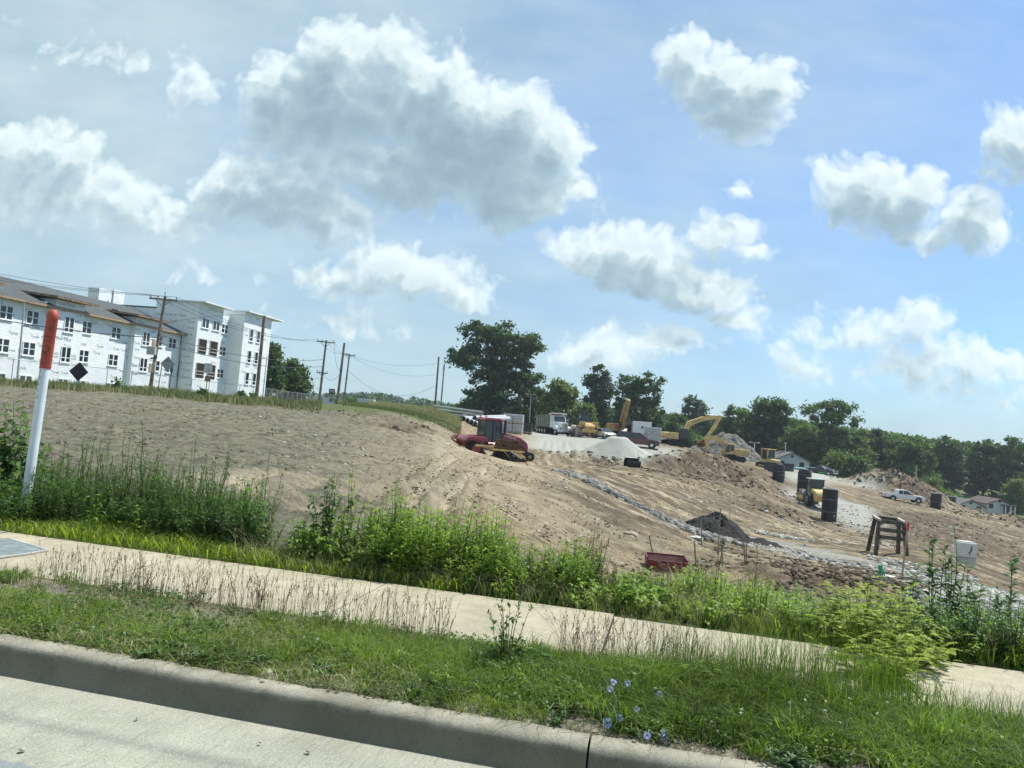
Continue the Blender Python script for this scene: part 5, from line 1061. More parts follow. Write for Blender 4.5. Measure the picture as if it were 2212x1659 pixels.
ICF = np.array([(0,1,2),(0,2,3),(0,3,4),(0,4,5),(0,5,1),(1,6,2),(2,7,3),(3,8,4),(4,9,5),(5,10,1),(6,7,2),(7,8,3),(8,9,4),(9,10,5),(10,6,1)])
def stones(name, label, x, y, size, m, tint, flat=.65, sink=.2, cat=None, zadd=None):
    n = len(x); z = base_z(x, y) + (0 if zadd is None else zadd); k = len(ICO)
    V = ICO[None]*(1+NR.uniform(-.32, .32, (n, k, 1)))*size[:, None, None]; V = V*np.stack([NR.uniform(.7, 1.3, n), NR.uniform(.7, 1.3, n), NR.uniform(flat*.7, flat*1.3, n)], 1)[:, None]
    a = NR.uniform(0, 6.28, n); c, s = np.cos(a)[:, None], np.sin(a)[:, None]; X = V[..., 0]*c-V[..., 1]*s; Y = V[..., 0]*s+V[..., 1]*c
    P = np.stack([X+x[:, None], Y+y[:, None], V[..., 2]+(z+size*(flat-sink)*.6)[:, None]], 2).reshape(-1, 3)
    T = (ICF[None]+(np.arange(n)*k)[:, None, None]).reshape(-1, 3)
    o = fast(name, P, T, m, tint=np.repeat(tint, k)); return setp(o, label, cat or name.replace('_', ' '), kind='stuff')
def in_world(poly, n, jit=0):
    P = np.array([(p[0], p[1]) for p in poly]); out = np.zeros((0, 2)); lo, hi = P.min(0), P.max(0)
    while len(out) < n:
        q = NR.uniform(lo, hi, (n*2, 2)); out = np.concatenate([out, q[inpoly(q[:, 0], q[:, 1], poly)]])
    return out[:n]
def along(poly, n, w):
    P = np.array([(p[0], p[1]) for p in poly]); L = np.hypot(*(P[1:]-P[:-1]).T); c = np.concatenate([[0], np.cumsum(L)]); t = NR.uniform(0, c[-1], n); i = np.clip(np.searchsorted(c, t)-1, 0, len(L)-1)
    return P[i]+(P[i+1]-P[i])*((t-c[i])/L[i])[:, None]+NR.normal(0, w, (n, 2))
pts = []; sz = []
def addc(q, lo, hi, p=5.): pts.append(q); sz.append(lo+(hi-lo)*NR.random(len(q))**p)
for (p, s), n in zip(DARKS, (1500, 1300, 1200, 300, 600, 2, 200, 200, 600)):
    yy = np.mean([v[1] for v in p]); addc(in_world(p, n), .0007*yy+.004, .0021*yy+.05)
for cx, cy, rx, ry, h, r, sh in HEAPS:
    if h > .25 and cy > 14: n = int(100+rx*ry*7); q = NR.normal(0, .62, (n, 2))*[rx, ry]; addc(q+[cx, cy], .0007*cy, .0026*cy+.02)
q = in_world(GP([(0, 850), (750, 895), (930, 940), (900, 1100), (640, 1120), (560, 1060), (0, 1050)]), 9000); addc(q, .008, .05, 4.)
q = in_world(GP([(850, 920), (1100, 1000), (1400, 1110), (1560, 1190), (1700, 1240), (1500, 1300), (1250, 1240), (1050, 1130), (900, 1080)]), 9000); addc(q, .008, .045, 4.)
q = in_world(GP([(1560, 1180), (2000, 1250), (2000, 1290), (1500, 1290), (1350, 1250)]), 4200); addc(q, .01, .10, 3.5)
q = in_world(GP([(1300, 1020), (1700, 1100), (2212, 1230), (2212, 1150), (1900, 1100), (1600, 1050)]), 5000); addc(q, .02, .10, 4.)
q = np.concatenate(pts); s = np.concatenate(sz); hh = np.zeros(len(q))
stones('soil_clods', 'loose brown soil clods strewn over the graded slopes and heaps', q[:, 0], q[:, 1], s, clod_m, NR.random(len(q))**1.3)
q = along(GP([(1228, 1022), (1290, 1052), (1360, 1085), (1430, 1118), (1500, 1150), (1560, 1172)]), 2300, .42); s = .04+.15*NR.random(len(q))**2.5
stones('grey_rubble', 'line of grey broken rubble running down the tan slope', q[:, 0], q[:, 1], s, greyr_m, NR.random(len(q)), .8)
q = along(GP([(1600, 1165), (1700, 1195), (1800, 1215), (1900, 1232), (2050, 1262), (2212, 1300)]), 1600, .8); q2 = along(GP([(1640, 1150), (1690, 1160), (1740, 1168)]), 260, .35)
q3 = in_world(GP([(1950, 1290), (2100, 1262), (2212, 1290), (2212, 1360), (2080, 1350), (1980, 1330)]), 3200); q4 = in_world(GP([(1860, 1196), (2000, 1225), (2120, 1250), (2100, 1270), (1900, 1225)]), 700); q5 = in_world(GP([(1640, 1300), (1800, 1320), (1850, 1370), (1660, 1360)]), 900)
q = np.concatenate([q, q2, q3, q4, q5]); s = np.concatenate([.02+.09*NR.random(1600)**3, .04+.10*NR.random(260)**2, .02+.07*NR.random(3200)**2, .02+.10*NR.random(700)**3, .02+.05*NR.random(900)])
stones('white_rocks', 'pale limestone rocks scattered along the grey haul track', q[:, 0], q[:, 1], s, lime_m, NR.random(len(q)), .7)
q = in_world(GP([(560, 900), (2100, 1150), (2000, 1260), (1500, 1240), (700, 1080)]), 2600); q = q[NR.random(len(q)) < .9]
stones('pale_chips', 'small pale stone chips lying on the bare soil', q[:, 0], q[:, 1], (.02+.0022*q[:, 1])*NR.random(len(q))**1.5+.01, lime_m, .5+.5*NR.random(len(q)), .4)
for px, py, Y, s, lb in ((1364, 1262, 17.2, .12, None), (1355, 1258, 17., .1, None), (1920, 1287, 17.5, .15, None)): pass
def boulder(px, Y, s, label, m=None, lift=0):
    p = G(px, Y, lift); V = ICO*(1+NR.uniform(-.25, .25, (12, 1)))*s*[1.3, .8, .6]; import bmesh
    mb = MB(); mb.add(V.tolist(), [tuple(f) for f in ICF.tolist()]+[(11, 7, 6), (11, 8, 7), (11, 9, 8), (11, 10, 9), (11, 6, 10)]); o = mb.obj('boulder', m or mat('pale_boulder', (.50, .49, .43), .9, .2, 9.)); o.location = p; setp(o, label, 'boulder')
boulder(1913, 21.5, .24, 'flat white boulder at the edge of the grey haul track'); boulder(1363, 24.5, .22, 'tan rounded boulder half way down the tan slope', mat('tan_boulder', (.36, .30, .22), .9, .2, 9.), .03); boulder(1504, 28.5, .28, 'white upright boulder at the lower end of the rubble line'); boulder(1825, 100, 1.3, 'large pale slab of rock on the spoil below the small excavator') if False else None
q = NR.normal(0, .5, (1500, 2))*[1.75, 1.1]; g = G(1548, 37); q = q[np.hypot(q[:, 0]/1.75, q[:, 1]/1.2) < 1.25]; zz = .98*np.clip(1.05-np.hypot(q[:, 0]/1.75, q[:, 1]/1.3)*1.1, 0, 1)
stones('dark_clods', 'dark clods covering the dark grey soil pile', q[:, 0]+g.x, q[:, 1]+g.y, .03+.09*NR.random(len(q))**2.5, stone_mat('dark_clod', (.012, .012, .012), (.06, .058, .055)), NR.random(len(q))**1.5, zadd=zz)
# ================================================================== TREES
bark = mat('bark', (.10, .082, .062), .95, .4, 5., .03)
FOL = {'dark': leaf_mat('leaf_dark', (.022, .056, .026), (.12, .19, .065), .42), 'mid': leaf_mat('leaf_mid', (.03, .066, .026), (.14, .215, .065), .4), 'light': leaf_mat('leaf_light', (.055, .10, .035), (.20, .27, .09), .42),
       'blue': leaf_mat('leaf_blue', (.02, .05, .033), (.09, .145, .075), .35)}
TR = np.random.default_rng(11)
def quads(C, size, tint, nrm_bias=None, rng=TR):
    """folded diamond leaf clumps: 4 corners each"""
    n = len(C); a = rng.normal(0, 1, (n, 3)); a /= np.linalg.norm(a, axis=1)[:, None]; b = rng.normal(0, 1, (n, 3)); b[:, 2] += .9
    b = np.cross(a, b); b /= np.linalg.norm(b, axis=1)[:, None]+1e-9; c = np.cross(a, b); s = size[:, None]
    V = np.stack([C-a*s, C+b*s*.55+c*s*.12, C+a*s, C-b*s*.55+c*s*.12], 1).reshape(-1, 3)
    i = np.arange(n)*4; T = np.stack([i, i+1, i+2, i+3], 1); return V, T, np.repeat(tint, 4)
def crown(lobes, w, h, n, leaf, cl=90, sig=.5, hang=0.):
    """lobes: (x, z, rx, rz) in units of crown half width w and tree height h; returns clump centres"""
    L = []
    wts = np.array([rx*rz for x, z, rx, rz in lobes]); wts /= wts.sum(); cs = []; ct = []
    for (x, z, rx, rz), q in zip(lobes, wts):
        k = max(3, int(cl*q*len(lobes)/len(lobes)*1.0)); u = TR.normal(0, 1, (k, 3)); u /= np.linalg.norm(u, axis=1)[:, None]; r = TR.uniform(.45, 1., k)**.5
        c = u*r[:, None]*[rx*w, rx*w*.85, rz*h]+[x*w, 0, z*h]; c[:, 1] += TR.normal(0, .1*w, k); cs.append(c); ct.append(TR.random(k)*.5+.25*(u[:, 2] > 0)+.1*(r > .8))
    cs = np.concatenate(cs); ct = np.concatenate(ct); i = TR.integers(0, len(cs), n); sg = sig*TR.uniform(.6, 1.5, len(cs))
    P = cs[i]+TR.normal(0, 1, (n, 3))*sg[i][:, None]*[1, 1, .62]; P[:, 2] -= hang*TR.random(n)**2
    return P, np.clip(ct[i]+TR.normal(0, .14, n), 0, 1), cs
DEF = [(0, .72, .55, .27), (-.42, .55, .5, .24), (.42, .52, .5, .24), (0, .42, .7, .26), (-.2, .85, .32, .13), (.3, .78, .35, .16), (-.6, .38, .36, .2), (.62, .36, .36, .2), (0, .2, .6, .2)]
def tree(name, label, px, Y, ytop, hw, fol, n=6500, lobes=DEF, leaf=.40, cl=95, sig=.55, trunk=.022, group=None, base=None, hang=0., cat='tree'):
    g = G(px, Y) if base is None else ray_at(px, base, Y)
    g.z -= .3; top = ray_at(px, ytop, Y); h = top.z-g.z; w = hw/F*Y; g.x = (ray_at(px, ytop+.4*(base or ytop+60)-.4*ytop, Y).x); rt = thing(name, label, cat, g, group=group)
    P, t, cs = crown(lobes, w, h, n, leaf, cl, sig, hang); P = P[P[:, 2] > .02*h]; t = t[:len(P)]
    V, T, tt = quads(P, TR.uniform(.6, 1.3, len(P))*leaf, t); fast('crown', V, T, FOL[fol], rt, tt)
    mb = MB(); p = Vector((0, 0, 0)); r = trunk*h; lean = Vector((random.uniform(-.03, .03), 0, 1)); nodes = []
    for k in range(6): q = p+lean*h*.13+Vector((random.uniform(-1, 1), random.uniform(-1, 1), 0))*h*.008; mb.cyl(p, q, r, r*.84, 8, False); p = q; r *= .84; nodes.append((p.copy(), r))
    mb.obj('trunk', bark, rt, smooth=True); mb = MB()
    for j in TR.choice(len(cs), min(len(cs), 34), replace=False):
        c = Vector(cs[j]); k = min(5, max(0, int((c.z/h-.12)/.13*.75))); a, ra = nodes[k]; m_ = a.lerp(c, .5)+Vector((0, 0, -.03*h)); mb.cyl(a, m_, ra*.5, ra*.3, 5, False); mb.cyl(m_, c, ra*.3, .03, 5, False)
    mb.obj('limbs', bark, rt, smooth=True); return rt
big = [(-.05, .88, .34, .10), (-.45, .84, .42, .10), (.40, .80, .40, .10), (-.75, .66, .36, .075), (-.55, .60, .42, .09), (-.95, .60, .13, .035), (.1, .68, .50, .13), (.25, .52, .52, .13), (.62, .44, .35, .12), (-.25, .42, .42, .12), (-.35, .25, .5, .12), (.3, .30, .62, .14), (.05, .14, .68, .12), (.78, .26, .3, .13), (.82, .86-.1, .18, .03), (-.65, .12, .3, .08), (.7, .12, .35, .1)]
tree('oak_tree', 'tallest tree with broad irregular dark crown and a long limb reaching left', 1085, 165, 689, 100, 'dark', 34000, big, .42, 360, .66, .03)
far = 'trees along the far edge of the site'
tall = [(0, .86, .5, .11), (-.3, .72, .5, .12), (.35, .70, .5, .12), (0, .56, .8, .12), (-.3, .42, .6, .12), (.35, .38, .6, .12), (0, .25, .8, .14), (.1, .12, .8, .1)]
tree('willow_tree', 'lighter green feathery tree behind the dump truck', 1214, 158, 822, 44, 'light', 9000, DEF, .42, 130, .6)
tree('ash_tree', 'tall narrow blue green tree behind the yellow loader', 1296, 170, 782, 38, 'blue', 10500, tall, .36, 130, .55)
tree('broadleaf_tree', 'dark tree with ragged top behind the upright excavator boom', 1381, 175, 800, 58, 'dark', 14000, [(-.35, .84, .32, .12), (.1, .86, .36, .12), (.65, .86, .22, .07), (.3, .70, .5, .12), (-.4, .62, .5, .15), (.5, .5, .55, .15), (0, .42, .9, .2), (0, .2, 1., .2)], .42, 190, .6)
tree('broadleaf_tree', 'round dark oak in the gap left of the lettered boom tip', 1500, 215, 857, 48, 'blue', 11000, DEF, .45, 120, .7)
tree('broadleaf_tree', 'lower mid green tree behind the large excavator', 1462, 178, 893, 46, 'mid', 9000)
tree('broadleaf_tree', 'small light green tree left of the upright excavator boom', 1262, 152, 872, 30, 'light', 5000, leaf=.34)
tree('broadleaf_tree', 'dark undergrowth tree under the tall tree left of the floodlight pole', 1160, 175, 842, 46, 'dark', 8000)
tree('broadleaf_tree', 'low olive tree below the long left limb of the tallest tree', 1020, 190, 862, 40, 'mid', 6000)
tree('broadleaf_tree', 'mid green tree just right of the lettered boom', 1592, 188, 873, 44, 'mid', 9000)
tree('oak_tree', 'large round dark oak, highest crown above the bulldozer', 1664, 182, 852, 60, 'dark', 17000, DEF, .44, 190, .65)
tree('broadleaf_tree', 'light green bushy tree above the grey gabled house', 1733, 172, 918, 48, 'light', 9500, leaf=.4)
sparse = [(-.85, .86, .22, .05), (-.25, .92, .32, .055), (.3, .95, .28, .05), (.8, .9, .2, .06), (.85, .76, .22, .06), (.15, .80, .38, .09), (-.4, .74, .3, .07), (.2, .62, .4, .08), (-.1, .5, .5, .1), (0, .35, .7, .13), (0, .18, .8, .14)]
tree('broadleaf_tree', 'tall sparse tree with see-through top right of the large round oak', 1795, 170, 866, 55, 'mid', 11000, sparse, .36, 150, .6)
tree('broadleaf_tree', 'mid green tree right of the tall sparse tree', 1845, 182, 922, 48, 'light', 9500)
tree('broadleaf_tree', 'dark tree behind the pale dirt heaps', 1898, 190, 924, 44, 'dark', 10000)
tree('broadleaf_tree', 'broad dark green tree above the white pickup', 1968, 185, 940, 60, 'mid', 12000, cl=150)
tree('broadleaf_tree', 'dark tree behind and right of the broad tree above the white pickup', 2042, 200, 942, 50, 'dark', 11000, cl=130)
tree('broadleaf_tree', 'dark leafy tree above the houses at the right', 2128, 205, 950, 60, 'dark', 14000, cl=170)
tree('broadleaf_tree', 'mid green tree at the right edge of the tree line', 2196, 200, 944, 56, 'mid', 12000, cl=150)
tree('broadleaf_tree', 'tree standing just past the right end of the tree line', 2290, 195, 950, 70, 'dark', 9000)
tree('broadleaf_tree', 'tree well past the right end of the tree line', 2400, 195, 960, 80, 'mid', 7000)
tree('bush', 'round light green bush behind the dirt heap right of the pickup', 2010, 158, 1028, 22, 'light', 2600, leaf=.28, cat='bush')
tree('bush', 'light green bush above the dark blue pickup', 1805, 160, 975, 26, 'light', 3200, leaf=.3, cat='bush')
tree('bush', 'light green tree beside the porch house at the right edge', 2196, 178, 1034, 28, 'light', 4500, leaf=.3, cat='bush')
tree('bush', 'bushy young tree right of the low roof of the grey gabled house', 1850, 158, 985, 32, 'mid', 4000, leaf=.3, cat='bush')
tree('bush', 'small light bush right of the rubble heap', 1580, 158, 942, 16, 'light', 1500, leaf=.26, cat='bush')
tree('broadleaf_tree', 'dark tall tree hugging the right corner of the white building', 583, 118, 737, 30, 'dark', 7500, tall, .32, 100, .45, base=872)
tree('broadleaf_tree', 'rounded mid green tree right of the white building', 627, 130, 778, 46, 'mid', 9500, DEF, .34, 130, .5, base=874)
tree('bush', 'light green bush behind the foot of the bare brown pole', 762, 180, 862, 24, 'light', 2600, leaf=.3, base=886, cat='bush')
# far wood: ridge of crowns nobody could count
def wood(name, label, prof, Y, fol, n, depth, leaf):
    X = np.array([p[0] for p in prof]); Yt = np.array([p[1] for p in prof]); C = []; tn = []
    k = int((X[-1]-X[0])*1.1)
    for i in range(k):
        px = TR.uniform(X[0], X[-1]); py = np.interp(px, X, Yt)+TR.uniform(-3, 12); yy = Y*TR.uniform(1, depth); p = ray_at(px, py, yy); r = TR.uniform(2., 4.2)*Y/260; m = n//k
        u = TR.normal(0, 1, (m, 3)); u /= np.linalg.norm(u, axis=1)[:, None]; c = u*[r, r, r*.9]*TR.uniform(.75, 1.05, (m, 1))+[p.x, p.y, p.z-r]; d = np.abs(TR.normal(0, 1, m))*r*1.1*(TR.random(m) < .45); c[:, 2] -= d
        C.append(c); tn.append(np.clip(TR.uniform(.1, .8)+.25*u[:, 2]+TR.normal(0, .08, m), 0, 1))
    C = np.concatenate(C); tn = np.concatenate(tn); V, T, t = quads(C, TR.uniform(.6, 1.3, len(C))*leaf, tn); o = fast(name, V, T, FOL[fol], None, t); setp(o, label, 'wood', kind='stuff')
wood('far_wood', 'far wood on the skyline between the pole groups', [(560, 850), (690, 848), (760, 848), (800, 846), (850, 853), (880, 862), (900, 856), (960, 870), (1000, 872), (1060, 872)], 380, 'blue', 42000, 1.3, .9)
wood('far_wood', 'lower greener wood in front of the far skyline wood', [(735, 862), (800, 866), (860, 872), (930, 878), (1000, 884), (1080, 884)], 290, 'mid', 22000, 1.15, .7)
wood('far_wood', 'dark wood filling behind the tree line at the right', [(1150, 872), (1250, 890), (1340, 880), (1440, 892), (1560, 900), (1680, 900), (1760, 912), (1900, 932), (2000, 944), (2100, 954), (2212, 962), (2500, 990)], 225, 'dark', 100000, 1.12, .8)
wood('undergrowth', 'dense undergrowth along the foot of the tree line', [(1140, 905), (1250, 915), (1400, 930), (1520, 940), (1620, 960), (1700, 985), (1800, 1010), (1880, 1015), (1960, 1030), (2040, 1050), (2075, 1072), (2212, 1082), (2400, 1090)], 186, 'mid', 60000, 1.1, .5)
wood('left_wood', 'wood beyond the road past the left of the white building', [(-900, 700), (-300, 760), (-30, 790)], 300, 'mid', 12000, 1.2, .9)

# ================================================================== HAZE
hm = bpy.data.materials.new('haze'); hm.use_nodes = True; n = NT(hm.node_tree); pv = n.n('ShaderNodeVolumePrincipled'); pv.inputs['Color'].default_value = (.80, .90, 1., 1); pv.inputs['Density'].default_value = .00022; pv.inputs['Anisotropy'].default_value = .3
n.t.links.new(pv.outputs[0], n.n('ShaderNodeOutputMaterial').inputs['Volume'])
hb = MB().box(300, 1550, -45, 6000, 5000, 75).obj('haze', hm); hb['kind'] = 'stuff'; hb['label'] = 'thin summer haze lying over the whole site and the far trees'; hb['category'] = 'haze'
# ================================================================== FOREGROUND VEGETATION
VG = np.random.default_rng(23)
GRS = leaf_mat('grass_blade', (.035, .075, .012), (.24, .35, .055), .5, .5); STR = leaf_mat('straw', (.16, .14, .075), (.46, .43, .27), .3, .7); SEED = leaf_mat('seed_head', (.085, .065, .04), (.30, .26, .16), .25, .8)
WD = leaf_mat('weed_dark', (.026, .068, .020), (.14, .25, .06), .48, .45); WL = leaf_mat('weed_bright', (.07, .15, .02), (.30, .43, .07), .55, .45); WY = leaf_mat('weed_lime', (.13, .20, .02), (.42, .50, .075), .55, .45); WB = leaf_mat('weed_bluegreen', (.03, .08, .04), (.15, .24, .11), .45, .5)
STM = leaf_mat('stem_green', (.05, .075, .025), (.12, .15, .05), .1, .6); STD = leaf_mat('stem_brown', (.06, .042, .028), (.22, .165, .10), .05, .8)
def unit(v): return v/(np.linalg.norm(v, axis=-1, keepdims=True)+1e-9)
def blades(B, h, w, lean, tint, curl=.6):
    n = len(B); a = VG.uniform(0, 2*np.pi, n); out = np.stack([np.cos(a), np.sin(a), 0*a], 1); b = VG.uniform(0, 2*np.pi, n); side = np.stack([np.cos(b), np.sin(b), 0*b], 1)*(w/2)[:, None]
    L = (h*lean)[:, None]*out; up = np.zeros((n, 3)); up[:, 2] = h
    m = B+L*.32+up*.58; t = B+L+up*(1-np.clip(lean, 0, 1)*curl*.5)[:, None]
    V = np.stack([B-side, B+side, m-side*.75, m+side*.75, t], 1).reshape(-1, 3); i = (np.arange(n)*5)[:, None, None]
    T = (np.array([[0, 1, 3], [0, 3, 2], [2, 3, 4]])[None]+i).reshape(-1, 3); return V, T, np.repeat(tint, 5)
def leaves(B, D, L, W, tint, droop=.35):
    """pointed oval leaves, 6 corners, bent along their length"""
    n = len(B); D = unit(D); up = np.array([0, 0, 1.])+VG.normal(0, .35, (n, 3)); S = unit(np.cross(D, up)); N = np.cross(S, D); L = L[:, None]; W = W[:, None]/2; dz = np.zeros((n, 3)); dz[:, 2] = -1
    p1 = B+D*L*.33; p2 = B+D*L*.7+dz*L*droop*.3; p3 = B+D*L*.97+dz*L*droop*.8; f = N*W*.35
    V = np.stack([B, p1+S*W+f, p2+S*W*.8+f, p3, p2-S*W*.8+f, p1-S*W+f], 1).reshape(-1, 3); i = (np.arange(n)*6)[:, None, None]
    T = (np.array([[0, 1, 5], [1, 2, 5], [2, 4, 5], [2, 3, 4]])[None]+i).reshape(-1, 3); return V, T, np.repeat(tint, 6)
def merge(parts):
    Vs, Ts, tt = [], [], []; b = 0
    for V, T, t in parts: Vs.append(V); Ts.append(T+b); tt.append(t); b += len(V)
    return np.concatenate(Vs), np.concatenate(Ts), np.concatenate(tt)
def tubes(P, r, tint, k=3):
    """P: (n, m, 3) polylines, r: (n, m) radii"""
    n, m, _ = P.shape; ang = np.arange(k)*2*np.pi/k; ring = np.stack([np.cos(ang), np.sin(ang), 0*ang], 1)
    V = P[:, :, None]+ring[None, None]*r[:, :, None, None]; V = V.reshape(-1, 3); T = []
    for j in range(m-1):
        for q in range(k): a, b = j*k+q, j*k+(q+1) % k; T += [(a, b, b+k), (a, b+k, a+k)]
    T = (np.array(T)[None]+(np.arange(n)*m*k)[:, None, None]).reshape(-1, 3); return V, T, np.repeat(tint, m*k)
def weed(kind, h, ns, spread, leaf=.09, wid=.3, dens=16, tint=.5, lean=0.):
    """returns (stems, leaves) geometry about the origin"""
    m = 6; a = VG.uniform(0, 2*np.pi, ns); o = np.stack([np.cos(a), np.sin(a), 0*a], 1); rad = spread*np.sqrt(VG.random(ns)); hh = h*VG.uniform(.62, 1.02, ns)*(1-.35*(rad/max(spread, 1e-3))**2); s = np.linspace(0, 1, m)
    P = o[:, None]*(rad[:, None]*(.25+.75*s[None]**1.3))[..., None]+np.array([lean, 0, 0])*(s[None, :, None]**1.5)*h; P[..., 2] = hh[:, None]*s[None]; P += VG.normal(0, .012*h, P.shape)*s[None, :, None]
    r = (.0035+.003*h)*(1-.75*s)[None]*np.ones((ns, 1)); st = [tubes(P, r, VG.random(ns))]; lv = []
    def at(i, f): x = f*(m-1); k = np.minimum(x.astype(int), m-2); u = (x-k)[:, None]; return P[i, k]*(1-u)+P[i, k+1]*u
    n = ns*dens; i = np.repeat(np.arange(ns), dens); f = VG.uniform(.08, 1., n)
    if kind == 'dry':
        k = ns*7; i = np.repeat(np.arange(ns), 7); f = VG.uniform(.3, .95, k); A = at(i, f); b = VG.uniform(0, 6.28, k); D = np.stack([np.cos(b)*.6, np.sin(b)*.6, .9+0*b], 1)*(h*.22*VG.uniform(.4, 1., k))[:, None]
        Q = np.stack([A, A+D*.5+VG.normal(0, .008, A.shape), A+D], 1); st.append(tubes(Q, np.array([[.002, .0015, .0008]])*np.ones((k, 1)), VG.random(k)))
        E = np.repeat(A+D*VG.uniform(.5, 1, (k, 1)), 3, 0); lv.append(leaves(E, VG.normal(0, 1, E.shape)+[0, 0, .5], VG.uniform(.4, 1, len(E))*leaf, VG.uniform(.3, 1, len(E))*leaf*wid, VG.random(len(E)), .3)); return st, lv
    A = at(i, f); b = VG.uniform(0, 6.28, n); el = {'lance': .55, 'stalky': 1.1, 'broad': .25, 'compound': .45, 'milk': .75}[kind]; D = unit(np.stack([np.cos(b), np.sin(b), el+VG.normal(0, .25, n)], 1)); sz = leaf*VG.uniform(.55, 1.15, n)*(1.15-.55*f if kind != 'milk' else 1-.2*f)
    tn = np.clip(tint+VG.normal(0, .17, n)+.25*(f-.5), 0, 1)
    if kind == 'compound':      # pinnate fronds
        q = D*sz[:, None]*2.6; k = 13; g = np.linspace(.15, 1., k); dr = np.zeros(3); dr[2] = -1
        R = A[:, None]+q[:, None]*g[None, :, None]+dr*(g[None, :, None]**2)*(sz*.75)[:, None, None]; st.append(tubes(np.stack([A, A+q*.5+dr*(sz*.19)[:, None], A+q+dr*(sz*.75)[:, None]], 1), np.array([[.0016, .0013, .0006]])*np.ones((n, 1)), VG.random(n)))
        S = unit(np.cross(q, [0, 0, 1.])); B = np.concatenate([R, R]).reshape(-1, 3); SS = np.concatenate([np.repeat(S, k, 0), -np.repeat(S, k, 0)])+np.tile(np.repeat(unit(q), k, 0), (2, 1))*.35; ll = np.tile(np.repeat(sz*.48, k), 2)*np.tile(np.clip(1.25-np.abs(g-.5), .4, 1), 2*n)
        lv.append(leaves(B, SS+VG.normal(0, .08, SS.shape), ll, ll*.42, np.clip(np.tile(np.repeat(tn, k), 2)+VG.normal(0, .07, len(B)), 0, 1), .15)); return st, lv
    lv.append(leaves(A, D, sz, sz*wid, tn, .6 if kind == 'broad' else .35)); 
    if kind == 'stalky': # small buds at the tips
        e = np.repeat(P[:, -1], 6, 0); lv.append(leaves(e+VG.normal(0, .01, e.shape)-[0, 0, .02], VG.normal(0, .5, e.shape)+[0, 0, 1], VG.uniform(.015, .035, len(e)), VG.uniform(.005, .01, len(e)), VG.random(len(e)), .1))
    return st, lv
def shift(parts, p): p = np.array(p); return [(V+p, T, t) for V, T, t in parts]
def vd(d): return KERB_D+(d-KERB_D)*(WALK_D-KERB_D)/1.39 if d < 4.99 else d
def KP(px, d):
    d = vd(d); Y = d
    for _ in range(8): g = G(px, Y) if d > FIELD_D else on_plane(px, Y); Y = (d-KN[0]*g.x)/KN[1]
    return g
def on_plane(px, Y): x = (px-CX)/F*Y; q = project(x, Y, .16); return Vector((x+(px-q[0])*Y/F, Y, .16))
def plant(label, px, d, ytop, kind, mt, ns, spread, leaf=.09, wid=.3, dens=16, tint=.5, stem=None, name='weed', cat='weed', lean=0., group=None, sink=.02):
    g = KP(px, d); u, v = project(g.x, g.y, g.z); h = max(.08, (v-ytop)/F*g.y*(1.16 if d > 5.9 else 1)); st, lv = weed(kind, h, ns, spread, leaf, wid, dens, tint, lean); rt = thing(name, label, cat, g-Vector((0, 0, sink)), group=group)
    V, T, t = merge(st); fast('stems', V, T, stem or STM, rt, t); V, T, t = merge(lv); f = fast('leaves', V, T, mt, rt, t); f['kind'] = 'stuff'; return rt
# ---- verge: grass, clover, straw
def density(t, d): return fbm(t*1.3, d*2.2, 4, 61)
def verge_z(d): return np.interp(d, [KERB_D, KERB_D+.06, 4.1, WALK_D-.1, WALK_D], [.125, .15, .175, .165, .13])
def verge_pts(n, lo=KERB_D-.005, hi=WALK_D+.02, tl=7.2, thr=-.5):
    t = VG.uniform(-tl, tl, n*2); d = lo+(hi-lo)*VG.random(n*2); k = density(t, d) > thr; t, d = t[k][:n], d[k][:n]; x, y = kd(d, t); return np.stack([x, y, verge_z(d)-.01], 1), t, d
def patch(t, d, px0, px1): return None
B, t, d = verge_pts(135000, thr=-.6)
# bare strip beside the kerb in the middle and the patch of asphalt on the left stay open
bare = ((d < KERB_D+.14+.10*fbm(t*2.1, t*0, 3, 71)) & (t > -.5+0*t) & (t < 1.1) & (VG.random(len(t)) < .93)) | ((t < -2.55) & (d > 4.2) & (t > -4.6) & (d < 4.68) & (VG.random(len(t)) < .97)) | ((d < KERB_D+.03) & (VG.random(len(t)) < .4))
B, t, d = B[~bare], t[~bare], d[~bare]
nn = fbm(t*1.1, d*1.6, 4, 81); lush = np.clip((t+1.8)/1.6, 0, 1); h = (.05+.09*VG.random(len(t))+.22*np.clip(nn, 0, 1))*(.55+.7*lush); h *= np.where(d < KERB_D+.2, .7, 1.)*np.where(d > 4.42, .55, 1.)
tint = np.clip(.46+.6*fbm(t*2.6+5, d*3.5, 4, 82)+VG.normal(0, .2, len(t))+.12*(1-lush), 0, 1)
V, T, tt = blades(B, h, VG.uniform(.003, .0065, len(t)), VG.uniform(.1, 2.0, len(t)), tint); setp(fast('verge_grass', V, T, GRS, None, tt), 'green grass covering the verge between kerb and sidewalk', 'grass', kind='stuff')
B, t, d = verge_pts(34000, thr=-.6); keep = (VG.random(len(t)) < np.where((t < -1.3) & (d < 4.5), .95, .25+.4*np.clip(fbm(t*2, d*3, 3, 83), 0, 1))) ; B, t, d = B[keep], t[keep], d[keep]
V, T, tt = blades(B, VG.uniform(.03, .12, len(t)), VG.uniform(.002, .005, len(t)), VG.uniform(.5, 2.4, len(t)), VG.random(len(t)), .9); setp(fast('straw_litter', V, T, STR, None, tt), 'dry straw blades lying among the verge grass', 'dry grass', kind='stuff')
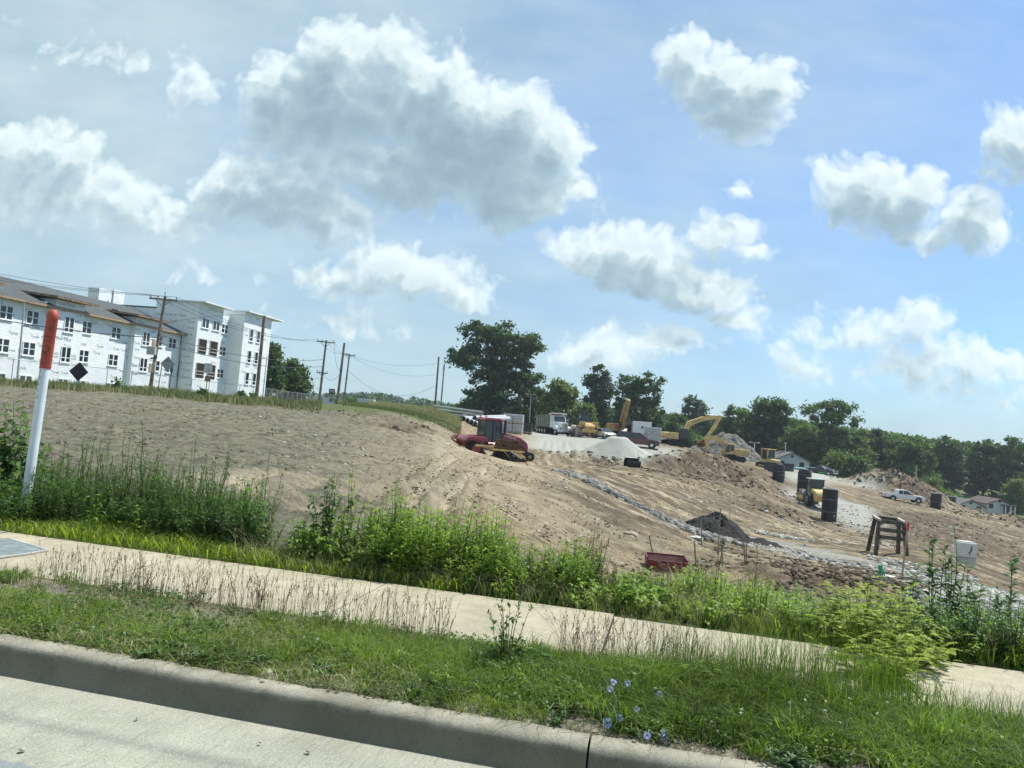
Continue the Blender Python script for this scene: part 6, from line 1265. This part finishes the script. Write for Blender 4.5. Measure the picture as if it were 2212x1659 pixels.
# low broad leaved ground cover (clover and the like)
B, t, d = verge_pts(26000, thr=-.6); k = (fbm(t*1.5+9, d*2., 4, 91) > -.02); B, t, d = B[k], t[k], d[k]; B[:, 2] += VG.uniform(.01, .075, len(t)); D = VG.normal(0, 1, B.shape); D[:, 2] = np.abs(D[:, 2])*.4
V, T, tt = leaves(B, D, VG.uniform(.012, .034, len(t)), VG.uniform(.010, .024, len(t)), np.clip(VG.normal(.45, .22, len(t)), 0, 1), .3); setp(fast('clover_leaves', V, T, WD, None, tt), 'low clover leaves among the verge grass', 'ground cover', kind='stuff')
B, t, d = verge_pts(420, 3.7, 4.55, thr=-.2); k = ((t > -.2) & (t < 1.6) & (VG.random(len(t)) < .8)) | (VG.random(len(t)) < .12); B = B[k]; n = len(B); B[:, 2] += VG.uniform(.07, .14, n)
u = VG.normal(0, 1, (n, 14, 3)); u /= np.linalg.norm(u, axis=2)[..., None]; C = np.repeat(B, 14, 0); D = u.reshape(-1, 3)
V, T, tt = leaves(C, D, np.full(len(C), .0095), np.full(len(C), .005), VG.random(len(C)), 0); setp(fast('clover_flowers', V, T, leaf_mat('clover_white', (.5, .52, .42), (.8, .8, .74), .3), None, tt), 'small white clover flowers in the verge around the branching weed', 'flowers', kind='stuff')
ct = VG.uniform(-6, 6, 130); cdv = VG.uniform(KERB_D+.06, 4.55, 130); i = np.repeat(np.arange(130), 70); t = ct[i]+VG.normal(0, .035, len(i)); d = cdv[i]+VG.normal(0, .03, len(i)); x, y = kd(d, t); hc = (VG.uniform(.10, .26, 130)*np.where(ct < -1.2, .55, 1))[i]; tc_ = VG.uniform(.2, .85, 130)[i]
V, T, tt = blades(np.stack([x, y, verge_z(d)-.01], 1), hc*VG.uniform(.6, 1.1, len(i)), VG.uniform(.003, .007, len(i)), VG.uniform(.2, 1.6, len(i)), np.clip(tc_+VG.normal(0, .13, len(i)), 0, 1)); setp(fast('grass_tufts', V, T, GRS, None, tt), 'shaggy grass tufts standing up through the verge grass', 'grass', kind='stuff')
# tall grass stems with seed heads leaning over the sidewalk edge
def seeded(name, label, B, h, tint, head=.11, m_st=None, lean=.25):
    n = len(B); m = 5; s = np.linspace(0, 1, m); a = VG.uniform(0, 6.28, n); le = lean*np.abs(VG.normal(0, 1, n))*h
    P = B[:, None]+np.stack([np.cos(a), np.sin(a), 0*a], 1)[:, None]*(le[:, None]*s[None]**1.8)[..., None]; P[..., 2] = B[:, 2][:, None]+h[:, None]*s[None]*(1-.12*s[None]*(le/h)[:, None])
    st = tubes(P, np.array([[.0013, .0012, .0010, .0008, .0005]])*np.ones((n, 1)), tint); k = 9; f = VG.random((n, k))**.8; A = P[:, -1][:, None]*(1-f[..., None]*head/h[:, None, None]*1.)+P[:, -2][:, None]*(f[..., None]*head/h[:, None, None]); A = P[:, -1][:, None]+(P[:, -2]-P[:, -1])[:, None]*f[..., None]*np.minimum(1, head*4/h)[:, None, None]
    D = unit(P[:, -1]-P[:, -2])[:, None]+VG.normal(0, .35, (n, k, 3)); lv = leaves(A.reshape(-1, 3), D.reshape(-1, 3), VG.uniform(.008, .02, n*k), VG.uniform(.0025, .005, n*k), VG.random(n*k), .1)
    V, T, tt = merge([st, lv]); return setp(fast(name, V, T, m_st or SEED, None, tt), label, 'tall grass', kind='stuff')
def edge_pts(px0, px1, n, d0, d1):
    pxs = VG.uniform(px0, px1, n); ds = VG.uniform(vd(d0), vd(d1), n); out = []
    for a, b in zip(pxs, ds):
        Y = b; 
        for _ in range(3): x = (a-CX)/F*Y*1.02; Y = (b-KN[0]*x)/KN[1]
        out.append((x, Y, .15))
    return np.array(out)
B = edge_pts(150, 1020, 620, 4.55, 4.97); seeded('seed_grass', 'brownish seed grass standing against the sidewalk on the left half', B, VG.uniform(.12, .34, len(B)), VG.random(len(B)))
B = edge_pts(1250, 1560, 260, 4.6, 4.95); seeded('seed_grass', 'arching seed grass clump against the sidewalk right of the compound leaved sprig', B, VG.uniform(.18, .36, len(B)), VG.random(len(B)), lean=.4)
def tuft(px0, px1, n, d0, d1, h0, h1, m, name, label, tm=.5, w=(.003, .006), lean=(.1, .6), z=0., vary=True):
    B = edge_pts(px0, px1, n, d0, d1); 
    if d0 > FIELD_D: B[:, 2] = base_z(B[:, 0], B[:, 1])-.01
    B[:, 2] += z; k = len(B); hh = VG.uniform(h0, h1, k)
    if vary: hh *= .75+.6*np.clip(fbm(B[:, 0]*2.3, B[:, 1]*2.3, 3, 77)+.4, 0, 1)
    V, T, tt = blades(B, hh, VG.uniform(*w, k), VG.uniform(*lean, k), np.clip(VG.normal(tm, .2, k), 0, 1)); return setp(fast(name, V, T, m, None, tt), label, 'tall grass', kind='stuff')
tuft(1480, 2000, 1300, 4.5, 4.97, .14, .36, GRS, 'tall_grass', 'tall thin grass standing before the sidewalk at the right', .35, (.0022, .0042), (.05, .45))
tuft(1440, 1980, 420, 4.6, 4.97, .3, .52, GRS, 'tall_grass', 'tallest grass stalks before the sidewalk at the right', .25, (.002, .003), (.02, .35))
tuft(2000, 2400, 900, 4.5, 4.95, .12, .3, GRS, 'tall_grass', 'thin grass along the sidewalk at the far right', .35, (.002, .004), (.1, .6))
tuft(620, 1300, 2000, 4.2, 4.75, .07, .16, GRS, 'tall_grass', 'bright green grass thickening toward the sidewalk in the middle', .6, (.0025, .005))
tuft(-150, 300, 200, 4.2, 4.93, .08, .2, GRS, 'tall_grass', 'tufty grass around the asphalt patch on the left', .45, (.0025, .005), (.2, .8))
# ---- beyond the sidewalk
tuft(-400, 1050, 3600, 5.90, 6.35, .07, .20, WY, 'lime_grass', 'arching lime green grass tufts along the back edge of the sidewalk', .45, (.005, .012), (.5, 1.5))
tuft(-400, 2600, 22000, 5.88, 7.1, .05, .20, GRS, 'back_grass', 'mixed green grass along the back of the sidewalk', .45, (.003, .007), (.2, 1.2))
tuft(560, 1900, 3800, 5.88, 6.6, .10, .30, STR, 'pale_grass', 'pale dry grass among the weeds behind the sidewalk', .5, (.002, .0045), (.3, 1.4))
tuft(1480, 1830, 3200, 6.1, 7.6, .12, .36, STR, 'pale_grass', 'pale drooping grass thicket left of the lime green bush', .62, (.002, .0045), (.5, 1.7))
tuft(1480, 1900, 2600, 6.0, 7.8, .10, .30, WL, 'back_grass', 'light green growth under the pale grass thicket', .6, (.005, .012), (.5, 1.4))
B = edge_pts(560, 1300, 260, 5.95, 6.5); seeded('foxtail_grass', 'pale nodding seed heads in front of the tall weeds', B, VG.uniform(.2, .42, len(B)), VG.random(len(B)), m_st=STR, lean=.6)
# thicket of weed copies too dense to count
def thicket(name, label, spec, mt, stem=None, n_max=99):
    S, Lv = [], []
    for px, d, h, kind, ns, sp, leaf, wid, dens, tint in spec:
        g = KP(px, d); st, lv = weed(kind, h, ns, sp, leaf, wid, dens, tint); S += shift(st, (g.x, g.y, g.z-.02)); Lv += shift(lv, (g.x, g.y, g.z-.02))
    V, T, t = merge(S); a = fast(name, V, T, stem or STM, None, t); setp(a, label+', its stems', 'weeds', kind='stuff'); V, T, t = merge(Lv); b = fast(name, V, T, mt, None, t); setp(b, label, 'weeds', kind='stuff')
def U(a, b): return float(VG.uniform(a, b))
thicket('weed_thicket', 'dense dark weeds low behind the sidewalk at the left', [(U(-300, 590), U(6.2, 7.4), U(.34, .72), 'lance', 8, .17, .085, .24, 26, U(.2, .7)) for _ in range(120)], WD)
thicket('weed_thicket', 'lighter leafy weeds mixed into the left thicket', [(U(-200, 590), U(6.15, 7.0), U(.2, .6), 'lance', 7, .16, .08, .26, 20, U(.1, .6)) for _ in range(40)], WL)
thicket('weed_thicket', 'dense stalky weeds with upright fine leaves at the left', [(U(60, 520), U(6.3, 7.3), U(.5, .85), 'stalky', 7, .16, .07, .14, 30, U(.3, .7)) for _ in range(105)], WD)
thicket('weed_thicket', 'low leafy weeds behind the sidewalk from the middle to the right', [(U(1090, 1560), U(6.0, 7.), U(.12, .32), 'broad', 10, .17, .06, .7, 16, U(.35, .8)) for _ in range(80)]+[(U(1110, 1290), U(6.1, 6.9), U(.3, .62), 'lance', 9, .16, .08, .28, 26, U(.2, .6)) for _ in range(34)]+[(U(1480, 1830), U(6.1, 8.6), U(.2, .48), 'lance', 9, .2, .075, .28, 20, U(.5, 1.)) for _ in range(90)], WL)
thicket('weed_thicket', 'dense mid green undergrowth beneath the tall weed clump', [(U(640, 790), U(6.1, 6.8), U(.3, .55), 'broad', 9, .16, .075, .6, 18, U(.2, .7)) for _ in range(20)]+[(U(790, 1100), U(6.05, 7.0), U(.42, .80)*(1 if _ % 3 else .6), 'lance', 9, .16, .11, .17, 28, U(.3, .9)) for _ in range(115)], WL)
thicket('weed_thicket', 'leafy undergrowth behind the sidewalk at the right edge', [(U(1950, 2420), U(6.0, 7.9), U(.25, .6), 'lance', 9, .18, .075, .25, 24, U(.3, .9)) for _ in range(110)], WD)
thicket('weed_thicket', 'bright leafy growth at the right edge behind the sidewalk', [(U(1950, 2420), U(5.95, 7.2), U(.12, .4), 'broad', 9, .18, .06, .5, 18, U(.3, .9)) for _ in range(70)], WL)
thicket('weed_thicket', 'blue green leafy growth behind the lime green bush', [(U(1700, 2250), U(6.9, 8.8), U(.25, .52), 'broad', 9, .2, .08, .45, 18, U(.3, .9)) for _ in range(64)], WB)
thicket('verge_weeds', 'small broad leaved and feathery weeds scattered through the verge', [(U(-100, 2300), U(3.66, 4.9), U(.06, .15), 'broad' if _ % 2 else 'lance', 8, .09, .035, .45, 12, U(.1, .7)) for _ in range(170)], WD)
thicket('verge_weeds', 'bright feathery weeds scattered through the verge', [(U(-100, 2300), U(3.7, 4.9), U(.06, .17), 'lance', 8, .08, .04, .22, 14, U(.3, .9)) for _ in range(90)], WL)
# ---- individual weeds
plant('large dark leafy weed at the left edge behind the marker post', 12, 6.9, 885, 'broad', WD, 20, .36, .17, .5, 22, .5); plant('dark spreading leaves at the very left edge behind the sidewalk', -40, 6.8, 900, 'broad', WD, 18, .36, .16, .5, 20, .5); plant('dark lobed weed pushing up beside the large leafy weed at the left edge', 60, 7.3, 950, 'broad', WD, 9, .25, .13, .5, 14, .35)
for px, yt, lb, ns in ((112, 965, 'stalky weed just right of the marker post', 8), (158, 892, 'tallest thin stalk among the left weeds', 4), (205, 958, 'stalky weed between the tallest stalk and the pointed pair', 9), (258, 948, 'slender pointed weed, left one of a pair', 8), (306, 925, 'slender pointed weed, right one of a pair', 8),
    (352, 985, 'bushy stalky weed in the middle of the left thicket', 9), (405, 962, 'stalky weed right of the left thicket middle', 8), (455, 952, 'upright stalky weed near the right end of the left thicket', 8), (498, 1030, 'lower stalky weed near the right end of the left thicket', 9), (566, 985, 'lone thin dark stalk right of the left thicket', 3)):
    plant(lb, px, 6.55+.25*random.random(), yt, 'stalky', WD, ns+4, .17, .08, .15, 34, .5)
plant('lime green sapling leaves poking out of the left thicket', 232, 6.9, 1000, 'broad', WY, 5, .12, .07, .6, 10, .7)
plant('broad dark leaf plant at the right end of the left thicket', 540, 6.4, 1045, 'broad', WD, 8, .22, .13, .55, 12, .5)
plant('heart leaved dark sapling left of the bright weed clump', 690, 6.45, 1008, 'broad', WD, 10, .17, .075, .8, 26, .5); plant('leafy sapling leaning toward the bright weed clump', 748, 6.4, 1032, 'broad', WL, 9, .17, .07, .7, 22, .4)
for px, yt, lb in ((800, 1058, 'bright lance leaved weed at the left of the clump'), (845, 1040, 'bright weed second from the left of the clump'), (890, 1062, 'bright weed just left of the fern-like sapling'), (935, 1075, 'bright weed under the fern-like sapling'), (985, 1085, 'bright weed right of the fern-like sapling'), (1030, 1100, 'bright weed near the right of the clump'), (1075, 1112, 'bright weed at the right end of the clump')):
    plant(lb, px, 6.3+.3*random.random(), yt, 'lance', WL, 16, .19, .12, .16, 30, .6)
plant('tall thin seeding stalk rising above the bright clump', 838, 6.8, 985, 'stalky', WD, 3, .06, .06, .2, 22, .6)
plant('fern-like sapling with paired leaflets above the bright clump', 952, 6.6, 1000, 'compound', WL, 3, .08, .085, .4, 6, .5, lean=.12)
plant('dark green weed in front of the tan slope, middle', 1152, 6.3, 1150, 'lance', WD, 10, .13, .08, .3, 24, .6); plant('smaller dark green weed right of the middle one', 1212, 6.3, 1195, 'lance', WD, 8, .12, .07, .3, 22, .5); plant('single thin bare stalk left of the dark green weed', 1098, 6.2, 1120, 'stalky', WD, 2, .03, .03, .15, 8, .5)
plant('tall dry brown weed left of the red steel box', 1285, 6.5, 1150, 'dry', SEED, 9, .14, .03, .4, stem=STD); plant('shorter dry brown weed beside the tall dry one', 1322, 6.3, 1195, 'dry', SEED, 7, .12, .028, .4, stem=STD); plant('thin dry stalks in front of the red steel box', 1430, 6.6, 1205, 'dry', SEED, 5, .12, .025, .4, stem=STD)
plant('tall faint dry stalk left of the leaning stake', 1540, 6.6, 1100, 'dry', SEED, 3, .12, .03, .4, stem=STD); plant('thin dry stalks right of the red steel box', 1620, 6.5, 1190, 'dry', SEED, 4, .16, .03, .4, stem=STD)
plant('round leaved low plant under the red steel box', 1408, 6.15, 1235, 'broad', WL, 10, .2, .075, .85, 12, .6); plant('round leaved low plant left of the pale grass thicket', 1345, 6.1, 1240, 'broad', WL, 8, .16, .065, .85, 12, .5)
plant('large lime green locust bush spreading over the sidewalk', 1850, 6.0, 1252, 'compound', WY, 30, .50, .066, .42, 10, .5); plant('lower right part of the locust growth drooping onto the sidewalk', 1960, 5.7, 1300, 'compound', WY, 26, .44, .062, .42, 10, .4); plant('front sprawl of the locust growth on the sidewalk edge', 1900, 5.15, 1345, 'compound', WY, 26, .40, .058, .42, 9, .5)
plant('taller crown of the locust growth in the middle of the lime bush', 1880, 6.35, 1250, 'compound', WY, 28, .42, .07, .42, 10, .7); plant('left part of the locust growth merging with pale grass', 1745, 6.2, 1305, 'compound', WL, 20, .4, .06, .42, 9, .6)
for px, d, yt, lb, ns in ((2010, 6.9, 1168, 'tall milky weed left of the concrete inlet box', 3), (2052, 6.8, 1150, 'tallest milky weed before the concrete inlet box', 4), (2085, 6.8, 1225, 'milky weed just below the concrete inlet box', 4), (2172, 6.9, 1228, 'milky weed near the right edge', 4), (1965, 7.2, 1235, 'shorter milky weed between flag and inlet box', 4)):
    plant(lb, px, d, yt, 'milk', WB, ns+2, .10, .12, .26, 34, .5)
plant('leafy weed at the right edge behind the sidewalk', 2195, 6.3, 1345, 'lance', WD, 10, .2, .07, .25, 20, .6); plant('dry branching weed above the sidewalk at the right edge', 2150, 6.1, 1330, 'dry', SEED, 7, .16, .025, .4, stem=STD)
# foreground weeds in the verge
plant('branching weed with thin stalks standing in the verge by the clover', 1090, 4.4, 1262, 'stalky', WD, 10, .15, .065, .3, 16, .35, stem=STD); plant('dark leafy base of the branching weed in the verge', 1085, 4.35, 1370, 'lance', WD, 18, .2, .06, .35, 16, .35); plant('sprig with paired oval leaflets beside the branching weed', 1165, 4.55, 1330, 'compound', WD, 3, .06, .05, .5, 5, .7)
plant('bright sprig with paired leaflets before the tall grass', 1520, 4.45, 1392, 'compound', WL, 6, .14, .04, .45, 6, .6); plant('broad leaved dark weed hanging over the kerb at the left', 355, 3.74, 1378, 'broad', WD, 24, .17, .065, .45, 18, .55); plant('second broad leaved weed spilling over the kerb', 460, 3.76, 1388, 'lance', WD, 22, .18, .065, .35, 18, .45)
plant('small leafy weed at the left edge of the verge', 12, 4.75, 1228, 'broad', WL, 6, .1, .05, .6, 12, .6); plant('compact dark weed rosette above the chicory at the kerb', 1385, 3.75, 1560, 'lance', WD, 12, .15, .05, .3, 14, .4); plant('grey green thistle rosette at the kerb right of the chicory', 1700, 3.62, 1600, 'lance', WB, 14, .13, .07, .2, 12, .5)
for px, yt, lb in ((300, 1205, 'leftmost of the thin dark stalks before the sidewalk'), (430, 1225, 'thin dark stalks before the sidewalk, second group from left'), (560, 1210, 'thin dark stalks before the sidewalk, third group from left'), (1240, 1350, 'thin dark stalks right of the paired leaflet sprig')): plant(lb, px, 4.75, yt, 'dry', SEED, 4, .12, .02, .4, stem=STD)
# chicory with blue flowers
blue = leaf_mat('chicory_blue', (.27, .31, .62), (.46, .50, .82), .35); CH = [(1325, 1474, 4.0), (1356, 1476, 4.0), (1318, 1489, 3.95), (1424, 1500, 4.0), (1375, 1533, 3.85), (1312, 1562, 3.72), (1338, 1551, 3.74), (1434, 1583, 3.68), (1436, 1598, 3.68), (1398, 1590, 3.66)]
for gi, idx in enumerate(((0, 1, 2), (3, 4), (5, 6), (7, 8, 9))):
    f0 = [ray_at(CH[i][0], CH[i][1], CH[i][2]-.16) for i in idx]; bx = sum(f.x for f in f0)/len(f0)+.03; by = sum(f.y for f in f0)/len(f0)+.03
    rt = thing('chicory', ('three flowered chicory highest in the verge', 'two flowered chicory to the right in the verge', 'chicory with the largest blue flower near the kerb', 'chicory with three blue flowers lowest beside the kerb')[gi], 'flower', (bx, by, .15), group='chicory plants with blue flowers')
    P = np.array([[(0, 0, 0), ((f.x-bx)*.3, (f.y-by)*.3, (f.z-.15)*.5), ((f.x-bx)*.8, (f.y-by)*.8, (f.z-.15)*.85), (f.x-bx, f.y-by, f.z-.15)] for f in f0]); V, T, t = tubes(P, np.array([[.0025, .002, .0015, .001]])*np.ones((len(f0), 1)), VG.random(len(f0))); fast('stem', V, T, STM, rt, t)
    for j, f in enumerate(f0):
        n = 15; a = np.arange(n)*2*np.pi/n; nv = unit(np.array([VG.uniform(-.4, .4), -.8, VG.uniform(.3, .9)])); e1 = unit(np.cross(nv, [0, 0, 1.])); e2 = np.cross(e1, nv); D = np.cos(a)[:, None]*e1+np.sin(a)[:, None]*e2+nv*.15; sc = .017 if (gi, j) != (2, 0) else .024
        V, T, t = leaves(np.zeros((n, 3))+D*.003, D, np.full(n, sc), np.full(n, sc*.42), VG.random(n), .0); fl = fast('flower', V, T, blue, rt, t); fl.location = (f.x-bx, f.y-by, f.z-.15)
    st, lv = weed('lance', .10, 5, .07, .05, .25, 8, .5); V, T, t = merge(lv); fl = fast('leaves', V, T, WD, rt, t)
p = on_z(582, 1450, .2); u = VG.normal(0, 1, (24, 3)); V, T, t = leaves(np.zeros((24, 3)), u, np.full(24, .016), np.full(24, .008), VG.random(24), 0); o = fast('white_flower', V, T, MATS['clover_white'], None, t); o.location = p; setp(o, 'single small white flower low in the verge grass at the left', 'flower')
# pebbles and grit on the road edge
for i, (px, py, s) in enumerate(((297, 1553, .010), (562, 1606, .011), (667, 1625, .013), (48, 1622, .012))): o = stones('pebble', None, np.array([0.]), np.array([0.]), np.array([s]), lime_m, np.array([.6]), zadd=-hz(0, 0)); p = on_z(px, py, .01); o.location = (p.x, p.y, .012); del o['kind']; setp(o, ('pale pebble on the road at the foot of the kerb, left', 'grey pebble on the road edge right of centre left', 'white pebble on the road edge below the verge middle', 'dark bit of asphalt at the bottom left corner')[i], 'pebble')
# ---- tall roadside grass in front of the building and on the rise
def far_grass(name, label, pxs, Y0, Y1, n, h0, h1, w, m, tm):
    px = VG.uniform(pxs[0], pxs[1], n); Y = VG.uniform(Y0, Y1, n); x = (px-CX)/F*Y; z = base_z(x, Y); B = np.stack([x, Y, z-.05], 1); k = fbm(x*.35, Y*.35, 4, 55); hh = VG.uniform(h0, h1, n)*(.8+.7*k)
    V, T, tt = blades(B, np.maximum(hh, .08), VG.uniform(w*.5, w, n), VG.uniform(.1, .7, n), np.clip(tm+.3*k+VG.normal(0, .17, n), 0, 1)); setp(fast(name, V, T, m, None, tt), label, 'tall grass', kind='stuff')
far_grass('roadside_grass', 'tall green roadside grass in front of the white building', (-900, 700), 50, 62, 36000, .35, .8, .06, leaf_mat('far_grass', (.04, .065, .022), (.16, .19, .075), .3), .5)
far_grass('roadside_grass', 'pale seeding grass mixed into the roadside grass', (-900, 700), 48, 60, 9000, .4, .85, .035, STR, .55)
far_grass('rise_grass', 'green grass on the rise left of the red tractor', (745, 1005), 65, 86, 20000, .15, .4, .05, MATS['far_grass'], .6); far_grass('rise_grass', 'tawny seeding grass along the top of the rise', (800, 1000), 72, 88, 9000, .3, .6, .04, STR, .4)
for px, Y, yt, lb in ((253, 52, 820, 'small green roadside bush before the white building, left of the leaning pole'), (438, 54, 838, 'small dark roadside bush left of the speed limit sign'), (520, 56, 842, 'roadside bush at the foot of the speed limit sign'), (545, 57, 850, 'low roadside bush left of the thick bare pole')): tree('bush', lb, px, Y, yt, 9, 'mid', 420, leaf=.12, cat='bush', sig=.12, cl=24)
